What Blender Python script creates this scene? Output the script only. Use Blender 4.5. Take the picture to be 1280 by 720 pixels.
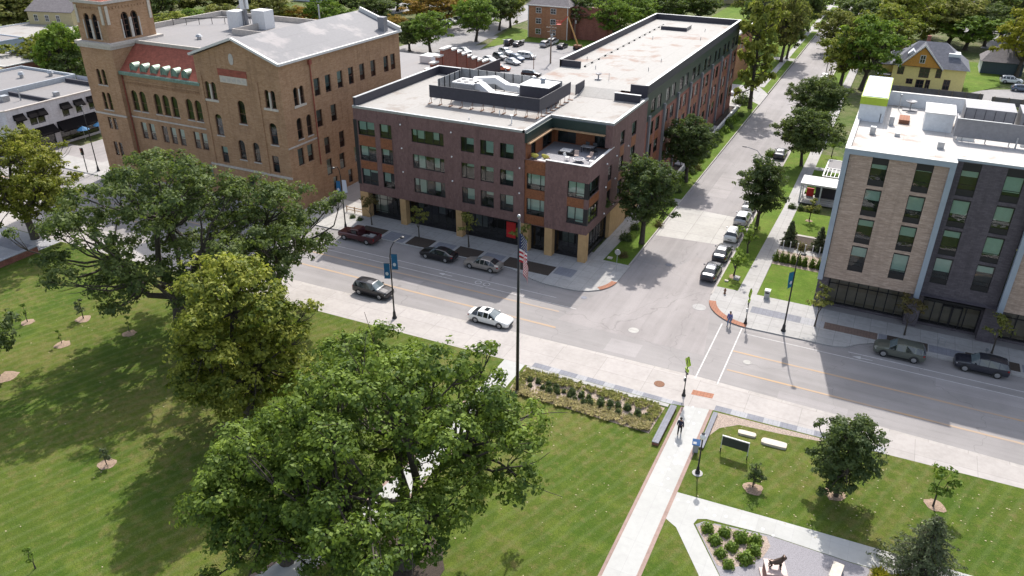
import bpy, math, random
import numpy as np
from mathutils import Vector, Matrix

# ---------------------------------------------------------------- camera, light, exposure
scn = bpy.context.scene
for o in list(bpy.data.objects): bpy.data.objects.remove(o)
COL = scn.collection
CAMH = 42.0; FPX = 968.26; PITCH = 0.490232; ROLL = 0.0062873; YAW = 0.453564
def cam_axes():
    cy, sy, c, s = math.cos(YAW), math.sin(YAW), math.cos(PITCH), math.sin(PITCH)
    fwd = Vector((-sy*c, cy*c, -s)); right = Vector((cy, sy, 0)); up = right.cross(fwd)
    cr, sr = math.cos(ROLL), math.sin(ROLL)
    return cr*right + sr*up, -sr*right + cr*up, fwd
RI, UP, FW = cam_axes()
cd = bpy.data.cameras.new('camera'); cam = bpy.data.objects.new('camera', cd); COL.objects.link(cam)
M = Matrix.Identity(4)
for i in range(3):
    M[i][0] = RI[i]; M[i][1] = UP[i]; M[i][2] = -FW[i]
M[2][3] = CAMH
cam.matrix_world = M
cd.sensor_width = 36; cd.lens = FPX/1280*36; cd.clip_start = 0.5; cd.clip_end = 3000
scn.camera = cam

SUN_ELEV = 48.0                      # shadows run towards azimuth -77 deg from +x
sd = Vector((-math.cos(math.radians(-77)), -math.sin(math.radians(-77)), 0))*math.cos(math.radians(SUN_ELEV))
sd.z = math.sin(math.radians(SUN_ELEV))
w = bpy.data.worlds.new('World'); scn.world = w; w.use_nodes = True
nt = w.node_tree; bg = nt.nodes['Background']; sky = nt.nodes.new('ShaderNodeTexSky')
sky.sky_type = 'NISHITA'; sky.sun_disc = False
sky.sun_elevation = math.radians(SUN_ELEV); sky.sun_rotation = math.atan2(sd.x, sd.y)
sky.air_density = 1.0; sky.dust_density = 2.5; sky.ozone_density = 1.0
hs = nt.nodes.new('ShaderNodeHueSaturation'); hs.inputs['Saturation'].default_value = 0.62   # broken cloud whitens the sky light
nt.links.new(sky.outputs[0], hs.inputs['Color']); nt.links.new(hs.outputs[0], bg.inputs[0]); bg.inputs[1].default_value = 0.15
ld = bpy.data.lights.new('sun', 'SUN'); ld.energy = 3.1; ld.angle = math.radians(0.6); ld.color = (1.0, 0.95, 0.885)
sun = bpy.data.objects.new('sun', ld); COL.objects.link(sun)
sun.rotation_euler = sd.to_track_quat('Z', 'Y').to_euler(); sun.location = (0, 0, 120)
scn.view_settings.view_transform = 'Standard'; scn.view_settings.look = 'None'
scn.view_settings.gamma = 1.0; scn.view_settings.exposure = 0.92
scn.view_settings.use_curve_mapping = False
try:
    scn.cycles.max_bounces = 8; scn.cycles.transparent_max_bounces = 8
except Exception: pass

def G(px, py, z=0.0):                # a pixel of the 1280x720 photo -> the point at height z it shows
    d = RI*((px-640)/FPX) - UP*((py-360)/FPX) + FW
    t = (CAMH-z)/-d.z
    return Vector((d.x*t, d.y*t, z))
def HT(bx, by, tx, ty):              # height of something standing at pixel b whose top is pixel t
    g = G(bx, by); d = RI*((tx-640)/FPX) - UP*((ty-360)/FPX) + FW
    k = (g.x*d.x+g.y*d.y)/(d.x*d.x+d.y*d.y)
    return CAMH + d.z*k
random.seed(7); RNG = np.random.default_rng(11)

# ---------------------------------------------------------------- materials
MATS = {}
def nodes(name):
    m = bpy.data.materials.new(name); m.use_nodes = True
    return m, m.node_tree, m.node_tree.nodes['Principled BSDF']
def N(nt, t, **kw):
    n = nt.nodes.new(t)
    for k, v in kw.items(): setattr(n, k, v)
    return n
def setc(s, c): s.default_value = (c[0], c[1], c[2], 1)
def posnode(nt, sx=1, sy=1, sz=1, obj=False):
    if obj: p = N(nt, 'ShaderNodeTexCoord').outputs['Object']
    else: p = N(nt, 'ShaderNodeNewGeometry').outputs['Position']
    mp = N(nt, 'ShaderNodeMapping'); mp.inputs['Scale'].default_value = (sx, sy, sz)
    nt.links.new(p, mp.inputs['Vector']); return mp.outputs[0]
def noise(nt, vec, scale, detail=4, rough=0.6):
    n = N(nt, 'ShaderNodeTexNoise'); n.inputs['Scale'].default_value = scale
    n.inputs['Detail'].default_value = detail; n.inputs['Roughness'].default_value = rough
    nt.links.new(vec, n.inputs['Vector']); return n.outputs['Fac']
def ramp(nt, fac, stops):
    r = N(nt, 'ShaderNodeValToRGB'); e = r.color_ramp.elements
    while len(e) < len(stops): e.new(0.5)
    for i, (p, c) in enumerate(stops):
        e[i].position = p; e[i].color = (c[0], c[1], c[2], 1) if hasattr(c, '__len__') else (c, c, c, 1)
    nt.links.new(fac, r.inputs[0]); return r.outputs[0]
def mix(nt, a, b, fac, mode='MIX'):
    m = N(nt, 'ShaderNodeMix', data_type='RGBA', blend_type=mode)
    for s, v in ((m.inputs[6], a), (m.inputs[7], b)):
        if hasattr(v, 'is_linked'): nt.links.new(v, s)
        else: setc(s, v)
    if hasattr(fac, 'is_linked'): nt.links.new(fac, m.inputs[0])
    else: m.inputs[0].default_value = fac
    return m.outputs[2]
def bump(nt, b, h, strength=0.3, dist=0.02):
    n = N(nt, 'ShaderNodeBump'); n.inputs['Strength'].default_value = strength; n.inputs['Distance'].default_value = dist
    nt.links.new(h, n.inputs['Height']); nt.links.new(n.outputs[0], b.inputs['Normal'])
def plain(name, c, rough=0.6, metal=0.0, var=0.12, scale=3.0, spec=0.4):
    if name in MATS: return MATS[name]
    m, nt, b = nodes(name)
    f = noise(nt, posnode(nt), scale)
    col = mix(nt, [x*(1-var) for x in c], [min(1, x*(1+var)) for x in c], ramp(nt, f, [(0.3, 0), (0.7, 1)]))
    nt.links.new(col, b.inputs['Base Color']); b.inputs['Roughness'].default_value = rough
    b.inputs['Metallic'].default_value = metal; b.inputs['Specular IOR Level'].default_value = spec
    MATS[name] = m; return m
def paint(name, c, rough=0.28, metal=0.0, coat=0.6):
    if name in MATS: return MATS[name]
    m, nt, b = nodes(name)
    f = noise(nt, posnode(nt, obj=True), 5.0)
    nt.links.new(mix(nt, [x*0.93 for x in c], c, f), b.inputs['Base Color'])
    b.inputs['Roughness'].default_value = rough; b.inputs['Metallic'].default_value = metal
    b.inputs['Coat Weight'].default_value = coat; b.inputs['Coat Roughness'].default_value = 0.06
    MATS[name] = m; return m
def grass(name, a, b_, dry, dryamt=0.5, streak=True):
    m, nt, b = nodes(name); p = posnode(nt)
    f1 = noise(nt, p, 0.12, 5, 0.6); f2 = noise(nt, p, 1.3, 6, 0.7); f3 = noise(nt, p, 14, 3, 0.7)
    c = mix(nt, a, b_, ramp(nt, f1, [(0.38, 0), (0.62, 1)]))
    f0 = noise(nt, p, 0.05, 3, 0.5)
    c = mix(nt, c, [x*1.35 for x in b_], ramp(nt, noise(nt, p, 0.45, 5, 0.7), [(0.48, 0), (0.66, 0.7)]))
    c = mix(nt, c, dry, ramp(nt, mix(nt, mix(nt, f1, f0, 0.4), f2, 0.55), [(0.49, 0), (0.62, dryamt)]))
    if streak:
        w1 = N(nt, 'ShaderNodeTexWave', wave_type='BANDS', bands_direction='DIAGONAL'); w1.inputs['Scale'].default_value = 0.42
        w1.inputs['Distortion'].default_value = 2.0; w1.inputs['Detail'].default_value = 2; w1.inputs['Detail Scale'].default_value = 0.6
        mp = N(nt, 'ShaderNodeMapping'); mp.inputs['Rotation'].default_value = (0, 0, 1.15)
        nt.links.new(p, mp.inputs[0]); nt.links.new(mp.outputs[0], w1.inputs['Vector'])
        c = mix(nt, c, mix(nt, c, (0.16, 0.19, 0.08), 0.35), ramp(nt, w1.outputs['Fac'], [(0.55, 0), (0.95, 0.5)]))
    c = mix(nt, c, (0.012, 0.022, 0.004), ramp(nt, f3, [(0.35, 0.45), (0.58, 0)]))
    c = mix(nt, c, (0.22, 0.21, 0.10), ramp(nt, noise(nt, p, 5.0, 5, 0.75), [(0.60, 0), (0.74, 0.55)]))
    nt.links.new(c, b.inputs['Base Color']); b.inputs['Roughness'].default_value = 0.95; b.inputs['Specular IOR Level'].default_value = 0.1
    bump(nt, b, f3, 0.9, 0.06); MATS[name] = m; return m
def concrete(name, c, joint=1.5, jy=None, stain=0.25, off=(0, 0), jw=0.02, jdark=0.62):
    m, nt, b = nodes(name); p = posnode(nt)
    f1 = noise(nt, p, 0.35, 5); f2 = noise(nt, p, 2.2, 6, 0.7); f3 = noise(nt, p, 30, 3)
    col = mix(nt, c, [x*(1-stain) for x in c], ramp(nt, mix(nt, f1, f2, 0.5), [(0.42, 0), (0.66, 1)]))
    col = mix(nt, col, [x*0.8 for x in c], ramp(nt, f3, [(0.4, 0.35), (0.6, 0)]))
    if joint:
        bt = N(nt, 'ShaderNodeTexBrick'); bt.offset = 0.0; bt.inputs['Scale'].default_value = 1
        bt.inputs['Brick Width'].default_value = joint; bt.inputs['Row Height'].default_value = jy or joint
        bt.inputs['Mortar Size'].default_value = jw; bt.inputs['Mortar Smooth'].default_value = 0.3
        setc(bt.inputs['Color1'], (1, 1, 1)); setc(bt.inputs['Color2'], (0.93, 0.93, 0.92)); setc(bt.inputs['Mortar'], (jdark,)*3)
        mp = N(nt, 'ShaderNodeMapping'); mp.inputs['Location'].default_value = (off[0], off[1], 0)
        nt.links.new(p, mp.inputs[0]); nt.links.new(mp.outputs[0], bt.inputs['Vector'])
        col = mix(nt, col, bt.outputs['Color'], 1.0, 'MULTIPLY')
    nt.links.new(col, b.inputs['Base Color']); b.inputs['Roughness'].default_value = 0.9; b.inputs['Specular IOR Level'].default_value = 0.25
    MATS[name] = m; return m
def asphalt(name, c, streaky='x', patch=True):
    m, nt, b = nodes(name); p = posnode(nt)
    ps = posnode(nt, 0.02, 0.9, 1) if streaky == 'x' else posnode(nt, 0.9, 0.02, 1)
    f1 = noise(nt, p, 0.18, 4); f2 = noise(nt, ps, 1.0, 3, 0.6); f3 = noise(nt, p, 25, 3, 0.8)
    col = mix(nt, [x*0.88 for x in c], [x*1.1 for x in c], ramp(nt, f1, [(0.35, 0), (0.65, 1)]))
    col = mix(nt, col, [x*1.28 for x in c], ramp(nt, f2, [(0.48, 0), (0.66, 0.32)]))
    col = mix(nt, col, [x*0.72 for x in c], ramp(nt, f2, [(0.30, 0.4), (0.46, 0)]))
    col = mix(nt, col, [x*0.6 for x in c], ramp(nt, f3, [(0.36, 0.5), (0.55, 0)]))
    col = mix(nt, col, [x*0.55 for x in c], ramp(nt, noise(nt, posnode(nt, *((0.35, 1.6, 1) if streaky == 'x' else (1.6, 0.35, 1))), 0.9, 5, 0.7), [(0.60, 0), (0.76, 0.6)]))
    if patch:
        v = N(nt, 'ShaderNodeTexVoronoi', feature='DISTANCE_TO_EDGE'); v.inputs['Scale'].default_value = 0.085
        dv = N(nt, 'ShaderNodeTexNoise'); dv.inputs['Scale'].default_value = 0.5
        nt.links.new(p, dv.inputs['Vector']); mv = N(nt, 'ShaderNodeVectorMath', operation='MULTIPLY_ADD')
        nt.links.new(dv.outputs['Color'], mv.inputs[0]); mv.inputs[1].default_value = (3, 3, 0); nt.links.new(p, mv.inputs[2])
        nt.links.new(mv.outputs[0], v.inputs['Vector'])
        col = mix(nt, col, [x*0.5 for x in c], ramp(nt, v.outputs['Distance'], [(0.0, 0.5), (0.004, 0)]))
    nt.links.new(col, b.inputs['Base Color']); b.inputs['Roughness'].default_value = 0.85; b.inputs['Specular IOR Level'].default_value = 0.3
    bump(nt, b, f3, 0.3, 0.01); MATS[name] = m; return m
def brick(name, c1, c2, mortar, bw=0.24, rh=0.075, vert=False, blotch=0.25, mix2=None, streak=False):
    m, nt, b = nodes(name)
    g = N(nt, 'ShaderNodeNewGeometry'); s = N(nt, 'ShaderNodeSeparateXYZ'); nt.links.new(g.outputs['Position'], s.inputs[0])
    a = N(nt, 'ShaderNodeMath', operation='ADD'); nt.links.new(s.outputs[0], a.inputs[0]); nt.links.new(s.outputs[1], a.inputs[1])
    cb = N(nt, 'ShaderNodeCombineXYZ')
    nt.links.new(a.outputs[0], cb.inputs[1 if vert else 0]); nt.links.new(s.outputs[2], cb.inputs[0 if vert else 1])
    t = N(nt, 'ShaderNodeTexBrick'); t.inputs['Scale'].default_value = 1
    t.inputs['Brick Width'].default_value = bw; t.inputs['Row Height'].default_value = rh
    t.inputs['Mortar Size'].default_value = 0.009; t.inputs['Mortar Smooth'].default_value = 0.6
    setc(t.inputs['Color1'], c1); setc(t.inputs['Color2'], c2); setc(t.inputs['Mortar'], mortar)
    nt.links.new(cb.outputs[0], t.inputs['Vector'])
    p = posnode(nt); f = noise(nt, p, 0.5, 5, 0.65); f2 = noise(nt, p, 4.5, 4, 0.8)
    col = mix(nt, t.outputs['Color'], mix2 or [x*0.6 for x in c1], ramp(nt, f, [(0.45, 0), (0.75, blotch)]))
    col = mix(nt, col, [min(1, x*1.35) for x in c2], ramp(nt, f2, [(0.5, 0), (0.7, 0.5)]))
    col = mix(nt, col, [x*0.5 for x in c1], ramp(nt, noise(nt, posnode(nt, 1.3, 1.3, 0.09), 1.0, 5, 0.7), [(0.50, 0), (0.72, 0.42)]))
    if streak:
        f4 = noise(nt, posnode(nt, 0.9, 0.9, 7.0), 1.2, 4, 0.75)
        col = mix(nt, col, [x*0.62 for x in c1], ramp(nt, f4, [(0.42, 0), (0.62, 0.7)]))
    nt.links.new(col, b.inputs['Base Color']); b.inputs['Roughness'].default_value = 0.88; b.inputs['Specular IOR Level'].default_value = 0.25
    MATS[name] = m; return m
def roofmat(name, c, stainc=None, amt=0.5, seam=True, scale=0.25):
    m, nt, b = nodes(name); p = posnode(nt)
    f = noise(nt, p, scale, 7, 0.62); f2 = noise(nt, p, 3.0, 5, 0.7)
    col = mix(nt, c, [x*0.86 for x in c], ramp(nt, f2, [(0.4, 0), (0.7, 1)]))
    if stainc: col = mix(nt, col, stainc, ramp(nt, f, [(0.54, 0), (0.64, amt)]))
    if seam:
        t = N(nt, 'ShaderNodeTexBrick'); t.offset = 0.3; t.inputs['Scale'].default_value = 1
        t.inputs['Brick Width'].default_value = 3.0; t.inputs['Row Height'].default_value = 30.0; t.inputs['Mortar Size'].default_value = 0.04
        setc(t.inputs['Color1'], (1, 1, 1)); setc(t.inputs['Color2'], (0.96,)*3); setc(t.inputs['Mortar'], (0.84,)*3)
        nt.links.new(p, t.inputs['Vector']); col = mix(nt, col, t.outputs['Color'], 1.0, 'MULTIPLY')
    nt.links.new(col, b.inputs['Base Color']); b.inputs['Roughness'].default_value = 0.8; MATS[name] = m; return m
def shingle(name, c, vert=0.25):
    m, nt, b = nodes(name); p = posnode(nt)
    f = noise(nt, p, 1.5, 5, 0.8); f2 = noise(nt, posnode(nt, 0.5, 0.5, 6), 1.5, 3, 0.8)
    col = mix(nt, [x*0.72 for x in c], [x*1.25 for x in c], ramp(nt, f, [(0.35, 0), (0.65, 1)]))
    col = mix(nt, col, [x*0.6 for x in c], ramp(nt, f2, [(0.4, 0.5), (0.6, 0)]))
    nt.links.new(col, b.inputs['Base Color']); b.inputs['Roughness'].default_value = 0.9; MATS[name] = m; return m
def leafmat(name, a, b_, tr=0.36):
    m, nt, b = nodes(name); nt.nodes.remove(b); out = nt.nodes['Material Output']
    at = N(nt, 'ShaderNodeAttribute', attribute_name='tint')
    col = mix(nt, a, b_, at.outputs['Fac'])
    d = N(nt, 'ShaderNodeBsdfDiffuse'); t = N(nt, 'ShaderNodeBsdfTranslucent'); gl = N(nt, 'ShaderNodeBsdfGlossy')
    gl.inputs['Roughness'].default_value = 0.6
    nt.links.new(col, d.inputs[0]); nt.links.new(mix(nt, col, (0.30, 0.42, 0.04), 0.30), t.inputs[0]); setc(gl.inputs[0], (0.85, 0.9, 0.85))
    m1 = N(nt, 'ShaderNodeMixShader'); m1.inputs[0].default_value = tr
    m2 = N(nt, 'ShaderNodeMixShader'); m2.inputs[0].default_value = 0.018
    nt.links.new(d.outputs[0], m1.inputs[1]); nt.links.new(t.outputs[0], m1.inputs[2])
    nt.links.new(m1.outputs[0], m2.inputs[1]); nt.links.new(gl.outputs[0], m2.inputs[2]); nt.links.new(m2.outputs[0], out.inputs[0])
    MATS[name] = m; return m
def glassmat(name, tint=(0.75, 0.9, 0.88), refl=0.10):
    m, nt, b = nodes(name); nt.nodes.remove(b); out = nt.nodes['Material Output']
    tr = N(nt, 'ShaderNodeBsdfTransparent'); setc(tr.inputs[0], tint); gl = N(nt, 'ShaderNodeBsdfGlossy'); gl.inputs['Roughness'].default_value = 0.02
    fr = N(nt, 'ShaderNodeFresnel'); fr.inputs[0].default_value = 1.5
    bn = N(nt, 'ShaderNodeBump'); bn.inputs['Strength'].default_value = 0.25; bn.inputs['Distance'].default_value = 0.03
    nt.links.new(noise(nt, posnode(nt), 1.1, 2, 0.5), bn.inputs['Height']); nt.links.new(bn.outputs[0], gl.inputs['Normal'])
    ad = N(nt, 'ShaderNodeMath', operation='ADD'); ad.inputs[1].default_value = refl; nt.links.new(fr.outputs[0], ad.inputs[0]); ad.use_clamp = True
    mx = N(nt, 'ShaderNodeMixShader'); nt.links.new(ad.outputs[0], mx.inputs[0])
    nt.links.new(tr.outputs[0], mx.inputs[1]); nt.links.new(gl.outputs[0], mx.inputs[2]); nt.links.new(mx.outputs[0], out.inputs[0])
    MATS[name] = m; return m

leafmat('leaf_oak', (0.034, 0.070, 0.010), (0.200, 0.275, 0.036))
leafmat('leaf_dark', (0.030, 0.054, 0.017), (0.115, 0.150, 0.048))
leafmat('leaf_greyoak', (0.034, 0.060, 0.016), (0.150, 0.185, 0.052))
leafmat('leaf_maple', (0.060, 0.092, 0.012), (0.36, 0.36, 0.050))
leafmat('leaf_forest', (0.045, 0.074, 0.020), (0.145, 0.175, 0.050))
leafmat('leaf_citrus', (0.085, 0.115, 0.014), (0.34, 0.34, 0.06))
leafmat('leaf_yellow', (0.150, 0.160, 0.012), (0.34, 0.30, 0.022))
leafmat('leaf_bright', (0.060, 0.120, 0.012), (0.20, 0.28, 0.035))
leafmat('leaf_olive', (0.090, 0.108, 0.026), (0.31, 0.285, 0.070))
leafmat('leaf_orange', (0.20, 0.115, 0.018), (0.36, 0.20, 0.03))
leafmat('leaf_spruce', (0.045, 0.065, 0.030), (0.12, 0.14, 0.07), 0.2)
leafmat('leaf_meadow', (0.22, 0.23, 0.07), (0.50, 0.44, 0.20), 0.5)
leafmat('leaf_lemon', (0.07, 0.09, 0.010), (0.30, 0.29, 0.035))
leafmat('leaf_straw', (0.40, 0.33, 0.17), (0.68, 0.58, 0.36), 0.5)
leafmat('leaf_russet', (0.10, 0.065, 0.03), (0.14, 0.12, 0.04))
plain('bark', (0.060, 0.050, 0.040), 0.95, var=0.35, scale=6)
plain('bark_pale', (0.16, 0.14, 0.115), 0.95, var=0.3, scale=6)
grass('lawn', (0.058, 0.102, 0.012), (0.092, 0.118, 0.019), (0.17, 0.145, 0.055), .85)
grass('verge_grass', (0.085, 0.150, 0.018), (0.115, 0.175, 0.026), (0.17, 0.16, 0.05), 0.5, False)
grass('far_ground', (0.070, 0.11, 0.024), (0.12, 0.13, 0.05), (0.23, 0.20, 0.15), 0.8, False)
concrete('sidewalk_concrete', (0.385, 0.375, 0.365), 1.6)
concrete('strip_concrete', (0.415, 0.385, 0.365), 4.6, 2.4, stain=0.22, off=(1.2, 0.6), jw=0.03, jdark=0.75)
concrete('path_concrete', (0.43, 0.43, 0.415), 1.25, 3.1, stain=0.14, off=(0.9, 0.2), jw=0.015, jdark=0.85)
concrete('kerb_concrete', (0.43, 0.40, 0.375), 3.0, stain=0.3)
concrete('apron_concrete', (0.44, 0.425, 0.40), 3.4, stain=0.25, jw=0.03)
concrete('lot_concrete', (0.28, 0.27, 0.27), 6.0, stain=0.25)
concrete('brick_edging', (0.35, 0.25, 0.215), 0.25, 0.12, stain=0.3, jw=0.01)
concrete('tactile_brick', (0.36, 0.17, 0.11), 0.3, stain=0.3, jw=0.02)
concrete('paver_grey', (0.235, 0.24, 0.27), 0.4, 0.2, stain=0.25, jw=0.012)
concrete('paver_light', (0.37, 0.37, 0.385), 0.4, 0.2, stain=0.2, jw=0.012)
concrete('paver_brown', (0.20, 0.14, 0.115), 0.3, 0.15, stain=0.35, jw=0.012)
asphalt('road_asphalt', (0.262, 0.246, 0.240)); asphalt('street_asphalt', (0.265, 0.248, 0.245), 'y')
asphalt('lot_asphalt', (0.30, 0.28, 0.275)); asphalt('junction_asphalt', (0.28, 0.258, 0.252), 'y')
plain('line_white', (0.47, 0.455, 0.445), 0.8, var=0.2, scale=2.5)
plain('mulch', (0.050, 0.038, 0.030), 0.98, var=0.5, scale=12)
plain('mulch_pale', (0.27, 0.195, 0.14), 0.98, var=0.35, scale=9)
plain('gravel', (0.235, 0.225, 0.24), 0.95, var=0.4, scale=22)
plain('bed_soil', (0.30, 0.24, 0.20), 0.98, var=0.45, scale=10)
brick('brown_brick', (0.140, 0.083, 0.076), (0.185, 0.110, 0.100), (0.135, 0.097, 0.093), 0.4, 0.2, True, 0.3)
brick('tan_brick', (0.312, 0.182, 0.098), (0.39, 0.240, 0.143), (0.36, 0.27, 0.19), 0.5, 0.16, False, 0.5, mix2=(0.20, 0.115, 0.07))
brick('pale_brick', (0.385, 0.285, 0.225), (0.475, 0.36, 0.29), (0.36, 0.30, 0.26), 0.6, 0.14, False, 0.25, streak=True)
brick('dark_brick', (0.082, 0.070, 0.080), (0.115, 0.10, 0.11), (0.07, 0.065, 0.07), 0.45, 0.15, False, 0.3)
brick('red_brick', (0.20, 0.075, 0.055), (0.27, 0.11, 0.08), (0.25, 0.19, 0.16), 0.4, 0.15, False, 0.3)
brick('apt_brick', (0.28, 0.125, 0.065), (0.34, 0.17, 0.09), (0.30, 0.24, 0.19), 0.5, 0.2, False, 0.2)
brick('white_brick', (0.46, 0.46, 0.49), (0.54, 0.54, 0.57), (0.40, 0.40, 0.42), 0.4, 0.15, False, 0.2)
plain('tan_pier', (0.42, 0.27, 0.13), 0.85, var=0.12, scale=1.5)
plain('orange_panel', (0.205, 0.075, 0.032), 0.55, var=0.3, scale=5)
plain('green_panel', (0.022, 0.040, 0.036), 0.4, var=0.15, scale=1)
plain('black_metal', (0.016, 0.016, 0.018), 0.45, var=0.2)
plain('dark_parapet', (0.040, 0.038, 0.050), 0.6, var=0.15)
plain('window_frame_dark', (0.016, 0.015, 0.017), 0.5, var=0.1)
plain('white_trim', (0.56, 0.55, 0.53), 0.6, var=0.06)
plain('pale_metal', (0.30, 0.35, 0.42), 0.42, 0.25, var=0.06, scale=1)
plain('grey_metal', (0.20, 0.20, 0.215), 0.5, 0.2, var=0.1)
plain('galvanised', (0.36, 0.37, 0.38), 0.4, 0.5, var=0.15)
plain('duct_white', (0.62, 0.62, 0.62), 0.5, var=0.06)
plain('stone_trim', (0.44, 0.40, 0.36), 0.85, var=0.15)
plain('copper_green', (0.15, 0.23, 0.185), 0.6, 0.2, var=0.3, scale=4)
plain('copper_pale', (0.42, 0.52, 0.42), 0.5, 0.2, var=0.15, scale=4)
plain('interior', (0.030, 0.030, 0.032), 0.9, var=0.3, scale=0.8)
plain('blind', (0.46, 0.52, 0.49), 0.8, var=0.06)
plain('blind_grey', (0.20, 0.23, 0.23), 0.8, var=0.15); plain('blind_olive', (0.36, 0.30, 0.23), 0.8, var=0.2, scale=0.8)
plain('awning_cloth', (0.012, 0.011, 0.012), 0.95, spec=0.05)
plain('green_lime', (0.32, 0.42, 0.035), 0.6, var=0.1)
plain('limestone', (0.50, 0.45, 0.38), 0.9, var=0.1)
plain('bronze', (0.075, 0.050, 0.038), 0.38, 0.5, var=0.3, scale=8)
plain('pedestal_red', (0.22, 0.11, 0.085), 0.6, var=0.2, scale=6)
plain('pedestal_top', (0.42, 0.32, 0.29), 0.5, var=0.2, scale=6)
plain('banner_blue', (0.012, 0.10, 0.23), 0.7, var=0.1)
plain('banner_teal', (0.010, 0.13, 0.22), 0.7, var=0.1)
plain('banner_white', (0.5, 0.52, 0.6), 0.7, var=0.05)
plain('wood', (0.35, 0.22, 0.12), 0.8, var=0.3, scale=6)
plain('yellow_siding', (0.80, 0.66, 0.26), 0.75, var=0.06)
plain('cream_siding', (0.40, 0.34, 0.19), 0.75, var=0.1)
plain('orange_siding', (0.52, 0.25, 0.05), 0.75, var=0.15)
plain('teal_siding', (0.035, 0.055, 0.065), 0.7, var=0.1)
plain('white_siding', (0.58, 0.60, 0.62), 0.7, var=0.08)
shingle('slate', (0.115, 0.12, 0.145)); shingle('grey_shingle', (0.15, 0.135, 0.14)); shingle('red_tile', (0.30, 0.085, 0.055)); shingle('brown_shingle', (0.17, 0.12, 0.10))
roofmat('roof_offwhite', (0.305, 0.29, 0.272), (0.20, 0.165, 0.14), 0.75)
roofmat('roof_wing', (0.300, 0.288, 0.270), (0.21, 0.13, 0.095), 0.85, True, 0.2)
roofmat('roof_white', (0.47, 0.445, 0.42), (0.28, 0.22, 0.18), 0.8)
roofmat('roof_grey', (0.19, 0.187, 0.195), (0.36, 0.33, 0.32), 0.5)
roofmat('roof_midgrey', (0.20, 0.19, 0.19), (0.2, 0.18, 0.17), 0.5)
plain('terrace_deck', (0.24, 0.235, 0.25), 0.8, var=0.1)
glassmat('glass', (0.80, 0.93, 0.89), 0.05); glassmat('store_glass', (0.62, 0.64, 0.62), 0.06)
plain('car_glass', (0.018, 0.022, 0.025), 0.06, spec=0.9); plain('windshield_glass', (0.10, 0.13, 0.14), 0.05, spec=1.0)
plain('tyre', (0.022, 0.022, 0.023), 0.85); plain('rim', (0.42, 0.42, 0.43), 0.3, 0.7); plain('lamp_clear', (0.62, 0.62, 0.62), 0.15); plain('lamp_red', (0.30, 0.015, 0.012), 0.25)
plain('plastic_black', (0.022, 0.022, 0.024), 0.6)
plain('rust', (0.17, 0.085, 0.05), 0.8, 0.3, var=0.3, scale=8)
plain('utility_wood', (0.20, 0.155, 0.12), 0.9, var=0.2, scale=4)
plain('sign_lime', (0.42, 0.62, 0.02), 0.5, var=0.05); plain('sign_red', (0.45, 0.02, 0.02), 0.5); plain('sign_blue', (0.03, 0.10, 0.25), 0.5)
plain('globe_white', (0.80, 0.78, 0.76), 0.3, var=0.03)
plain('skin', (0.34, 0.19, 0.13), 0.6); plain('hair_dark', (0.02, 0.015, 0.012), 0.7)
plain('cloth_navy', (0.020, 0.024, 0.050), 0.9); plain('cloth_blue', (0.10, 0.11, 0.26), 0.9); plain('cloth_jeans', (0.13, 0.17, 0.27), 0.9); plain('cloth_black', (0.014, 0.014, 0.016), 0.9)
plain('flag_red', (0.42, 0.02, 0.035), 0.8, var=0.08); plain('flag_white', (0.66, 0.62, 0.64), 0.8, var=0.05); plain('flag_blue', (0.018, 0.026, 0.085), 0.8)
def lawn_stripes(name):
    m, nt, b = nodes(name)   # worn yellow lane paint
    p = posnode(nt); f = noise(nt, posnode(nt, 0.12, 2.5, 1), 1.4, 5, 0.7)
    c = mix(nt, (0.40, 0.27, 0.155), (0.30, 0.26, 0.235), ramp(nt, f, [(0.38, 0), (0.66, 1)]))
    nt.links.new(c, b.inputs['Base Color']); b.inputs['Roughness'].default_value = 0.85; MATS[name] = m; return m
lawn_stripes('line_yellow')

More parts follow.
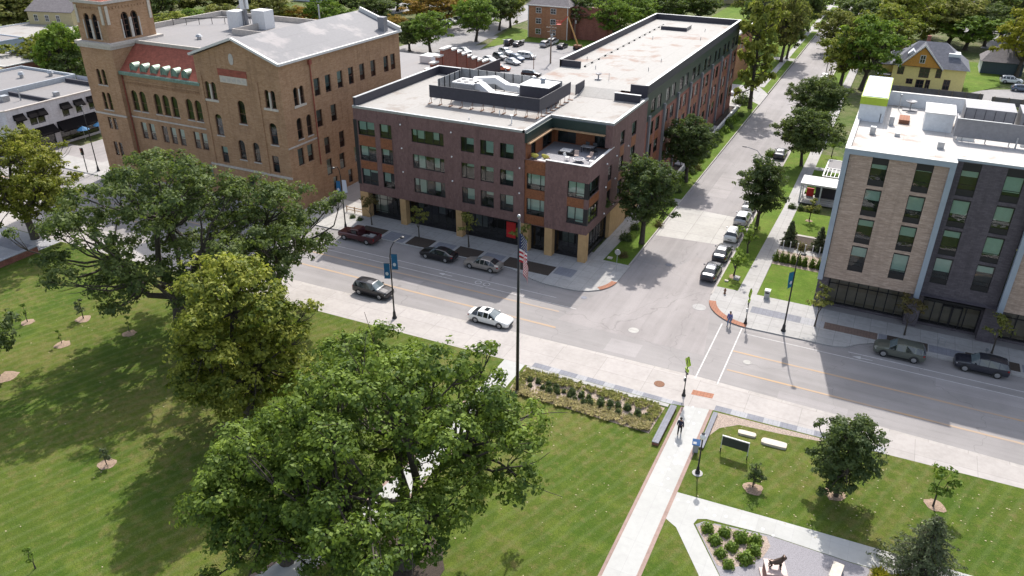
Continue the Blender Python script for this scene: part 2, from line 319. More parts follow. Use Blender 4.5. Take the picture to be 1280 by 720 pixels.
# ---------------------------------------------------------------- mesh builder
SPLIT = set('pier downpipe_column spandrel_panel gable wall_lamp vent_pipe fan screen_leg screen_post corner_post post rails stepped_gable gable_cap downpipe dormer_louvre roof_vent roof_unit cooling_unit antenna_panel air_handler_rib duct_run louvre stone_panel belfry_column string_course parapet parapet_coping roof_coping metal_band plant_screen ventilation_duct vent_cowl roof_upstand boards dormer dark_brick_wall stair_block hatch_edge belt_course panel_relief bed_load windows lower_trim platform insulators picture louvre terrace_coping terrace_parapet blind side_window pale_brick_wall'.split())
class MB:
    def __init__(s): s.v = []; s.f = []; s.m = []
    def add(s, vs, fs, m=0):
        k = len(s.v); s.v += [tuple(v) for v in vs]; s.f += [tuple(i+k for i in f) for f in fs]; s.m += [m]*len(fs)
    def quad(s, a, b, c, d, m=0): s.add([a, b, c, d], [(0, 1, 2, 3)], m)
    def box(s, x0, y0, z0, x1, y1, z1, m=0):
        s.add([(x0, y0, z0), (x1, y0, z0), (x1, y1, z0), (x0, y1, z0), (x0, y0, z1), (x1, y0, z1), (x1, y1, z1), (x0, y1, z1)],
              [(0, 3, 2, 1), (4, 5, 6, 7), (0, 1, 5, 4), (1, 2, 6, 5), (2, 3, 7, 6), (3, 0, 4, 7)], m)
    def obox(s, o, u, n, a0, a1, b0, b1, z0, z1, m=0):   # a along u, b along n
        pts = []
        for z in (z0, z1):
            for a, b in ((a0, b0), (a1, b0), (a1, b1), (a0, b1)):
                pts.append((o[0]+u[0]*a+n[0]*b, o[1]+u[1]*a+n[1]*b, z))
        s.add(pts, [(0, 3, 2, 1), (4, 5, 6, 7), (0, 1, 5, 4), (1, 2, 6, 5), (2, 3, 7, 6), (3, 0, 4, 7)], m)
    def prism(s, poly, z0, z1, m=0, bottom=True):
        n = len(poly); vs = [(p[0], p[1], z0) for p in poly]+[(p[0], p[1], z1) for p in poly]
        fs = [tuple(range(n, 2*n))]+[(i, (i+1) % n, n+(i+1) % n, n+i) for i in range(n)]
        if bottom: fs.append(tuple(reversed(range(n))))
        s.add(vs, fs, m)
    def tube(s, pts, r, n=8, m=0, cap=True):
        pts = [Vector(p) for p in pts]; k = len(pts)
        rr = r if hasattr(r, '__len__') else [r]*k
        vs = []; prev = None
        for i, p in enumerate(pts):
            d = (pts[min(i+1, k-1)]-pts[max(i-1, 0)]).normalized()
            a = d.orthogonal().normalized() if prev is None else (prev-d*prev.dot(d)).normalized()
            prev = a; b = d.cross(a)
            for j in range(n):
                t = 2*math.pi*j/n; vs.append(p+(a*math.cos(t)+b*math.sin(t))*rr[i])
        fs = []
        for i in range(k-1):
            for j in range(n): fs.append((i*n+j, i*n+(j+1) % n, (i+1)*n+(j+1) % n, (i+1)*n+j))
        if cap: fs += [tuple(reversed(range(n))), tuple(range((k-1)*n, k*n))]
        s.add(vs, fs, m)
    def lathe(s, prof, c=(0, 0, 0), n=12, m=0):
        vs = []
        for r, z in prof:
            for j in range(n):
                t = 2*math.pi*j/n; vs.append((c[0]+r*math.cos(t), c[1]+r*math.sin(t), c[2]+z))
        fs = []
        for i in range(len(prof)-1):
            for j in range(n): fs.append((i*n+j, i*n+(j+1) % n, (i+1)*n+(j+1) % n, (i+1)*n+j))
        fs += [tuple(reversed(range(n))), tuple(range((len(prof)-1)*n, len(prof)*n))]
        s.add(vs, fs, m)
    def ball(s, c, r, n=10, m=0, sz=1.0):
        k = max(4, n//2+1)
        s.lathe([(max(1e-3, r*math.sin(math.pi*i/k)), -r*sz*math.cos(math.pi*i/k)) for i in range(k+1)], c, n, m)
    def build(s, name, mats, parent=None, smooth=False, loc=None):
        if parent is not None and name in SPLIT:       # pieces that do not touch become objects of their own
            groups = s.pieces()
            if 1 < len(groups) <= 100:
                for fs in groups:
                    q = MB()
                    for fi in fs:
                        f = s.f[fi]; q.add([s.v[i] for i in f], [tuple(range(len(f)))], s.m[fi])
                    q.weld(); out = q.build_one(name, mats, parent, smooth, loc)
                return out
        return s.build_one(name, mats, parent, smooth, loc)
    def weld(s):
        idx = {}; nv = []; mp = []
        for v in s.v:
            k = (round(v[0], 4), round(v[1], 4), round(v[2], 4))
            if k not in idx: idx[k] = len(nv); nv.append(v)
            mp.append(idx[k])
        s.v = nv; s.f = [tuple(mp[i] for i in f) for f in s.f]
    def pieces(s):
        par = list(range(len(s.v)))
        def find(a):
            while par[a] != a: par[a] = par[par[a]]; a = par[a]
            return a
        for f in s.f:
            r0 = find(f[0])
            for i in f[1:]: par[find(i)] = r0
        comp = {}
        for fi, f in enumerate(s.f): comp.setdefault(find(f[0]), []).append(fi)
        g = []
        for fs in comp.values():
            vs = [s.v[i] for fi in fs for i in s.f[fi]]
            g.append([fs, [min(v[k] for v in vs)-.02 for k in range(3)], [max(v[k] for v in vs)+.02 for k in range(3)]])
        ch = True
        while ch:                                          # merge touching boxes
            ch = False; i = 0
            while i < len(g):
                j = i+1
                while j < len(g):
                    if all(g[i][1][k] <= g[j][2][k] and g[j][1][k] <= g[i][2][k] for k in range(3)):
                        g[i] = [g[i][0]+g[j][0], [min(g[i][1][k], g[j][1][k]) for k in range(3)], [max(g[i][2][k], g[j][2][k]) for k in range(3)]]; g.pop(j); ch = True
                    else: j += 1
                i += 1
        return [q[0] for q in g]
    def build_one(s, name, mats, parent=None, smooth=False, loc=None):
        me = bpy.data.meshes.new(name); me.from_pydata(s.v, [], s.f)
        if isinstance(mats, str): mats = [mats]
        for x in mats: me.materials.append(MATS[x])
        me.polygons.foreach_set('material_index', s.m)
        if smooth: me.polygons.foreach_set('use_smooth', [True]*len(s.f))
        me.update()
        o = bpy.data.objects.new(name, me); COL.objects.link(o)
        if parent: o.parent = parent
        if loc: o.location = loc
        return o
def tag(o, label=None, cat=None, group=None, kind=None):
    if label: o['label'] = label
    if cat: o['category'] = cat
    if group: o['group'] = group
    if kind: o['kind'] = kind
    return o
def empty(name, loc=(0, 0, 0), rz=0, label=None, cat=None, group=None):
    o = bpy.data.objects.new(name, None); COL.objects.link(o); o.location = loc; o.rotation_euler = (0, 0, rz)
    o.empty_display_size = 0.3
    return tag(o, label, cat, group)
def dup(o, loc=None, rz=None, label=None, group=None, swap=None, parent=None):
    c = o.copy(); COL.objects.link(c)
    if parent: c.parent = parent
    if loc is not None: c.location = loc
    if rz is not None: c.rotation_euler = (0, 0, rz)
    if label: c['label'] = label
    if group: c['group'] = group
    if swap and c.type == 'MESH':
        for sl in c.material_slots:
            if sl.link == 'OBJECT': sl.material = MATS[swap]
    for ch in list(o.children): dup(ch, swap=swap, parent=c)
    return c
def struct(name, mb, mats, smooth=False):
    return tag(mb.build(name, mats, smooth=smooth), kind='structure')
def sheet(name, polys, z, mat):
    mb = MB()
    for p in polys: mb.add([(q[0], q[1], z) for q in p], [tuple(range(len(p)))])
    return struct(name, mb, mat)
def rect(x0, y0, x1, y1): return [(x0, y0), (x1, y0), (x1, y1), (x0, y1)]
def arc(cx, cy, r, a0, a1, n=8):
    return [(cx+r*math.cos(math.radians(a0+(a1-a0)*i/n)), cy+r*math.sin(math.radians(a0+(a1-a0)*i/n))) for i in range(n+1)]
# ---------------------------------------------------------------- ground, roads, pavements
sheet('ground', [rect(-900, -300, 700, 1100)], -0.10, 'far_ground')
# park lawn: one raised slab of turf south of the road, paths lie on top of it
K = 0.12
near_edge = [(-170, 55.0), (-52, 56.3), (-28.2, 56.9), (-12, 57.1), (-8.3, 57.9), (4.8, 58.3), (15.8, 58.7), (60, 59.3)]
seam = [(60, 60.6), (16, 61.4), (-10.8, 62.1), (-30, 61.6), (-54, 60.6), (-170, 59.4)]
mb = MB(); mb.prism([(-170, -20), (60, -20)]+[(p[0], p[1]) for p in reversed(near_edge)], -0.1, K); struct('park_lawn', mb, 'lawn')
mb = MB(); mb.prism(near_edge+seam, -0.1, 0.10); struct('shared_path', mb, 'strip_concrete')
# main road
road = [(-215, 59.0)]+list(reversed(seam))+[(60, 84), (-215, 84)]
mb = MB(); mb.add([(p[0], p[1], 0.0) for p in road], [tuple(range(len(road)))]); struct('main_road', mb, 'road_asphalt')
mb = MB()
gut = list(reversed(seam)); inner = [(x, y+0.55) for x, y in gut]
mb.add([(x, y, 0.004) for x, y in gut+list(reversed(inner))], [tuple(range(len(gut)*2))]); struct('gutter', mb, 'kerb_concrete')
# side street running away to the north
sheet('side_street', [[(-24.2, 76), (-13.6, 76), (-13.6, 98), (-13.2, 200), (-13.0, 700), (-23.6, 700), (-24.0, 180), (-24.2, 98)]], 0.004, 'street_asphalt')
sheet('junction_patch', [[(-27, 66.5), (-11.2, 66.5), (-12.5, 74.5), (-13.6, 80), (-13.7, 88.3), (-17.5, 88.3), (-19, 84.5), (-22.5, 84), (-24.1, 80), (-25.0, 74.6)]], 0.008, 'junction_asphalt')
sheet('street_concrete_patch', [[(-24.1, 92.6), (-13.8, 93.6), (-13.7, 103.4), (-24.1, 104.0)]], 0.008, 'apron_concrete')
mb = MB()
for x0, y0, x1, y1 in ((-170, 64.72, -26.5, 65.02), (-170, 68.0, -27.5, 68.25), (-8.6, 64.95, 60, 65.2), (-8.8, 68.55, 60, 68.8)):
    mb.add([(x0, y0, 0.012), (x1, y0, 0.012), (x1, y1, 0.012), (x0, y1, 0.012)], [(0, 1, 2, 3)])
struct('yellow_lane_line', mb, 'line_yellow')
mb = MB()
for x0, x1, y0, t in ((-170, -29, 70.85, .11), (-170, -26, 69.45, .10), (1.6, 60, 73.65, .11), (-8.5, 60, 72.5, .10)):
    mb.add([(x0, y0, 0.012), (x1, y0, 0.012), (x1, y0+t, 0.012), (x0, y0+t, 0.012)], [(0, 1, 2, 3)])
for x in (-11.05, -8.95): mb.add([(x, 62.2, .014), (x+.13, 62.2, .014), (x+.13, 73.6, .014), (x, 73.6, .014)], [(0, 1, 2, 3)])
# bicycle-lane arrow and symbol, crossing bars on the far cross street
def arrow(x, y, d):
    mb.add([(x, y-.06, .013), (x+1.1*d, y-.06, .013), (x+1.1*d, y+.06, .013), (x, y+.06, .013)], [(0, 1, 2, 3)])
    mb.add([(x, y-.28, .013), (x-.8*d, y, .013), (x, y+.28, .013)], [(0, 1, 2)])
arrow(-43.2, 70.2, 1); arrow(-43.2+46, 73.05, 1)
for x in (-38.6, -37.5):
    pts = [(x+.42*math.cos(a*math.pi/8), 70.2+.42*math.sin(a*math.pi/8)) for a in range(16)]; q = [(x+.32*math.cos(a*math.pi/8), 70.2+.32*math.sin(a*math.pi/8)) for a in range(16)]
    mb.add([(a, b, .013) for a, b in pts+q], [(i, (i+1) % 16, 16+(i+1) % 16, 16+i) for i in range(16)])
for y in (62.5, 66, 74.0): mb.add([(-111.5, y, .014), (-110.9, y, .014), (-110.9, y+2.6, .014), (-111.5, y+2.6, .014)], [(0, 1, 2, 3)])
for y0 in (76.6, 79.2): mb.add([(-124, y0, .014), (-112.5, y0, .014), (-112.5, y0+.35, .014), (-124, y0+.35, .014)], [(0, 1, 2, 3)])
struct('white_lane_line', mb, 'line_white')
sheet('far_cross_street', [[(-124.5, 76), (-112, 76), (-112, 400), (-124.5, 400)], [(-124.5, -20), (-112, -20), (-112, 59.5), (-124.5, 59.5)]], 0.004, 'street_asphalt')
# worn patches and a sealed utility cut give the road its history
sheet('road_patch', [[(9.5, 70.7), (60, 70.7), (60, 72.45), (9.5, 72.45)], [(-47, 66.2), (-44.4, 66.2), (-44.4, 67.5), (-47, 67.5)], [(-20.5, 63.0), (-17.2, 63.1), (-17.2, 65.6), (-20.5, 65.5)], [(-3.5, 62.4), (2.5, 62.3), (2.5, 63.6), (-3.5, 63.7)], [(-21.5, 110), (-18.6, 110), (-18.6, 121), (-21.5, 121)]], 0.008, 'lot_asphalt')

# --- north pavement, left block (with the parking bay and the corner build-out)
walkL = [(-215, 75.0), (-36.8, 75.0), (-35.2, 74.5), (-33.2, 73.6), (-31.4, 73.25), (-28.5, 73.25)]+[(-28.5+4.4*math.sin(math.radians(a)), 77.65-4.4*math.cos(math.radians(a))) for a in (15, 30, 45, 60, 75, 90)]+[(-24.1, 82.0), (-24.1, 82.2), (-62, 82.2), (-62, 92), (-71, 92), (-71, 82.2), (-112, 82.2), (-112, 120), (-113.5, 120), (-113.5, 79.5), (-215, 79.5)]
mb = MB(); mb.prism(walkL, -0.05, K); struct('north_pavement', mb, 'sidewalk_concrete')
mb = MB(); mb.prism([(-70.8, 74.9), (-62.6, 74.9), (-62.6, 92.2), (-70.8, 92.2)], K, K+.004, bottom=False); struct('alley_apron', mb, 'apron_concrete')
mb = MB(); mb.prism([(-70.8, 84.0), (-62.6, 84.0), (-62.6, 140), (-70.8, 140)], K, K+.010, bottom=False); struct('alley', mb, 'street_asphalt')
# west footway beside the side street + corner ramp
def strip(name, poly, z0, z1, mat):
    m = MB(); m.prism(poly, z0, z1, bottom=False); return struct(name, m, mat)
strip('kerb', [(-24.35, 82.2), (-24.2, 82.2), (-24.2, 170), (-24.35, 170)], -.05, K+.01, 'kerb_concrete')
strip('kerb', [(-13.6, 79.5), (-13.42, 79.5), (-13.42, 700), (-13.6, 700)], -.05, K+.01, 'kerb_concrete')
strip('kerb', [(-24.35, 177), (-24.2, 177), (-23.7, 700), (-23.9, 700)], -.05, K+.01, 'kerb_concrete')
strip('west_footway', [(-29.4, 82.2), (-27.6, 82.2), (-27.2, 103), (-29.4, 103)], -.05, K, 'sidewalk_concrete')
strip('west_verge', [(-27.6, 82.2), (-24.35, 82.2), (-24.35, 170), (-27.4, 170), (-27.2, 103)], -.05, K-.01, 'verge_grass')
strip('west_verge', [(-28.0, 177), (-24.35, 177), (-23.9, 700), (-60, 700), (-60, 177)], -.05, K-.01, 'verge_grass')
strip('garden_bed', [(-29.4, 103), (-27.2, 103), (-27.4, 162), (-29.4, 162)], -.05, K, 'mulch')
strip('driveway', [(-34, 162.5), (-27.4, 162.5), (-27.4, 170), (-24.1, 166), (-24.1, 176), (-27, 182), (-34, 182)], -.05, K+.005, 'sidewalk_concrete')
strip('crossing_walk', [(-27.4, 104.4), (-24.2, 104.4), (-24.2, 106.4), (-27.4, 106.4)], K-.008, K+.006, 'sidewalk_concrete')
strip('far_footway', [(-27.3, 182), (-26.0, 182), (-26.0, 600), (-27.3, 600)], K-.008, K+.006, 'sidewalk_concrete')
for i, y in enumerate((214, 262, 318)): strip('driveway', [(-40, y), (-23.9, y), (-23.9, y+3.4), (-40, y+3.4)], K-.008, K+.010, 'sidewalk_concrete')
# planters of the left block
for x0, x1 in ((-59.8, -56.2), (-52.0, -48.8), (-45.2, -41.8), (-38.2, -31.95)):
    mb = MB(); mb.prism(rect(x0, 75.25, x1, 77.7), K, K+.05, bottom=False); struct('planting_bed', mb, 'mulch')
for x0, x1 in ((-56.0, -52.2), (-48.6, -45.4), (-41.6, -38.4)):
    mb = MB(); mb.prism(rect(x0+.25, 75.25, x1-.25, 77.7), K, K+.005, bottom=False); struct('paver_panel', mb, 'paver_grey')
mb = MB(); mb.prism([(-31.7, 76.1), (-29.3, 76.0), (-29.3, 78.1), (-31.7, 78.1)], K, K+.005, bottom=False); struct('paver_panel', mb, 'paver_grey')
# tactile strips at the corners
def ringseg(cx, cy, r0, r1, a0, a1, z0, z1, name, mat):
    strip(name, arc(cx, cy, r1, a0, a1, 10)+list(reversed(arc(cx, cy, r0, a0, a1, 10))), z0, z1, mat)
# --- north pavement, right block
walkR = [(1.6, 74.6)]+[(-8.6, 74.0), (-9.6, 74.05)]
walkR = [(60, 76.35), (3.6, 76.35), (2.4, 75.6), (1.2, 74.4), (0.0, 74.0), (-8.4, 73.75)]+[(-8.4-5.1*math.sin(math.radians(a)), 78.85-5.1*math.cos(math.radians(a))) for a in (15, 30, 45, 60, 75, 90)]+[(-13.5, 81.6), (60, 81.6)]
walkR = list(reversed(walkR)); mb = MB(); mb.prism(walkR, -0.05, K); struct('north_pavement', mb, 'sidewalk_concrete')
ringseg(-8.4, 78.85, 4.35, 5.12, 191, 268, K-.02, K+.006, 'tactile_strip', 'tactile_brick')
ringseg(-28.5, 77.65, 3.75, 4.42, 318, 356, K-.02, K+.006, 'tactile_strip', 'tactile_brick')
strip('tactile_strip', [(-10.65, 59.4), (-8.75, 59.6), (-8.75, 60.4), (-10.65, 60.2)], .09, .106, 'tactile_brick')
for x0, x1, m in ((-8.8, -3.6, 'paver_grey'), (-3.6, -1.2, 'paver_light'), (-1.2, 4.0, 'paver_brown'), (8.8, 12.0, 'paver_grey'), (17, 60, 'paver_grey')):
    strip('paver_panel', rect(x0, 77.2, x1, 78.65), K-.02, K+.005, m)
strip('paver_panel', rect(4.1, 76.9, 4.9, 78.7), K-.02, K+.005, 'paver_grey')
for x0, x1 in ((4.9, 8.7), (12.1, 16.8)): strip('planting_bed', rect(x0, 77.1, x1, 78.7), K-.02, K+.03, 'mulch')
strip('east_verge', [(-13.42, 81.6), (-11.0, 81.6), (-10.4, 110), (-10.4, 700), (-13.42, 700)], -.05, K-.005, 'verge_grass')
strip('east_footway', [(-11.0, 81.6), (-8.9, 81.6), (-8.6, 110), (-8.6, 700), (-10.4, 700), (-10.4, 110)], -.05, K, 'sidewalk_concrete')
strip('side_lawn', [(-8.9, 81.6), (-3.0, 81.6), (-3.0, 90.6), (-8.75, 90.6)], -.05, K-.005, 'verge_grass')
strip('hedge_bed', [(-8.75, 90.6), (-3.0, 90.6), (-3.0, 95.0), (-8.72, 95.0)], -.05, K-.002, 'bed_soil')
strip('courtyard_walk', [(-8.7, 95.0), (-3.0, 95.0), (-3.0, 96.4), (-8.7, 96.4)], -.05, K+.002, 'sidewalk_concrete')
strip('shrub_bed', [(-8.7, 96.4), (-3.0, 96.4), (-3.0, 100.6), (-8.7, 100.6)], -.05, K-.002, 'mulch')
strip('courtyard_kerb', [(-7.4, 100.6), (-3.0, 100.6), (-3.0, 101.1), (-7.4, 101.1)], -.05, K+.05, 'kerb_concrete')
strip('side_lawn', [(-8.7, 101.1), (-3.0, 101.1), (-3.0, 109.6), (-8.6, 109.6)], -.05, K-.005, 'verge_grass')
strip('side_lawn', [(-8.6, 118), (-3.0, 118), (-3.0, 138), (-8.6, 138)], -.05, K-.005, 'verge_grass')
strip('courtyard_walk', [(-8.6, 129), (-3.0, 129), (-3.0, 130.6), (-8.6, 130.6)], -.05, K+.002, 'sidewalk_concrete')

# --- the park: brick-edged path, branch paths, gravel, planting
strip('brick_edging', [(-10.95, 57.1), (-10.95, 20), (-8.3, 20), (-8.3, 57.9)], K-.02, K+.006, 'brick_edging')
strip('park_path', [(-10.7, 57.4), (-10.7, 20), (-8.6, 20), (-8.6, 57.8)], K-.02, K+.012, 'path_concrete')
strip('park_path', [(-28.5, 56.9), (-28.5, 40), (-29.3, 33), (-31.5, 26), (-36, 18), (-34, 18), (-29.4, 25.5), (-26.9, 33), (-26.3, 40), (-26.3, 56.9)], K-.02, K+.012, 'path_concrete')
strip('brick_edging', [(-28.75, 50), (-28.75, 40), (-29.6, 33), (-31.8, 26), (-36.3, 18), (-33.6, 18), (-29.1, 25.5), (-26.6, 33), (-26.05, 40), (-26.05, 50)], K-.02, K+.006, 'brick_edging')
strip('park_path', [(-8.3, 46.3), (-1.4, 46.7), (7.2, 47.1), (20, 47.7), (20, 45.6), (4.2, 44.9), (-1.2, 44.95), (-5.6, 44.5), (-6.2, 44.2), (-6.35, 43.6), (-3.1, 39.0), (0.6, 34), (-1.8, 34), (-4.9, 39.2), (-7.4, 42.7), (-8.3, 43.2)], K-.02, K+.010, 'path_concrete')
strip('gravel_court', [(-5.7, 44.2), (-1.2, 44.9), (4.2, 44.85), (5.6, 44.9), (5.2, 41.5), (4.6, 34), (0.6, 34), (-3.05, 39.0), (-6.2, 43.6)], K-.02, K+.006, 'gravel')
strip('shrub_bed', [(-5.55, 44.1), (-1.3, 44.7), (-0.9, 43.9), (-1.2, 42.6), (-2.2, 41.3), (-3.2, 40.6), (-3.9, 40.5), (-6.0, 43.4)], K-.02, K+.012, 'bed_soil')
strip('planting_bed', [(5.6, 44.9), (9, 45.1), (9, 34), (4.7, 34)], K-.02, K+.008, 'bed_soil')
strip('planting_bed', [(-26.0, 56.2), (-12.2, 56.3), (-12.4, 52.2), (-25.9, 52.4)], K-.02, K+.010, 'bed_soil')
x = -25.6
i = 0
while x < -11.4:
    w_ = 1.75 if i % 2 == 0 else 1.0
    strip('paver_panel', [(x, 57.0), (min(x+w_, -11), 57.0), (min(x+w_, -11), 57.75), (x, 57.75)], .09, .106, 'paver_grey' if i % 2 == 0 else 'paver_light'); x += w_; i += 1
x = -8.2; i = 0
while x < 4.6:
    strip('paver_panel', [(x, 57.95+.03*(x+8)), (x+1.4, 57.95+.03*(x+9.4)), (x+1.4, 58.75+.03*(x+9.4)), (x, 58.75+.03*(x+8))], .09, .106, ('paver_grey', 'paver_light')[i % 2]); x += 1.4; i += 1
strip('kerb', [(-26, 56.35), (-12.0, 56.5), (-12.0, 56.95), (-26, 56.85)], K-.02, K+.05, 'sidewalk_concrete')
# thin bare earth along the right park edge
strip('bare_earth', [(-8.1, 57.7), (-8.0, 53.5), (-7.2, 55.6), (-5.8, 56.8), (-2, 57.2), (0.6, 57.6), (2, 58.1)], K-.02, K+.003, 'bed_soil')
# far ground: car park, alleys, cross streets
sheet('car_park', [[(-112, 160), (-62, 160), (-50, 176), (-50, 206), (-100, 206), (-112, 186)]], -.01, 'lot_concrete')
sheet('back_street', [[(-150, 206), (-40, 206), (-40, 210.5), (-150, 210.5)]], 0.0, 'lot_concrete')
g0 = [G(535, 72), G(520, 56), G(640, 14), G(700, -14), G(712, -4), G(662, 20), G(592, 58)]
sheet('back_street', [[(p.x, p.y) for p in g0]], 0.006, 'lot_concrete')
g1 = [G(540, 62), G(545, 30), G(610, 30), G(620, 40)]
sheet('car_park', [[(p.x, p.y) for p in g1]], -.002, 'lot_concrete')
for i, pts in enumerate(([(452, 24), (640, -8), (640, -20), (450, 10)], [(170, 55), (215, 40), (210, 20), (175, 30)], [(-20, 120), (60, 112), (70, 100), (-20, 96)], [(-20, 60), (90, 30), (90, 22), (-20, 46)],
                         [(1160, 122), (1290, 135), (1290, 112), (1240, 112), (1190, 116)], [(1225, 60), (1300, 70), (1300, 40), (1260, 36)], [(1200, 40), (1290, 44), (1290, 36), (1200, 33)])):
    g_ = [G(*p) for p in pts]; sheet('yard_paving', [[(p.x, p.y) for p in g_]], -.02+.003*i, 'lot_concrete')
g_ = [G(*p) for p in [(1204, 118), (1250, 108), (1248, 82), (1205, 76)]]; sheet('garden_lawn', [[(p.x, p.y) for p in g_]], .03, 'verge_grass')
g_ = [G(*p) for p in [(600, 62), (660, 48), (662, 38), (640, 34)]]; sheet('garden_lawn', [[(p.x, p.y) for p in g_]], .03, 'verge_grass')
g_ = [G(*p) for p in [(655, 52), (760, 62), (790, 40), (700, 38), (660, 38)]]; sheet('garden_lawn', [[(p.x, p.y) for p in g_]], .034, 'verge_grass')
# ---------------------------------------------------------------- buildings
Z3 = Vector((0, 0, 1))
class Face:                      # one facade plane: u runs along it, n points outward
    def __init__(s, o, u): s.o = Vector((o[0], o[1], 0)); s.u = Vector((u[0], u[1], 0)).normalized(); s.n = s.u.cross(Z3)
    def p(s, a, z, d=0): q = s.o+s.u*a-s.n*d; return (q.x, q.y, z)
def wall_face(mb, F, a0, a1, z0, z1, ops, depth=0.55, mat=0, back=1, reveal=0.16):
    us = sorted({a0, a1}|{v for o in ops for v in (o[0], o[1]) if a0 < v < a1}); zs = sorted({z0, z1}|{v for o in ops for v in (o[2], o[3]) if z0 < v < z1})
    for i in range(len(us)-1):
        for j in range(len(zs)-1):
            cu, cz = (us[i]+us[i+1])/2, (zs[j]+zs[j+1])/2
            if any(o[0] < cu < o[1] and o[2] < cz < o[3] for o in ops): continue
            mb.quad(F.p(us[i], zs[j]), F.p(us[i+1], zs[j]), F.p(us[i+1], zs[j+1]), F.p(us[i], zs[j+1]), mat)
    for u0, u1, c0, c1 in [o[:4] for o in ops]:
        for dd0, dd1, mm in ((0, reveal, mat), (reveal, depth, back)):
            mb.quad(F.p(u0, c0, dd0), F.p(u1, c0, dd0), F.p(u1, c0, dd1), F.p(u0, c0, dd1), mm)
            mb.quad(F.p(u0, c1, dd0), F.p(u0, c1, dd1), F.p(u1, c1, dd1), F.p(u1, c1, dd0), mm)
            mb.quad(F.p(u0, c0, dd0), F.p(u0, c0, dd1), F.p(u0, c1, dd1), F.p(u0, c1, dd0), mm)
            mb.quad(F.p(u1, c0, dd0), F.p(u1, c1, dd0), F.p(u1, c1, dd1), F.p(u1, c0, dd1), mm)
        mb.quad(F.p(u0, c0, depth), F.p(u1, c0, depth), F.p(u1, c1, depth), F.p(u0, c1, depth), back)
def fbox(mb, F, a0, a1, z0, z1, d0, d1, mat=0):   # box between depths d0 (outer) and d1
    mb.obox(F.o, F.u, -F.n, a0, a1, d0, d1, z0, z1, mat)
def window(root, F, op, mull=(), trans=(), blind=0.6, frame='window_frame_dark', fw=0.06, inset=0.10, glass='glass', bm='blind', panels=(), kind='window'):
    u0, u1, z0, z1 = op[:4]; mb = MB(); e = 0.004
    fbox(mb, F, u0+e, u0+fw, z0+e, z1-e, inset, inset+.08); fbox(mb, F, u1-fw, u1-e, z0+e, z1-e, inset, inset+.08)
    fbox(mb, F, u0+fw, u1-fw, z0+e, z0+fw, inset, inset+.08); fbox(mb, F, u0+fw, u1-fw, z1-fw, z1-e, inset, inset+.08)
    for m in mull:
        a = u0+(u1-u0)*m; fbox(mb, F, a-fw*.5, a+fw*.5, z0+fw, z1-fw, inset+.004, inset+.076)
    for m in trans:
        a = z0+(z1-z0)*m; fbox(mb, F, u0+fw, u1-fw, a-fw*.4, a+fw*.4, inset+.008, inset+.072)
    for p0, p1 in panels: fbox(mb, F, u0+fw, u1-fw, z0+(z1-z0)*p0, z0+(z1-z0)*p1, inset+.012, inset+.07)
    w = mb.build(kind, frame, root)
    g = MB(); g.quad(F.p(u0+fw, z0+fw, inset+.04), F.p(u1-fw, z0+fw, inset+.04), F.p(u1-fw, z1-fw, inset+.04), F.p(u0+fw, z1-fw, inset+.04)); g.build('pane', glass, w)
    if blind:
        lst = blind if isinstance(blind, (list, tuple)) else [(0, 1, blind)]
        b = MB()
        for q0, q1, fr in lst:
            a, c = u0+fw+(u1-u0-2*fw)*q0, u0+fw+(u1-u0-2*fw)*q1
            zz = z1-fw-(z1-z0-2*fw)*fr
            b.quad(F.p(a+.02, zz, inset+.2), F.p(c-.02, zz, inset+.2), F.p(c-.02, z1-fw, inset+.2), F.p(a+.02, z1-fw, inset+.2))
        b.build('blind', bm, w)
    return w
def solid_roof(mb, poly, z, mat=0): mb.add([(p[0], p[1], z) for p in poly], [tuple(range(len(poly)))], mat)
rnd = random.Random(5)

# ================= brown brick apartment block (corner of the main road and the side street)
A = empty('apartment_building', (-45, 80.3, 0), 0, 'brown brick apartment block with orange panels and a corner roof terrace', 'building', None)
def at(o): # parts are built in world coordinates; keep them there under a moved root
    return o
A.location = (0, 0, 0)
XL, XR, YF, YB, ZR, ZB = -62.3, -29.3, 80.3, 101.8, 15.5, 3.8
wall = MB()
F1 = Face((0, YF), (1, 0))
rows = ((11.8, 13.65), (8.35, 10.35), (5.0, 7.15))
opsF = []
wins = []
for z0, z1 in rows:
    for a0, a1, kind in ((-61.7, -59.1, 'A'), (-58.3, -56.5, 'B'), (-53.45, -48.75, 'C'), (-46.3, -44.45, 'D'), (-43.6, -41.75, 'D'), (-40.9, -39.05, 'D')):
        op = (a0, a1, z0 if kind != 'C' else z0+.15, z1); opsF.append(op); wins.append((F1, op, kind))
for z0, z1 in rows[1:]:
    op = (-31.95, -29.32, z0, z1); wins.append((F1, op, 'E'))
# main front wall up to the terrace notch
wall_face(wall, F1, XL, -37.6, ZB, ZR, [o for o in opsF])
bayops = [(-37.35, -34.95, z0, z1) for z0, z1 in rows[1:]]
F1b = Face((0, YF+.18), (1, 0))
bay = MB(); wall_face(bay, F1b, -37.6, -34.85, ZB+.0, 12.0, bayops); bay.build('orange_bay', ['orange_panel', 'interior'], A)
for op in bayops: window(A, F1b, op, (0.22, 0.74), (0.3,), [(0, 1, rnd.uniform(.5, .8))])
cw = [(-31.95, -29.8, z0, z1) for z0, z1 in rows[1:]]
wall_face(wall, F1, -34.85, XR, ZB, 12.4, cw)
F2 = Face((XR, 0), (0, 1))    # side wall facing the side street
side_ops = [(80.75, 84.0, z0, z1) for z0, z1 in rows[1:]]
s2 = [(87.0, 88.4), (91.0, 92.6), (95.5, 97.4)]
for z0, z1 in rows: side_ops += [(a, b, z0, z1) for a, b in s2 if not (z0 > 11 and a < 90)]
side_ops.append((90.3, 92.6, 11.8, 13.65)) if False else None
wall_face(wall, F2, YF, 88.7, ZB, 12.4, [o for o in side_ops if o[1] < 88.7])
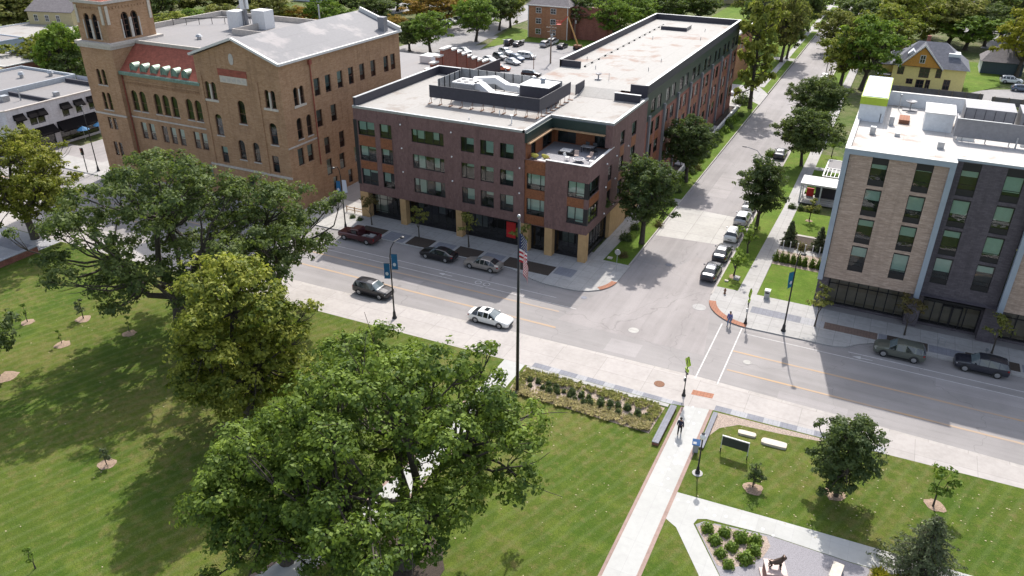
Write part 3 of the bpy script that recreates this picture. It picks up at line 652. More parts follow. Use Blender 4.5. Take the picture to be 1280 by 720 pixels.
wall_face(wall, F2, 88.7, YB, ZB, ZR, [o for o in side_ops if o[0] > 88.7])
FL = Face((XL, 0), (0, -1)); wall_face(wall, FL, -YB, -YF, 0, ZR, [(-98, -96.4, z0, z1) for z0, z1 in rows]+[(-90, -88.4, z0, z1) for z0, z1 in rows])
FB = Face((0, YB), (-1, 0)); wall_face(wall, FB, 46.6, -XL, 0, ZR, [])
# sides of the notch + underside (soffit) over the ground floor
wall.quad((-37.6, YF, 12.0), (-37.6, YF+.18, 12.0), (-37.6, YF+.18, ZB), (-37.6, YF, ZB)); wall.quad((-34.85, YF, ZB), (-34.85, YF+.18, ZB), (-34.85, YF+.18, 12.4), (-34.85, YF, 12.4))
wall.quad((-37.6, YF, 11.6), (-37.6, YF+.3, 11.6), (-37.6, YF+.3, ZR-.01), (-37.6, YF, ZR-.01))
wall.quad((XL, YF, ZB), (XR, YF, ZB), (XR, 90, ZB), (XL, 90, ZB))
# small terrace parapet caps
wall.build('wall', ['brown_brick', 'interior'], A)
for F, op, k in wins:
    if k == 'A': window(A, F, op, (0.5,), (0.28,), [(0, .5, rnd.uniform(.3, .75)), (.5, 1, rnd.uniform(.1, .6))])
    elif k == 'B': window(A, F, op, (0.68,), (0.28,), [(0, .68, rnd.uniform(.2, .7))])
    elif k == 'C': window(A, F, op, (0.16, 0.40, 0.66, 0.86), (), [(.16, .4, rnd.choice((.98, .98, .7))), (.66, .86, rnd.uniform(.6, 1)), (.0, .16, .5)], panels=())
    elif k == 'D': window(A, F, op, (0.36,), (), [(.36, 1, rnd.uniform(.12, .9))])
for op in cw: window(A, F1, op, (0.48,), (0.28,), [(0, .48, .78), (.48, 1, .9)])
for z0, z1 in rows[1:]: window(A, F2, (80.75, 84.0, z0, z1), (0.33, 0.66), (0.28,), [(0, .4, .7)])
for a, b in s2:
    for z0, z1 in rows:
        if z0 > 11 and a < 90: continue
        window(A, F2, (a, b, z0, z1), (0.5,), (), [(0, .5, .9), (.5, 1, rnd.uniform(.2, .9))])
cp = MB()
for z0, z1 in rows[1:]: cp.box(-29.78, YF-.03, z0+.02, XR+.03, YF+.42, z1-.02)
cp.build('corner_post', 'black_metal', A)
# orange spandrels between stacked windows
sp = MB()
for a0, a1 in ((-61.7, -59.1), (-58.3, -56.5)):
    for z0, z1 in ((7.18, 8.32), (10.38, 11.77)): fbox(sp, F1, a0, a1, z0, z1, -.02, .05)
fbox(sp, F1, -31.95, -29.8, 7.18, 8.32, -.02, .05)
fbox(sp, F2, 80.75, 84.0, 7.18, 8.32, -.02, .05)
for a, b in s2:
    for z0, z1 in ((7.18, 8.32), (10.38, 11.77)):
        if a < 90 and z0 > 10: continue
        fbox(sp, F2, a, b, z0, z1, -.02, .05)
sp.build('spandrel_panel', 'orange_panel', A)
mb = MB(); mb.box(XL-.1, YF-.02, 4.9, XL+.45, YF+.5, 13.75); mb.build('corner_post', 'black_metal', A)
mb = MB()
for x, zz in ((-55.0, (14.0, 10.9, 7.7)), (-47.6, (14.0, 10.9, 7.7)), (-38.2, (10.9, 7.7))):
    for z in zz: mb.ball((x, YF-.08, z), .11, 8)
for y in (86.2, 89.7, 94.2):
    for z in (4.5, 8.0, 11.0): mb.ball((XR+.08, y, z), .11, 8)
mb.build('wall_lamp', 'globe_white', A)
# roof, parapet rim
notch = [(-37.6, YF), (-37.6, 88.0), (XR, 88.0)]
rf = MB(); solid_roof(rf, [(XL+.3, YF+.3), (-37.9, YF+.3), (-37.9, 88.3), (XR-.3, 88.3), (XR-.3, YB), (XL+.3, YB)], ZR-.12)
rf.build('roof', 'roof_offwhite', A)
cap = MB()
for a, b in (((XL-.03, YF-.03), (-37.6, YF+.3)), ((-37.9, YF-.03), (-37.57, 88.0)), ((-37.57, 87.97), (XR+.03, 88.3)), ((XR-.3, 88.3), (XR+.03, YB))):
    cap.box(a[0], a[1], ZR-.25, b[0], b[1], ZR+.05)
cap.build('roof_coping', 'galvanised', A)
par = MB(); par.box(XL-.02, YF+.3, ZR-.3, XL+.3, YB+.2, ZR+1.0); par.box(XL+.3, YB-.1, ZR-.3, -56.2, YB+.2, ZR+1.0); par.box(-56.5, YB+.2, 12, -56.2, 110.6, ZR+1.0)
par.box(-33.2, 99.0, ZR-.3, XR-.3, 99.3, ZR+.85)
par.build('parapet', 'dark_parapet', A)
cap = MB(); cap.box(XL-.06, YF+.26, ZR+1.0, XL+.34, YB+.24, ZR+1.06); cap.box(XL+.34, YB-.14, ZR+1.0, -56.16, YB+.24, ZR+1.06); cap.box(-33.24, 98.96, ZR+.85, XR-.26, 99.34, ZR+.92)
cap.build('parapet_coping', 'galvanised', A)
# stepped dark wall above neighbour roof
mb = MB(); mb.box(-62.28, YB+.22, 8, -56.52, 103.4, ZR+.4); mb.build('stair_block', 'dark_parapet', A)
# terrace
TZ = 11.75
mb = MB(); mb.quad((-37.6, YF+.25, TZ), (XR-.05, YF+.25, TZ), (XR-.05, 89.4, TZ), (-37.6, 89.4, TZ)); mb.build('terrace_floor', 'terrace_deck', A)
mb = MB(); mb.box(-34.85, YF+.01, TZ-.2, XR-.01, YF+.24, 12.38); mb.box(XR-.24, YF+.24, TZ-.2, XR-.01, 88.69, 12.38)
mb.box(-37.6, YF+.19, TZ-.2, -34.86, YF+.4, 12.05); mb.box(-34.9, YF+.19, TZ-.2, -34.7, YF+1.0, 12.38); mb.build('terrace_parapet', 'brown_brick', A)
mb = MB(); mb.box(-34.9, YF-.04, 12.38, XR+.04, YF+.28, 12.45); mb.box(XR-.28, YF+.28, 12.38, XR+.04, 88.7, 12.45); mb.build('terrace_coping', 'white_trim', A)
mb = MB(); TB = Face((0, 89.4), (1, 0)); TL = Face((-37.6, 0), (0, 1))
top_ops = [(-37.2, -34.7, TZ+.05, 14.0), (-32.2, -30.3, TZ+.05, 14.0)]
wall_face(mb, TB, -37.6, XR-.3, TZ, 14.4, top_ops)
TLo = [(82.2, 83.6, TZ+.05, 13.9), (85.6, 88.6, TZ+.05, 14.0)]
wall_face(mb, TL, YF+.3, 89.4, TZ, 14.4, TLo); mb.build('terrace_wall', ['orange_panel', 'interior'], A)
for op in top_ops: window(A, TB, op, (.5,), (), 0, glass='glass', kind='terrace_door')
for op in TLo: window(A, TL, op, (.5,), (), 0, kind='terrace_door')
mb = MB(); mb.box(-37.62, YF+.02, 14.1, -37.3, 88.0, ZR-.26); mb.box(-37.3, 87.7, 14.1, XR-.9, 88.0, ZR-.26); mb.build('fascia', 'green_panel', A)
mb = MB(); mb.box(-37.3, YF+.1, 13.95, -36.9, 88.0, 14.1); mb.box(-37.3, 87.3, 13.95, XR-.9, 87.7, 14.1); mb.box(-37.29, 88.0, 14.0, XR-.9, 89.4, 14.1); mb.build('soffit', 'wood', A)
mb = MB(); mb.box(XR-.9, 87.72, 12.45, XR-.01, 88.68, ZR-.26); mb.build('terrace_pier', 'brown_brick', A)
# ground floor: piers, recessed shopfronts
mb = MB()
for a0, a1 in ((-62.3, -61.0), (-55.9, -55.0), (-47.3, -46.4), (-38.0, -36.95), (-34.75, -33.75), (-30.3, -29.3)): mb.box(a0, YF+.02, 0, a1, YF+.95, ZB-.004)
mb.box(XR-1.1, 88.9, 0, XR-.02, 95.3, ZB-.004); mb.box(XR-1.1, 96.6, 0, XR-.02, YB, ZB-.004)
mb.build('pier', 'tan_pier', A)
F3 = Face((0, 81.3), (1, 0))
gl = MB(); wall_face(gl, F3, XL+.2, XR-1.1, 0, ZB-.01, [(-60.9, -56.0, .35, 3.5), (-54.9, -47.4, .35, 3.5), (-46.3, -38.1, .35, 3.5), (-36.8, -34.85, .2, 3.2), (-33.65, -30.4, .35, 3.5)], depth=1.2)
F4 = Face((XR-.5, 0), (0, 1)); wall_face(gl, F4, YF+.95, 88.9, 0, ZB-.01, [(81.4, 88.7, .3, 3.4)], depth=1.2)
gl.build('shopfront_base', ['window_frame_dark', 'interior'], A)
window(A, F3, (-60.9, -56.0, .35, 3.5), (.2, .45, .62, .8), (.2, .75), [(0, .45, .9)], glass='store_glass', bm='blind', kind='shop_window')
window(A, F3, (-54.9, -47.4, .35, 3.5), (.14, .28, .43, .57, .72, .86), (.3,), [(.14, .28, .3), (.57, .72, .4)], glass='store_glass', bm='blind_grey', kind='shop_window')
window(A, F3, (-46.3, -38.1, .35, 3.5), (.14, .28, .41, .54, .67, .8, .92), (.3,), [(.15, .36, .6)], glass='store_glass', bm='blind_grey', kind='shop_window')
window(A, F3, (-36.8, -34.85, .2, 3.2), (.5,), (.35,), 0, glass='store_glass', kind='shop_door')
window(A, F3, (-33.65, -30.4, .35, 3.5), (.25, .5, .75), (.3, .5), [(.2, .75, .55)], glass='store_glass', bm='blind_grey', kind='shop_window')
window(A, F4, (81.4, 88.7, .3, 3.4), (.14, .28, .42, .56, .7, .85), (.3,), [(.3, .42, .6)], glass='store_glass', bm='blind_grey', kind='shop_window')
mb = MB(); fbox(mb, F3, -40.5, -39.2, .95, 3.1, .06, .085); mb.build('window_poster', 'sign_red', A)
mb = MB(); mb.box(-60.9, 79.2, 3.55, -56, 80.25, 3.78) if False else None
# --- long rear wing along the side street
WX0, WX1, WY0, WY1, WZ = -46.7, -29.5, 101.9, 162.3, 17.1
FW_ = Face((WX1, 0), (0, 1)); wm = MB(); ops = []; spn = MB(); pil = MB()
cols = []
y = 104.2
while y < WY1-3:
    cols.append((y, y+1.9)); cols.append((y+3.0, y+4.9)); y += 7.45
wrows = ((12.6, 14.6), (9.4, 11.4), (6.1, 8.1), (2.6, 4.9))
for a, b in cols:
    for z0, z1 in wrows: ops.append((a, b, z0, z1))
wall_face(wm, FW_, WY0, WY1, 0, 11.9, [o for o in ops if o[2] < 11.8]); wm.build('wall', ['red_brick', 'interior'], A)
wm = MB(); wall_face(wm, FW_, WY0, WY1, 11.9, WZ-1.2, [o for o in ops if o[2] > 11.8]); wm.build('upper_cladding', ['green_panel', 'interior'], A)
for i, op in enumerate(ops): window(A, FW_, op, (.5,), (), [(0, 1, rnd.choice((.4, .7, .95, .98, 0.98)))] if rnd.random() < .85 else 0, fw=.06, inset=.05, bm='white_trim')
for i, (a, b) in enumerate(cols):
    if i % 2 == 0: pil.box(WX1, a-.95, 0.2, WX1+.28, a-.35, 12.6)
    fbox(spn, FW_, a-.03, b+.03, 8.13, 9.37, -.02, .05); fbox(spn, FW_, a-.03, b+.03, 4.93, 6.07, -.02, .05)
pil.build('downpipe_column', 'grey_metal', A); spn.build('spandrel_panel', 'orange_panel', A)
mb = MB(); mb.box(WX1-.3, WY0, WZ-1.2, WX1+.06, WY1, WZ); mb.box(WX0, WY1-.3, WZ-1.2, WX1-.3, WY1, WZ); mb.box(WX0, 112.0, WZ-1.2, WX0+.3, WY1-.3, WZ); mb.box(WX1-2.4, WY0-.2, 10.2, WX1-.3, WY0+.15, WZ-.02); mb.box(WX1-.3, WY0-.2, 10.2, WX1+.03, WY0, WZ-.02)
mb.box(WX0, 112.0, WZ-1.2, WX0+3.4, 112.3, WZ-.02)
mb.build('parapet', 'dark_parapet', A)
mb = MB(); mb.box(WX1-.34, WY0-.22, WZ, WX1+.1, WY1+.04, WZ+.06); mb.box(WX0-.04, WY1-.34, WZ, WX1-.34, WY1+.04, WZ+.06); mb.box(WX0-.04, 111.9, WZ, WX0+.34, WY1-.34, WZ+.06); mb.build('parapet_coping', 'galvanised', A)
mb = MB(); FWb = Face((0, WY1), (-1, 0)); wall_face(mb, FWb, -WX1, -WX0, 0, WZ-1.2, []); FWl = Face((WX0, 0), (0, -1)); wall_face(mb, FWl, -WY1, -WY0, 0, WZ-1.2, [(-y-1.6, -y, z0, z1) for y in range(116, 160, 6) for z0, z1 in wrows])
FWf = Face((0, WY0), (1, 0)); wall_face(mb, FWf, WX0, WX1, ZR-.2, WZ-1.2, []); mb.build('wall', ['red_brick', 'interior'], A)
mb = MB(); solid_roof(mb, [(WX0+.3, 101.8), (WX1-.3, 101.8), (WX1-.3, WY1-.3), (WX0+.3, WY1-.3)], WZ-1.0); mb.quad((WX0+.3, 99.0, ZR-.1), (-33.2, 99.0, ZR-.1), (-33.2, 101.8, WZ-1.0), (WX0+.3, 101.8, WZ-1.0)); mb.build('roof', 'roof_wing', A)
mb = MB(); mb.box(-42.0, 150.5, WZ-1.0, -37.2, 154.3, WZ-.35); mb.build('roof_hatch', 'roof_offwhite', A)
mb = MB(); mb.box(-42.1, 150.4, WZ-1.0, -37.1, 150.5, WZ-.4); mb.build('hatch_edge', 'dark_parapet', A)
mb = MB()
for k in range(15): mb.box(-43.1, 113+3.0*k, WZ-1.0, -42.85, 113.35+3.0*k, WZ-.8)
mb.tube([(-42.97, 113, WZ-.78), (-42.97, 155.5, WZ-.78)], .03, 5); mb.build('roof_cable_run', 'black_metal', A)
mb = MB()
for x, yy in ((-41, 112.5), (-33.5, 115), (-33.6, 122), (-40.5, 140), (-32.6, 143), (-44.5, 118), (-34, 152)):
    mb.tube([(x, yy, WZ-1), (x, yy, WZ-.45)], .06, 6); 
mb.build('vent_pipe', 'galvanised', A)
mb = MB(); mb.lathe([(.5, 0), (.55, .05), (.1, .1), (.08, .7), (.02, .72)], (-38.3, 106.5, WZ-1.0+.02), 10); mb.lathe([(.05, 0), (.3, .05), (.5, .22), (.48, .22), (.25, .1), (.02, .06)], (-38.3, 106.5, WZ-.4), 12); mb.tube([(-36.6, 106.2, WZ-1), (-36.6, 106.2, WZ+.1)], .03, 5); mb.build('satellite_dish', 'grey_metal', A)
# --- roof plant behind a dark screen on short legs
mb = MB(); mb.box(-54.4, 86.5, 16.15, -38.55, 86.58, 17.75); mb.box(-38.63, 86.58, 16.15, -38.55, 96.6, 17.75); mb.box(-38.6, 98.4, 15.6, -38.5, 101.6, 17.0); mb.build('plant_screen', 'dark_parapet', A)
mb = MB()
for k in range(11):
    x = -54.2+1.55*k
    mb.tube([(x, 86.62, 15.4), (x, 86.62, 17.7)], .035, 5); mb.tube([(x, 86.62, 16.3), (x, 85.9, 15.42)], .025, 5); mb.box(x-.1, 85.8, 15.38, x+.1, 86.7, 15.44)
for k in range(7):
    yy = 87.4+1.5*k; mb.tube([(-38.66, yy, 15.4), (-38.66, yy, 17.7)], .035, 5); mb.box(-38.8, yy-.15, 15.38, -38.1, yy+.15, 15.44)
mb.tube([(-54.2, 86.7, 16.2), (-38.7, 86.7, 16.2)], .03, 5)
mb.build('screen_leg', 'rust', A)
mb = MB(); mb.box(-55.2, 96.5, 15.5, -44.0, 96.56, 17.9); mb.box(-55.2, 90.0, 15.5, -55.14, 96.5, 17.7); mb.box(-43.9, 97.0, 15.5, -40.0, 97.06, 17.6)
mb.build('plant_screen', 'galvanised', A)
mb = MB()
for k in range(9): mb.box(-55.2+1.35*k, 96.42, 15.4, -55.12+1.35*k, 96.5, 17.95)
for k in range(5): mb.box(-55.14, 90.2+1.4*k, 15.4, -55.06, 90.3+1.4*k, 17.75)
mb.build('screen_post', 'black_metal', A)
mb = MB(); mb.box(-52.2, 89.2, 15.4, -49.4, 91.6, 17.7); mb.build('chiller_unit', 'galvanised', A)
mb = MB(); mb.box(-52.4, 89.0, 17.7, -49.2, 91.8, 17.85); 
def duct(pts, w, h):
    for i in range(len(pts)-1):
        a, b = pts[i], pts[i+1]; d = (Vector(b)-Vector(a)); n = Vector((-d.y, d.x, 0)).normalized()*w/2
        vs = []
        for p in (a, b):
            p = Vector(p)
            for s_, zz in ((-1, 0), (1, 0), (1, h), (-1, h)): q = p+n*s_; vs.append((q.x, q.y, q.z+zz))
        mb.add(vs, [(0, 1, 2, 3), (7, 6, 5, 4), (0, 4, 5, 1), (1, 5, 6, 2), (2, 6, 7, 3), (3, 7, 4, 0)])
duct([(-49.6, 90.4, 17.0), (-48.6, 90.3, 17.0), (-47.0, 90.2, 16.0), (-43.3, 90.0, 16.0)], 1.3, .85)
duct([(-51.0, 92.4, 17.0), (-48.2, 93.6, 17.2), (-46.4, 93.6, 16.4), (-44.8, 93.6, 16.4), (-43.3, 93.4, 16.0)], 1.1, .85)
mb.build('ventilation_duct', 'duct_white', A)
mb = MB()
for x, yy in ((-51.7, 89.7), (-50.6, 89.7), (-51.7, 91.0), (-50.6, 91.0)): mb.lathe([(.38, 0), (.38, .06), (.05, .07)], (x, yy, 17.85), 12)
mb.build('fan', 'black_metal', A)
mb = MB(); mb.box(-43.4, 90.9, 15.4, -39.3, 94.6, 17.95); mb.build('plant_box', 'dark_parapet', A)
mb = MB(); mb.box(-43.5, 90.8, 17.95, -39.2, 94.7, 18.05); mb.build('plant_box_cap', 'galvanised', A)
mb = MB(); mb.lathe([(.3, 0), (.3, .3), (.42, .35), (.3, .6), (.05, .68)], (-41.2, 93.4, 18.05), 12); mb.lathe([(.3, 0), (.3, .3), (.42, .35), (.3, .6), (.05, .68)], (-44.6, 97.8, 17.0), 12); mb.build('vent_cowl', 'galvanised', A)
mb = MB()
for x, yy, h in ((-40.6, 82.9, .9), (-43.4, 85.2, .7), (-56.5, 90, .3), (-46.0, 82.0, .25)): mb.tube([(x, yy, 15.38), (x, yy, 15.38+h)], .07, 6)
mb.lathe([(.2, 0), (.24, .1), (.02, .16)], (-40.6, 82.9, 16.28), 8); mb.build('vent_pipe', 'duct_white', A)

# ================= terrace furniture (things of their own)
def lounge_chair(loc, rz, label, mat, seat=.42, group=None):
    r = empty('terrace_chair', loc, rz, label, 'chair', group)
    m = MB(); m.box(-.26, -.26, seat-.06, .26, .26, seat); m.build('seat', mat, r)
    m = MB(); m.add([(-.26, .24, seat), (.26, .24, seat), (.26, .42, seat+.45), (-.26, .42, seat+.45), (-.26, .28, seat), (.26, .28, seat), (.26, .46, seat+.45), (-.26, .46, seat+.45)], [(0, 1, 2, 3), (7, 6, 5, 4), (3, 2, 6, 7), (0, 3, 7, 4), (1, 5, 6, 2), (0, 4, 5, 1)]); m.build('backrest', mat, r)
    for sx in (-.22, .22):
        for sy in (-.22, .22): q = MB(); q.tube([(sx, sy, 0), (sx*.9, sy*.9, seat-.06)], .02, 5); q.build('leg', mat, r)
    return r
MATS['furn_white'] = MATS['white_trim']; plain('furn_beige', (0.42, 0.32, 0.27), .7); plain('furn_yellow', (0.55, 0.48, 0.10), .6)
lounge_chair((-33.3, 83.2, TZ), 1.4, 'white low chair at the left of the fire bowl on the brick corner terrace', 'furn_white')
lounge_chair((-32.6, 84.4, TZ), .3, 'beige low chair behind and left of the fire bowl on the terrace', 'furn_beige')
lounge_chair((-31.0, 84.6, TZ), -.4, 'beige low chair behind and right of the fire bowl on the terrace', 'furn_beige')
lounge_chair((-30.2, 83.2, TZ), -1.4, 'white low chair at the right of the fire bowl beside the terrace parapet', 'furn_white')
def dish_chair(loc, rz, label):
    r = empty('dish_chair', loc, rz, label, 'chair', 'yellow round dish chairs')
    m = MB(); m.lathe([(.02, 0), (.25, .05), (.45, .22), (.5, .4), (.47, .4), (.42, .24), (.22, .1), (.02, .06)], (0, 0, 0), 14); s_ = m.build('seat', 'furn_yellow', r, True); s_.location = (0, 0, .28); s_.rotation_euler = (-.7, 0, 0)
    for k in range(3):
        q = MB(); a = 2.1*k; q.tube([(.3*math.cos(a), .3*math.sin(a), 0), (.05*math.cos(a), .05*math.sin(a), .32)], .018, 5); q.build('leg', 'black_metal', r)
dish_chair((-36.9, 81.5, TZ), .1, 'left yellow round dish chair in the orange bay of the terrace')
dish_chair((-35.6, 81.7, TZ), -.1, 'right yellow round dish chair next to the low brick pier of the terrace')
r = empty('fire_bowl', (-31.8, 83.2, TZ), 0, 'round white-rimmed fire bowl between four low chairs on the terrace', 'fire bowl')
m = MB(); m.lathe([(.3, 0), (.45, .2), (.62, .36), (.7, .38), (.7, .42), (.6, .42), (.55, .34), (.05, .25)], (0, 0, 0), 18); m.build('bowl', 'galvanised', r)
m = MB(); m.lathe([(.55, .345), (.3, .36), (.02, .38)], (0, 0, 0), 12); m.build('bowl_fill', 'gravel', r)
r = empty('daybed', (-34.2, 85.6, TZ), 0, 'low black daybed with a white cushion beside the terrace door', 'daybed')
m = MB(); m.box(-1.0, -.7, 0, 1.0, .7, .35); m.build('frame', 'black_metal', r); m = MB(); m.box(-.85, -.6, .35, .5, .5, .47); m.build('cushion', 'white_trim', r)
r = empty('dining_table', (-32.2, 87.2, TZ), 0, 'small pale dining table with dark chairs against the orange terrace wall', 'table')
m = MB(); m.box(-.8, -.45, .7, .8, .45, .75); m.build('table_top', 'galvanised', r)
for sx in (-.7, .7):
    for sy in (-.35, .35): m = MB(); m.box(sx-.03, sy-.03, 0, sx+.03, sy+.03, .7); m.build('leg', 'black_metal', r)
for i, (x, y_, a, l) in enumerate(((-32.7, 88.0, 0, 'left dark chair behind the small terrace dining table'), (-31.7, 88.0, 0, 'right dark chair behind the small terrace dining table'), (-31.0, 86.6, 2.4, 'dark chair in front of the small terrace dining table'))):
    lounge_chair((x, y_, TZ), a, l, 'black_metal', .46)
m = MB(); m.box(-30.6, 80.3+.45, TZ, -30.0, 81.2, TZ+.35) if False else None
m = MB(); m.prism([(-36.2, 80.75), (-35.0, 80.75), (-35.1, 81.15), (-36.1, 81.2)], TZ, TZ+.32); tag(m.build('storage_box', 'white_trim'), 'low white storage box in front of the yellow dish chairs', 'box')
# ================= tan brick hall with corner tower
Bd = empty('church_building', (0, 0, 0), 0, 'tan brick church building with a square corner tower, arched windows and a red tiled mansard', 'building')
CY = 77.0
def arched(mb, root, F, u0, u1, z0, z1, pane='interior_glass', frame='stone_trim', blind=0, sill=True):
    # fills the two corners above a round arch at the head of a rectangular opening; window frame + pane as parts
    r = (u1-u0)/2; c = (u0+u1)/2; n = 7
    for s in (-1, 1):
        pts = [(c+s*r, z1-r), (c+s*r, z1)]+[(c+s*r*math.cos(math.radians(a)), z1-r+r*math.sin(math.radians(a))) for a in [90-90*i/n for i in range(n)]]
        front = [F.p(a, z, .0) for a, z in pts]; back = [F.p(a, z, .16) for a, z in pts]
        k = len(pts); fs = [tuple(range(k)) if s > 0 else tuple(reversed(range(k)))]
        fs += [(i, (i+1) % k, k+(i+1) % k, k+i) for i in range(k)]
        mb.add(front+back, fs, 0)
    w = window(root, F, (u0, u1, z0, z1-.02), (), (.42,), blind, frame='window_frame_brown', fw=.07, inset=.17)
    if sill:
        s_ = MB(); fbox(s_, F, u0-.1, u1+.1, z0-.16, z0, -.07, .1); s_.build('sill', 'stone_trim', w)
    return w
plain('window_frame_brown', (0.14, 0.075, 0.055), .7, var=.2)
cw_ = MB()
FC = Face((0, CY), (1, 0)); FS = Face((-71, 0), (0, 1))
GX0, GX1, MX0, TX0 = -85.6, -71.0, -101.2, -107.9
aw = []; rw = []
# gable front
aw += [(-84.4, -83.5, 14.6, 17.0), (-83.3, -82.4, 14.6, 17.0), (-73.9, -73.1, 14.6, 17.0), (-72.9+.0, -72.1, 14.6, 17.0), (-79.0, -77.7, 11.8, 15.0), (-83.6, -82.3, 9.6, 12.6), (-73.9, -72.6, 9.6, 12.6), (-80.0, -78.8, 6.6, 9.4), (-77.4, -76.2, 6.6, 9.4)]
rw += [(-83.4, -82.2, 5.6, 8.0), (-74.2, -73.0, 5.6, 8.0), (-79.2, -78.0, 1.4, 4.2), (-83.4, -82.2, 1.4, 4.0), (-74.2, -73.0, 1.4, 4.0)]
gop = aw+rw
wall_face(cw_, FC, GX0, GX1, 0, 20.3, gop)
cw_.add([(GX0, CY, 20.3), (GX1, CY, 20.3), (-78.0, CY, 22.9)], [(0, 1, 2)])
for o in aw: arched(cw_, Bd, FC, *o)
for o in rw: window(Bd, FC, o, (), (.5,), rnd.choice((0, .4, .6)), frame='window_frame_brown', inset=.12)
# middle part under the mansard
CYM = CY+.5; FM = Face((0, CYM), (1, 0)); am = []; rm = []
for x in (-99.6, -97.9, -95.0, -93.3, -91.6, -88.7, -87.0): am.append((x-.64, x+.64, 10.9, 13.9))
for x in (-99.0, -97.3, -94.7, -93.0, -91.3, -88.4, -86.9): rm.append((x-.58, x+.58, 6.7, 9.2)); rm.append((x-.58, x+.58, 1.6, 4.6))
wall_face(cw_, FM, MX0, GX0, 0, 16.4, am+rm)
for o in am: arched(cw_, Bd, FM, *o)
for o in rm: window(Bd, FM, o, (), (.5,), rnd.choice((0, .5, .6)), frame='window_frame_brown', inset=.12)
cw_.quad((GX0, CY, 0), (GX0, CYM, 0), (GX0, CYM, 16.4), (GX0, CY, 16.4)); 
# east (right) side
ar = [(79.3, 80.2, 14.5, 17.0), (80.5, 81.4, 14.5, 17.0), (79.2, 80.3, 10.0, 12.9), (81.2, 82.3, 10.0, 12.9)]
rs = []
for y in (84.2, 86.6, 89.3, 91.9, 94.6, 97.4, 100.8, 102.7): rs.append((y-.62, y+.62, 14.9, 17.3))
for y in (84.0, 87.2): rs.append((y-.62, y+.62, 10.6, 13.0))
for y in (79.3, 81.3, 85.0, 88.4, 92.0): rs.append((y-.6, y+.6, 6.4, 8.8))
for y in (85.0, 88.0, 91.6, 95, 98.4): rs.append((y-.6, y+.6, 3.2, 5.6))
for y in (86, 89.6): rs.append((y-.5, y+.5, .5, 2.6))
wall_face(cw_, FS, CY, 104.7, 0, 20.3, ar+rs)
for o in ar: arched(cw_, Bd, FS, *o)
for o in rs: window(Bd, FS, o, (), (.5,), rnd.choice((.4, .55, .7, 1)), frame='window_frame_brown', inset=.12, bm=rnd.choice(('blind', 'blind_grey')))
# bricked-up openings as shallow raised frames
for y in (89.6, 92.4, 95.2, 98.0, 101.0, 102.9):
    fbox(cw_, FS, y-.62, y-.55, 10.4, 13.2, -.03, .05); fbox(cw_, FS, y-.62, y+.55, 13.2, 13.28, -.03, .05)
cw_.quad((-71, 104.7, 0), (GX0, 104.7, 0), (GX0, 104.7, 20.3), (-71, 104.7, 20.3)); cw_.add([(-71, 104.7, 20.3), (-85, 104.7, 20.3), (-78, 104.7, 22.9)], [(0, 1, 2)])
cw_.quad((GX0, 80.6, 16), (GX0, 80.6, 20.3), (GX0, 77, 20.3), (GX0, 77, 16)); cw_.quad((GX0, CY, 19), (GX0, 104.7, 19), (GX0, 104.7, 20.3), (GX0, CY, 20.3))
# back and west walls
cw_.quad((GX0, 104.7, 0), (-107.5, 104.7, 0), (-107.5, 104.7, 19.9), (GX0, 104.7, 19.9)); cw_.quad((-107.5, 104.7, 0), (-107.5, 85.7, 0), (-107.5, 85.7, 19.9), (-107.5, 104.7, 19.9))
# corbel table under the eaves: small brick teeth
for k in range(46): x = MX0+.35+.335*k; fbox(cw_, FM, x, x+.16, 14.75, 15.2, -.10, .05)
fbox(cw_, FM, MX0+.1, GX0, 15.2, 15.4, -.12, .05)
# buttress-like pilasters on the gable front
for x in (-84.9, -80.9, -75.0): fbox(cw_, FC, x-.25, x+.25, 0, 17.8, -.12, .05) if x != -80.9 else None
# ---- tower
TY1 = 85.6; FT = Face((0, CY-.3), (1, 0)); FTR = Face((MX0, 0), (0, 1))
tops = []
for z0, z1 in ((14.3, 16.6), (10.6, 13.2)): tops += [(-105.6, -104.8, z0, z1), (-104.5, -103.7, z0, z1)]
tr = [(-105.6, -104.8, 7.6, 9.4), (-104.5, -103.7, 7.6, 9.4), (-105.6, -104.8, 3.4, 5.6), (-104.5, -103.7, 3.4, 5.6)]
wall_face(cw_, FT, TX0, MX0, 0, 20.0, tops+tr)
for o in tops: arched(cw_, Bd, FT, *o)
for o in tr: window(Bd, FT, o, (), (.5,), 0, frame='window_frame_brown', inset=.12)
wall_face(cw_, FTR, CY-.3, TY1, 0, 20.0, [])
FTL = Face((TX0, 0), (0, -1)); wall_face(cw_, FTL, -TY1, -(CY-.3), 0, 20.0, []); FTB = Face((0, TY1), (-1, 0)); wall_face(cw_, FTB, -MX0, -TX0, 0, 20.0, [])
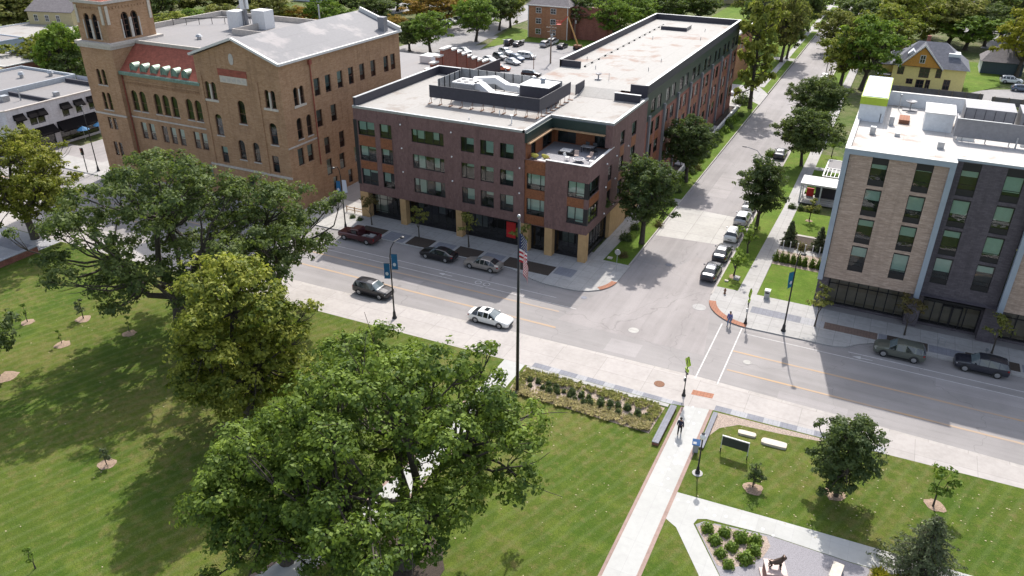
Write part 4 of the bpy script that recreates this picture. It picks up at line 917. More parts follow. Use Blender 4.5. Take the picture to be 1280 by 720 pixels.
# belfry (slightly set back), paired tall openings on each side
BX0, BX1, BY0, BY1, BZ0, BZ1 = TX0+.35, MX0-.35, CY+.05, TY1-.35, 20.5, 25.7
bw_ = MB()
def belf(F, a0, a1):
    c = (a0+a1)/2; o = [(c-1.4, c-.22, 20.75, 24.3), (c+.22, c+1.4, 20.75, 24.3)]
    wall_face(bw_, F, a0, a1, BZ0-.4, BZ1, o, depth=1.0)
    for q in o:
        r = (q[1]-q[0])/2; cc = (q[0]+q[1])/2
        for s in (-1, 1):
            pts = [(cc+s*r, q[3]-r), (cc+s*r, q[3])]+[(cc+s*r*math.cos(math.radians(a)), q[3]-r+r*math.sin(math.radians(a))) for a in [90-15*i for i in range(6)]]
            k = len(pts); bw_.add([F.p(a, z, 0) for a, z in pts]+[F.p(a, z, .3) for a, z in pts], [tuple(range(k)) if s > 0 else tuple(reversed(range(k)))]+[(i, (i+1) % k, k+(i+1) % k, k+i) for i in range(k)])
        m = MB(); fbox(m, F, cc-.06, cc+.06, q[2], q[3]-.3, .35, .45)
        for z in (21.6, 22.4, 23.2, 24.0): fbox(m, F, q[0]+.02, q[1]-.02, z, z+.08, .4, .6)
        m.build('louvre', 'window_frame_brown', Bd)
    m = MB(); fbox(m, F, c-.22, c+.22, 20.75, 23.5, -.10, -.005)
    for q in o:
        fbox(m, F, q[0]-.22, q[0]-.03, 20.75, 23.4, -.08, -.005); fbox(m, F, q[1]+.03, q[1]+.22, 20.75, 23.4, -.08, -.005) if q is o[1] else None
    m.build('belfry_column', 'stone_trim', Bd)
    for x in (a0+.45, a1-.45):
        m = MB(); fbox(m, F, x-.22, x+.22, 22.9, 25.4, -.14, -.005); m.build('stone_panel', 'limestone', Bd)
    for k in range(14):
        x = a0+.6+(a1-a0-1.2)*k/13; fbox(bw_, F, x-.09, x+.09, 24.9, 25.2, -.1, .05)
belf(Face((0, BY0), (1, 0)), BX0, BX1); belf(Face((BX1, 0), (0, 1)), BY0, BY1)
belf(Face((BX0, 0), (0, -1)), -BY1, -BY0); belf(Face((0, BY1), (-1, 0)), -BX1, -BX0)
bw_.build('belfry', ['tan_brick', 'interior'], Bd)
m = MB(); m.prism([(TX0-.35, CY-.65), (MX0+.35, CY-.65), (MX0+.35, TY1+.3), (TX0-.35, TY1+.3)], 20.0, 20.45); m.prism([(TX0-.15, CY-.5), (MX0+.15, CY-.5), (MX0+.15, TY1+.1), (TX0-.15, TY1+.1)], 19.6, 20.0); m.build('belt_course', 'stone_trim', Bd)
m = MB(); m.prism([(BX0-.3, BY0-.3), (BX1+.3, BY0-.3), (BX1+.3, BY1+.3), (BX0-.3, BY1+.3)], BZ1, BZ1+.4); m.build('cornice', 'stone_trim', Bd)
m = MB(); cx_, cy_ = (BX0+BX1)/2, (BY0+BY1)/2
m.add([(BX0-.2, BY0-.2, BZ1+.4), (BX1+.2, BY0-.2, BZ1+.4), (BX1+.2, BY1+.2, BZ1+.4), (BX0-.2, BY1+.2, BZ1+.4), (cx_, cy_, BZ1+3.0)], [(0, 1, 4), (1, 2, 4), (2, 3, 4), (3, 0, 4)]); m.build('tower_roof', 'red_tile', Bd)
cw_.build('wall', ['tan_brick', 'interior'], Bd)
m = MB(); fbox(m, FC, GX0-.1, GX1+.05, 5.0, 5.3, -.14, .05); fbox(m, FM, MX0, GX0, 9.8, 10.0, -.1, .05); fbox(m, FT, TX0-.05, MX0+.05, 9.8, 10.05, -.12, .05); fbox(m, FS, CY, 83, 9.2, 9.4, -.1, .05); m.build('string_course', 'stone_trim', Bd)
# inscribed panel, roundel, twin-window surrounds
m = MB(); fbox(m, FC, -81.3, -76.6, 17.2, 18.1, -.07, .05); m.build('name_panel', 'limestone', Bd)
m = MB(); fbox(m, FC, -81.5, -76.5, 18.1, 19.0, -.09, .05); m.build('red_panel', 'red_tile', Bd)
m = MB()
for k in range(5): x = -80.9+.88*k; fbox(m, FC, x, x+.62, 17.4, 17.85, -.085, -.071)
m.build('panel_relief', 'stone_trim', Bd)
m = MB()
pts = [(-78.8+.42*math.cos(a*math.pi/8), 20.4+.75*math.sin(a*math.pi/8)) for a in range(16)]
m.add([FC.p(a, z, -.06) for a, z in pts]+[FC.p(a, z, .02) for a, z in pts], [tuple(range(16))]+[(i, (i+1) % 16, 16+(i+1) % 16, 16+i) for i in range(16)]); m.build('roundel', 'stone_trim', Bd)
for F, a in ((FC, -83.4), (FC, -73.0), (FS, 80.35)):
    m = MB(); fbox(m, F, a-.12, a+.12, 14.6, 16.7, -.06, .12); fbox(m, F, a-1.2, a+1.2, 14.3, 14.58, -.12, .1); m.build('twin_window_column', 'limestone', Bd)
# roofs
m = MB(); ov = .35
m.quad((GX0-ov, CY-ov, 20.42), (-78, CY-ov, 23.05), (-78, 104.9, 23.05), (GX0-ov, 104.9, 20.42)); m.quad((-78, CY-ov, 23.05), (GX1+ov, CY-ov, 20.42), (GX1+ov, 104.9, 20.42), (-78, 104.9, 23.05)); m.build('gable_roof', 'roof_grey', Bd)
m = MB()
def rake(p, q, w=.3, h=.3):
    p, q = Vector(p), Vector(q); d = (q-p).normalized(); s_ = d.cross(Z3).normalized()*w; u_ = s_.cross(d).normalized()*h
    vs = [p-s_*.3, p+s_, p+s_+u_, p-s_*.3+u_, q-s_*.3, q+s_, q+s_+u_, q-s_*.3+u_]
    m.add(vs, [(0, 1, 2, 3), (7, 6, 5, 4), (0, 4, 5, 1), (1, 5, 6, 2), (2, 6, 7, 3), (3, 7, 4, 0)])
rake((GX0-ov, CY-.2, 20.35), (-78, CY-.2, 22.98)); rake((-78, CY-.2, 22.98), (GX1+ov, CY-.2, 20.35)); rake((GX1+.2, CY-.3, 20.3), (GX1+.2, 104.9, 20.3)); rake((-78, 104.6, 23.0), (GX1+ov, 104.6, 20.5), .3, .6); rake((GX0-.2, 104.9, 20.3), (GX0-.2, CY-.3, 20.3))
m.build('roof_coping', 'white_trim', Bd)
m = MB(); m.quad((MX0, CYM-.3, 16.5), (GX0, CYM-.3, 16.5), (GX0, 81.0, 20.1), (MX0, 81.0, 20.1)); m.build('tiled_mansard', 'red_tile', Bd)
m = MB(); m.tube([(MX0+.05, CYM-.38, 16.45), (GX0+.3, CYM-.38, 16.45)], .2, 6); m.box(MX0+.05, CYM-.55, 16.15, GX0+.2, CYM-.02, 16.4); m.build('copper_gutter', 'copper_green', Bd)
for k in range(6):
    x = -98.6+2.03*k; m = MB(); n = 8
    vs = []
    for y_, in ((CYM-.05,), (CYM+2.0,)):
        for i in range(n+1): a = math.pi*i/n; vs.append((x+.58*math.cos(a), y_, 17.35+.58*math.sin(a)))
    m.add(vs, [(i, i+1, n+2+i, n+1+i) for i in range(n)]); m.build('dormer', 'copper_pale', Bd)
    m = MB(); m.add([(x+.52*math.cos(math.pi*i/n), CYM+.05, 17.35+.52*math.sin(math.pi*i/n)) for i in range(n+1)]+[(x-.52, CYM+.05, 16.5), (x+.52, CYM+.05, 16.5)], [tuple(range(n+3))]); m.box(x-.6, CYM-.04, 16.45, x-.48, CYM+1.2, 17.4); m.box(x+.48, CYM-.04, 16.45, x+.6, CYM+1.2, 17.4); m.build('dormer_louvre', 'copper_green', Bd)
m = MB(); m.quad((-107.4, 80.9, 20.12), (GX0+.05, 80.9, 20.12), (GX0+.05, 104.6, 20.12), (-107.4, 104.6, 20.12)); m.build('flat_roof', 'roof_midgrey', Bd)
m = MB(); m.box(MX0, 80.75, 19.9, GX0-.02, 81.05, 20.35); m.box(-107.6, 104.5, 19.5, GX0, 104.8, 20.9); m.box(-107.6, 85.7, 19.5, -107.3, 104.5, 20.9); m.box(-92.6, 91.6, 20.1, -86.2, 91.8, 21.0); m.box(-92.6, 91.8, 20.1, -92.4, 98, 21.0); m.build('parapet', 'stone_trim', Bd)
m = MB()
for k in range(7): m.tube([(-107.0+1.6*k, 93.5+1.2*k, 20.1), (-107.0+1.6*k, 93.5+1.2*k, 21.1)], .05, 5)
m.tube([(-107.2, 93.3, 21.1), (-96.8, 101.1, 21.1)], .07, 5); m.build('roof_rail', 'black_metal', Bd)
m = MB(); m.box(-96.4, 94.8, 20.1, -94.2, 97.0, 22.9); m.box(-93.6, 97.2, 20.1, -91.0, 99.4, 22.9); m.build('cooling_unit', 'duct_white', Bd)
m = MB(); m.tube([(-93.9, 96.2, 20.1), (-93.9, 96.2, 23.2)], .22, 6)
for k in range(3): a = 2.1*k; m.tube([(-93.9+.5*math.cos(a), 96.2+.5*math.sin(a), 20.1), (-93.9+.25*math.cos(a), 96.2+.25*math.sin(a), 25.4)], .07, 5)
m.build('antenna_mast', 'grey_metal', Bd)
m = MB()
for k in range(3): a = 2.1*k+.4; m.box(-93.9+.45*math.cos(a)-.2, 96.2+.45*math.sin(a)-.2, 23.2, -93.9+.45*math.cos(a)+.2, 96.2+.45*math.sin(a)+.2, 25.6)
m.build('antenna_panel', 'duct_white', Bd)
m = MB(); m.lathe([(.3, 0), (.3, .35), (.55, .4), (.3, .7), (.02, .78)], (-94.2, 86.5, 20.12), 10); m.lathe([(.12, 0), (.12, 2.0)], (-81.5, 99, 22.3), 6); m.build('roof_vent', 'galvanised', Bd)
m = MB(); m.box(-72.6, 101.6, 20.6, -71.5, 102.6, 22.8); m.build('chimney', 'grey_metal', Bd)
m = MB(); m.tube([(-70.85, 83.0, 5.4), (-70.85, 83.0, 19.6)], .09, 6); m.box(-71.0, 82.75, 19.4, -70.65, 83.25, 20.0); m.tube([(MX0+.1, CYM-.15, 0.2), (MX0+.1, CYM-.15, 16.3)], .09, 6); m.build('downpipe', 'red_tile', Bd)

# ================= white-framed apartment block (right)
Cb = empty('apartment_building', (0, 0, 0), 0, 'apartment block of pale and dark brick with pale metal bands and white roof', 'building')
FE = Face((0, 81.25), (1, 0)); FD = Face((0, 82.0), (1, 0)); FG = Face((0, 83.0), (1, 0))
ZE0, ZE1, ZRF = 4.1, 18.35, 18.15
rE = ((14.85, 17.85), (11.62, 14.5), (8.55, 11.3), (5.35, 8.25)); rD = ((14.9, 18.2), (11.65, 14.55), (8.6, 11.35), (5.4, 8.3))
def ewin(F, a, b, rows_, first):
    for i, (z0, z1) in enumerate(rows_):
        H_ = z1-z0
        pn = [(0.0, .20)]+([(1-.8/H_, 1)] if i == 0 and first else [(1-.18/H_, 1)])
        window(Cb, F, (a, b, z0, z1), (), (.34,), rnd.choice((.3, .42, .55, .72)), fw=.05, inset=.08, panels=pn)
e1 = [(a, b, z0, z1) for a, b in ((-.3, 1.2), (3.65, 5.15)) for z0, z1 in rE]
m = MB(); wall_face(m, FE, -2.4, 6.45, ZE0, ZE1-.5, e1)
e2 = [(a, b, z0, z1) for a, b in ((16.4, 17.9), (20.4, 21.9)) for z0, z1 in rE]; wall_face(m, FE, 14.5, 24.0, ZE0, ZE1-.5, e2)
FEL = Face((-2.9, 0), (0, -1)); els = [(-y-1.6, -y, z0, z1) for y in (84, 88, 96) for z0, z1 in rE]; wall_face(m, FEL, -102.1, -81.6, 4.0, ZE1-.5, els)
m.quad((24, 81.25, 0), (24, 102, 0), (24, 102, ZE1-.5), (24, 81.25, ZE1-.5)); m.build('pale_brick_wall', ['pale_brick', 'interior'], Cb)
for op in els: window(Cb, FEL, op, (), (.34,), .5)
for a, b in ((-.3, 1.2), (3.65, 5.15), (16.4, 17.9), (20.4, 21.9)): ewin(FE, a, b, rE, True)
dops = [(a, b, z0, z1) for a, b in ((7.55, 9.1), (11.25, 12.8)) for z0, z1 in rD]
m = MB(); wall_face(m, FD, 6.9, 13.95, ZE0, 18.3, dops)
m.prism([(-2.9, 82.0), (-1.8, 82.0), (-1.8, 83.6), (-2.9, 83.6)], 0, ZE0-.004); m.prism([(6.2, 82.1), (7.5, 82.1), (7.5, 83.6), (6.2, 83.6)], 0, ZE0-.004); m.prism([(13.1, 82.0), (14.9, 82.0), (14.9, 83.6), (13.1, 83.6)], 0, ZE0-.004)
m.quad((-2.85, 83, 0), (-2.85, 109.3, 0), (-2.85, 109.3, 4.0), (-2.85, 83, 4.0)); m.build('dark_brick_wall', ['dark_brick', 'interior'], Cb)
for a, b in ((7.55, 9.1), (11.25, 12.8)): ewin(FD, a, b, rD, True)
m = MB()
for x0 in (-2.95, 6.45, 13.95):
    m.box(x0, 80.9, 3.85, x0+.5, 81.5, ZE1)
m.box(-2.45, 80.9, ZE1-.5, 6.45, 81.5, ZE1); m.box(14.45, 80.9, ZE1-.5, 24, 81.5, ZE1); m.box(-2.95, 81.5, ZE1-.5, -2.55, 102.1, ZE1); m.box(6.93, 81.5, 4.1, 6.97, 82.0, ZE1)
m.box(6.95, 81.9, 18.3, 13.95, 82.3, 18.5); m.build('metal_band', 'pale_metal', Cb)
m = MB(); m.box(-2.95, 80.88, ZE1, 6.97, 81.55, ZE1+.06); m.box(13.93, 80.88, ZE1, 24, 81.55, ZE1+.06); m.box(-2.97, 81.55, ZE1, -2.5, 102.1, ZE1+.06); m.box(6.97, 81.86, 18.5, 13.93, 82.4, 18.56); m.build('roof_coping', 'white_trim', Cb)
m = MB(); solid_roof(m, [(-2.55, 81.5), (6.9, 81.5), (6.9, 82.3), (14, 82.3), (14, 81.5), (24, 81.5), (24, 102), (-2.55, 102)], ZRF); m.build('roof', 'roof_white', Cb)
m = MB(); m.box(-.2, 101.8, ZRF, 10.3, 102.1, ZRF+1.5); m.box(10.3, 101.8, 16, 24, 102.1, ZRF+.5); m.build('parapet', 'white_siding', Cb)
m = MB(); m.box(-.25, 101.75, ZRF+1.5, 10.35, 102.15, ZRF+1.58); m.build('parapet_coping', 'white_trim', Cb)
m = MB(); m.quad((-2.9, 109.3, 0), (24, 109.3, 0), (24, 109.3, 9), (-2.9, 109.3, 9)); m.quad((-2.85, 102.1, 4), (-2.85, 109.3, 4), (-2.85, 109.3, 9), (-2.85, 102.1, 9)); m.quad((-2.9, 102.1, 9), (24, 102.1, 9), (24, 109.3, 9), (-2.9, 109.3, 9)); m.quad((-2.9, 102.1, 9), (-2.9, 102.1, ZRF), (24, 102.1, ZRF), (24, 102.1, 9)); m.build('rear_wall', 'dark_brick', Cb)
m = MB(); m.box(-2.85, 93.0, ZRF-.4, -.2, 104.0, 20.75); m.build('stair_tower', 'white_siding', Cb)
m = MB(); m.box(-2.9, 92.9, 20.0, -.15, 104.05, 20.8); m.build('green_band', 'green_lime', Cb)
m = MB(); m.box(-2.8, 93.2, 20.8, -.25, 103.9, 20.86); m.build('tower_roof', 'pale_metal', Cb)
m = MB(); m.box(3.75, 92.2, ZRF-.1, 6.5, 96.6, 20.0); m.build('stair_box', 'white_siding', Cb)
m = MB(); m.box(3.65, 92.1, 20.0, 6.6, 96.7, 20.1); m.build('stair_box_roof', 'white_trim', Cb)
m = MB(); m.box(6.6, 89.6, 18.55, 24, 89.7, 20.4); m.box(6.6, 89.7, 18.55, 6.7, 91.8, 20.4); m.build('plant_screen', 'grey_metal', Cb)
m = MB()
for k in range(8): m.box(7.4+2.1*k, 89.7, ZRF, 7.5+2.1*k, 89.8, 20.3)
m.box(6.6, 89.55, 20.4, 11.4, 89.75, 20.45); m.build('screen_post', 'galvanised', Cb)
for x0 in (7.4, 12.6, 18): m = MB(); m.box(x0, 94, ZRF+.3, x0+4.7, 98, 20.6); m.build('air_handler', 'grey_metal', Cb)
m = MB()
for k in range(14): m.box(7.45+.35*k*2.6, 93.96, ZRF+.4, 7.5+.35*k*2.6, 93.995, 20.5)
m.build('air_handler_rib', 'dark_parapet', Cb)
for x0, y0 in ((7.0, 90.6), (12.7, 90.9)): m = MB(); m.box(x0, y0-.9+.2, ZRF, x0+1.6, y0-.3+.1, ZRF+.35); m.build('duct_run', 'duct_white', Cb)
m = MB(); m.box(1.35, 93.6, ZRF, 2.4, 95.9, ZRF+.45); m.build('roof_hatch', 'tactile_brick', Cb)
m = MB(); m.tube([(2.3, 100.1, ZRF), (2.3, 100.1, ZRF+.9)], .07, 6); m.lathe([(.05, 0), (.35, .06), (.62, .26), (.58, .28), (.3, .14), (.02, .08)], (2.3, 100.0, ZRF+.85), 12); m.box(1.5, 99.6, ZRF, 3.1, 100.6, ZRF+.12); m.build('satellite_dish', 'grey_metal', Cb)
m = MB(); m.tube([(1.1, 99.8, ZRF), (1.1, 99.8, ZRF+1.7)], .05, 5); m.lathe([(.12, 0), (.12, .2)], (1.1, 99.8, ZRF+1.6), 6); m.tube([(12.2, 89.2, ZRF), (12.2, 89.2, ZRF+1.1)], .08, 6); m.build('vent_pipe', 'galvanised', Cb)
m = MB()
for x, y_, w_, h_ in ((-1.2, 87.8, .55, .8), (.4, 92.4, .5, .95), (1.2, 88.2, .5, .35), (5.2, 85.6, .6, .7), (-.6, 93.0, .08, 1.0)): m.box(x, y_, ZRF, x+w_, y_+w_, ZRF+h_)
m.build('roof_vent', 'galvanised', Cb)
# ground floor glazing under the overhang
m = MB(); gw = [(-1.75, 6.15, .25, 3.95), (7.6, 13.0, .25, 3.95), (15.0, 23.5, .25, 3.95)]
wall_face(m, FG, -2.9, 24, 0, ZE0, gw, depth=1.4); m.quad((-2.9, 81.3, ZE0), (24, 81.3, ZE0), (24, 83.0, ZE0), (-2.9, 83.0, ZE0)); m.build('ground_floor_wall', ['dark_brick', 'interior'], Cb)
window(Cb, FG, gw[0], [(k+1)/8 for k in range(7)], (.66,), [(0, 1, .98)], glass='store_glass', bm='blind_olive', kind='shop_window', fw=.09)
window(Cb, FG, gw[1], (.2, .36, .54, .76), (.7,), [(0, 1, .95)], glass='store_glass', bm='blind_olive', kind='shop_window', fw=.09)
window(Cb, FG, gw[2], [(k+1)/7 for k in range(6)], (.66,), [(0, 1, .98)], glass='store_glass', bm='blind_olive', kind='shop_window', fw=.09)
m = MB(); fbox(m, FG, 9.5, 9.58, .25, 2.7, -.02, .3); fbox(m, FG, 11.3, 11.38, .25, 2.7, -.02, .3); fbox(m, FG, 10.38, 10.5, .25, 2.7, -.02, .3); fbox(m, FG, 9.5, 11.38, 2.6, 2.72, -.02, .3); m.build('entrance_door', 'window_frame_dark', Cb)
m = MB(); m.box(7.5, 82.3, 3.3, 13.1, 83.0, 3.5); m.build('entrance_canopy', 'window_frame_dark', Cb)
# side porch of the block
Pp = empty('porch', (0, 0, 0), 0, 'white flat-roofed porch with posts and rails beside the footway of the side street', 'porch')
m = MB(); m.box(-9.0, 113.0, 2.9, -3.2, 116.8, 3.15); m.build('roof', 'white_trim', Pp)
m = MB()
for x in (-8.8, -6.1, -3.6):
    for y_ in (113.2, 116.5): m.box(x-.1, y_-.1, 0, x+.1, y_+.1, 2.9)
m.build('post', 'white_siding', Pp)
m = MB()
for z in (.5, .8, 1.1): m.tube([(-8.8, 113.2, z), (-3.6, 113.2, z)], .03, 5); m.tube([(-8.8, 113.2, z), (-8.8, 116.5, z)], .03, 5)
m.build('rail', 'white_trim', Pp)
m = MB(); m.box(-8.9, 113.1, .1, -3.2, 116.7, .25); m.build('deck', 'sidewalk_concrete', Pp)
m = MB(); m.box(-6.6, 117.5, 3.0, -3.2, 117.7, 3.15); m.box(-6.6, 117.7, 3.0, -6.4, 126, 3.15); m.box(-6.4, 121.5, 3.0, -3.2, 121.7, 3.15); m.box(-6.4, 125.8, 3.0, -3.2, 126, 3.15)
for k in range(6): m.box(-6.1+.55*k, 117.7, 3.02, -6.0+.55*k, 121.5, 3.13)
m.build('pergola', 'white_trim', Pp); m = MB(); m.box(-6.35, 121.75, 2.98, -3.25, 125.75, 3.1); m.build('pergola_roof', 'roof_midgrey', Pp)
m = MB(); m.box(-8.2, 116.0, .3, -7.2, 116.2, 1.5); m.build('red_panel', 'sign_red', Pp)
m = MB(); m.box(-7.0, 116.1, .25, -3.7, 116.3, 2.6); m.build('dark_screen', 'dark_parapet', Pp)

# ================= generic far buildings
def gable_house(root, x0, y0, x1, y1, h, rh, wallm, roofm, axis='x', ov=.4, wins=(), z=0):
    m = MB()
    m.box(x0, y0, z, x1, y1, z+h)
    if axis == 'x':
        c = (y0+y1)/2; m.add([(x0, y0, h), (x0, y1, h), (x0, c, h+rh)], [(0, 1, 2)]); m.add([(x1, y0, h), (x1, y1, h), (x1, c, h+rh)], [(0, 1, 2)])
    else:
        c = (x0+x1)/2; m.add([(x0, y0, h), (x1, y0, h), (c, y0, h+rh)], [(0, 1, 2)]); m.add([(x0, y1, h), (x1, y1, h), (c, y1, h+rh)], [(0, 1, 2)])
    m.build('wall', wallm, root); m = MB(); t = .15
    if axis == 'x':
        for s_, ya in ((-1, y0), (1, y1)):
            e = ya+s_*ov; ez = h-ov*rh/((y1-y0)/2)
            m.add([(x0-ov, e, ez), (x1+ov, e, ez), (x1+ov, c, h+rh+.02), (x0-ov, c, h+rh+.02), (x0-ov, e, ez+t), (x1+ov, e, ez+t), (x1+ov, c, h+rh+t+.02), (x0-ov, c, h+rh+t+.02)], [(0, 3, 2, 1), (4, 5, 6, 7), (0, 1, 5, 4), (1, 2, 6, 5), (2, 3, 7, 6), (3, 0, 4, 7)])
    else:
        for s_, xa in ((-1, x0), (1, x1)):
            e = xa+s_*ov; ez = h-ov*rh/((x1-x0)/2)
            m.add([(e, y0-ov, ez), (e, y1+ov, ez), (c, y1+ov, h+rh+.02), (c, y0-ov, h+rh+.02), (e, y0-ov, ez+t), (e, y1+ov, ez+t), (c, y1+ov, h+rh+t+.02), (c, y0-ov, h+rh+t+.02)], [(0, 3, 2, 1), (4, 5, 6, 7), (0, 1, 5, 4), (1, 2, 6, 5), (2, 3, 7, 6), (3, 0, 4, 7)])
    m.build('roof', roofm, root)
def flat_block(root, x0, y0, x1, y1, h, wallm, roofm, par=.4, parm=None):
    m = MB(); m.box(x0, y0, 0, x1, y1, h); m.build('wall', wallm, root)
    m = MB(); m.quad((x0+.25, y0+.25, h+.01), (x1-.25, y0+.25, h+.01), (x1-.25, y1-.25, h+.01), (x0+.25, y1-.25, h+.01)); m.build('roof', roofm, root)
    m = MB(); m.box(x0-.04, y0-.04, h, x1+.04, y0+.25, h+par); m.box(x0-.04, y1-.25, h, x1+.04, y1+.04, h+par); m.box(x0-.04, y0+.25, h, x0+.25, y1-.25, h+par); m.box(x1-.25, y0+.25, h, x1+.04, y1-.25, h+par); m.build('parapet', parm or wallm, root)
def simple_window(root, F, a, b, z0, z1, trim='white_trim', blind=None):
    m = MB(); fbox(m, F, a-.12, b+.12, z0-.12, z1+.12, -.05, .02); w_ = m.build('window', trim, root)
    m = MB(); fbox(m, F, a, b, z0, z1, -.075, -.052); m.build('pane', 'car_glass', w_)
    m = MB(); fbox(m, F, a, b, (z0+z1)/2-.03, (z0+z1)/2+.03, -.09, -.078); fbox(m, F, (a+b)/2-.03, (a+b)/2+.03, z0, z1, -.09, -.078); m.build('glazing_bar', trim, w_)
# parish hall with the stepped brick gable behind the apartment block
Hh = empty('brick_hall', (0, 0, 0), 0, 'low brick hall with a grey roof and a stepped gable wall capped in white', 'building')
m = MB(); m.box(-93, 109, 0, -71.4, 134, 10.2); m.build('wall', 'red_brick', Hh)
m = MB(); m.quad((-93.2, 108.8, 10.25), (-71.2, 108.8, 10.25), (-71.2, 134.2, 10.25), (-93.2, 134.2, 10.25)); m.build('roof', 'roof_midgrey', Hh)
ys = [(108.2, 109.8, 12.0), (109.8, 111.4, 12.6), (111.4, 113.0, 13.3), (113.0, 114.8, 14.0), (114.8, 116.4, 14.8), (116.4, 119.4, 15.7), (119.4, 121.2, 15.1), (121.2, 123.0, 14.4), (123.0, 124.8, 13.7), (124.8, 126.6, 13.0), (126.6, 128.6, 12.3), (128.6, 130.6, 11.6), (130.6, 133.2, 11.0)]
m = MB()
for a, b, z in ys: m.box(-70.7, a, 0, -70.2, b, z-.2)
m.build('stepped_gable', 'red_brick', Hh)
m = MB()
for a, b, z in ys: m.box(-70.9, a-.05, z-.2, -70.0, b+.05, z+.08)
m.build('gable_cap', 'white_trim', Hh)
m = MB()
for a, b, z in ys[::2]: m.box(-70.2, b-.12, 0, -70.1, b+.12, z-.25)
m.build('downpipe', 'red_tile', Hh)
m = MB(); m.box(-82, 127.5, 10.3, -79.4, 130.5, 11.6); m.build('roof_unit', 'duct_white', Hh)
# brick apartment house beyond the car park
Ah = empty('brick_apartment_house', (0, 0, 0), 0, 'orange brick three storey apartment house with white windows beyond the car park', 'building')
m = MB(); m.box(-99.4, 213.4, 0, -86.8, 224, 9.1); m.build('wall', 'apt_brick', Ah)
m = MB(); m.box(-86.8, 216.5, 0, -76, 226, 9.0); m.build('wall', 'red_brick', Ah)
m = MB(); m.add([(-100, 212.9, 9.1), (-86.2, 212.9, 9.1), (-86.2, 224.6, 9.1), (-100, 224.6, 9.1), (-96, 218.8, 12.6), (-90, 218.8, 12.6)], [(0, 1, 5, 4), (1, 2, 5), (2, 3, 4, 5), (3, 0, 4), (3, 2, 1, 0)]); m.build('roof', 'grey_shingle', Ah)
m = MB(); m.box(-100, 212.85, 8.9, -86.2, 212.98, 9.15); m.build('eave', 'white_trim', Ah)
m = MB(); m.box(-99.35, 213.2, 0, -99.15, 213.4, 9); m.box(-87.1, 213.2, 0, -86.9, 213.4, 9); m.build('downpipe', 'white_trim', Ah)
FA = Face((0, 213.4), (1, 0))
for x in (-96.2, -91.6):
    for z in (1.2, 4.1, 7.0): simple_window(Ah, FA, x-.6, x+.9, z, z+1.3)
# yellow house
Yh = empty('yellow_house', (0, 0, 0), 0, 'yellow two storey house with a slate hipped roof and an orange front gable', 'house')
m = MB(); m.box(-.9, 195.5, 0, 13.6, 207, 5.3); m.box(-3.6, 199, 0, -.9, 206, 4.6); m.build('wall', 'yellow_siding', Yh)
m = MB(); m.add([(-1.7, 194.7, 5.2), (14.2, 194.7, 5.2), (14.2, 207.8, 5.2), (-1.7, 207.8, 5.2), (3.2, 201.2, 9.7), (8.7, 201.2, 9.7)], [(0, 1, 5, 4), (1, 2, 5), (2, 3, 4, 5), (3, 0, 4), (3, 2, 1, 0)])
m.add([(-4.4, 198.4, 4.5), (.5, 198.4, 4.5), (.5, 206.6, 4.5), (-4.4, 206.6, 4.5), (-1, 202, 7.4), (.8, 202, 7.4)], [(0, 1, 5, 4), (1, 2, 5), (2, 3, 4, 5), (3, 0, 4)]); m.build('roof', 'slate', Yh)
m = MB(); m.add([(.6, 194.6, 5.3), (8.4, 194.6, 5.3), (4.5, 194.6, 9.4), (.6, 200, 5.3), (8.4, 200, 5.3), (4.5, 200, 9.4)], [(0, 1, 2), (3, 5, 4)]); m.build('gable', 'orange_siding', Yh)
m = MB(); m.add([(.1, 194.1, 5.0), (4.5, 194.1, 9.65), (4.5, 201, 9.65), (.1, 201, 5.0)], [(0, 1, 2, 3)]); m.add([(8.9, 194.1, 5.0), (4.5, 194.1, 9.65), (4.5, 201, 9.65), (8.9, 201, 5.0)], [(3, 2, 1, 0)]); m.build('gable_roof', 'slate', Yh)
m = MB()
for a, b in (((0, 194.0, 5.0), (4.5, 194.0, 9.75)), ((4.5, 194.0, 9.75), (9.0, 194.0, 5.0))):
    m.add([(a[0], a[1], a[2]-.02), (b[0], b[1], b[2]-.02), (b[0], b[1], b[2]+.3), (a[0], a[1], a[2]+.3), (a[0], a[1]+.2, a[2]-.02), (b[0], b[1]+.2, b[2]-.02), (b[0], b[1]+.2, b[2]+.3), (a[0], a[1]+.2, a[2]+.3)], [(0, 1, 2, 3), (7, 6, 5, 4), (3, 2, 6, 7), (0, 4, 5, 1)])
m.build('bargeboard', 'white_trim', Yh)
FY = Face((0, 195.5), (1, 0))
for a, b, z0, z1 in ((-.4+.6, 1.3, 3.3, 4.8), (4.6, 6.4, 3.0, 4.9), (7.9, 8.8, 3.2, 4.9), (2.4, 3.5, 1.4, 2.3), (4.4, 5.8, .5, 2.3), (6.3, 7.0, .7, 2.4), (9.8, 10.9, .8, 2.8)): simple_window(Yh, FY, a, b, z0, z1, 'window_frame_brown')
simple_window(Yh, Face((0, 194.55), (1, 0)), 4.1, 5.0, 6.2, 7.7)
m = MB(); m.box(1.6, 196.6, 6.6, 3.0, 199.5, 7.6); m.box(9.5, 197.8, 6.1, 11.8, 201, 8.0); m.build('dormer', 'white_siding', Yh)
m = MB(); m.add([(1.4, 196.3, 7.55), (3.2, 196.3, 7.55), (2.3, 196.3, 8.4), (1.4, 200, 7.55), (3.2, 200, 7.55), (2.3, 200, 8.4)], [(0, 1, 2), (0, 2, 5, 3), (1, 4, 5, 2)]); m.build('dormer_roof', 'white_siding', Yh)
m = MB(); m.box(4.6, 203, 8, 5.4, 203.8, 10.6); m.build('chimney', 'red_brick', Yh)
m = MB(); m.box(-3.9, 196.0, 2.5, -.9, 199, 2.7); m.build('porch_roof', 'slate', Yh)
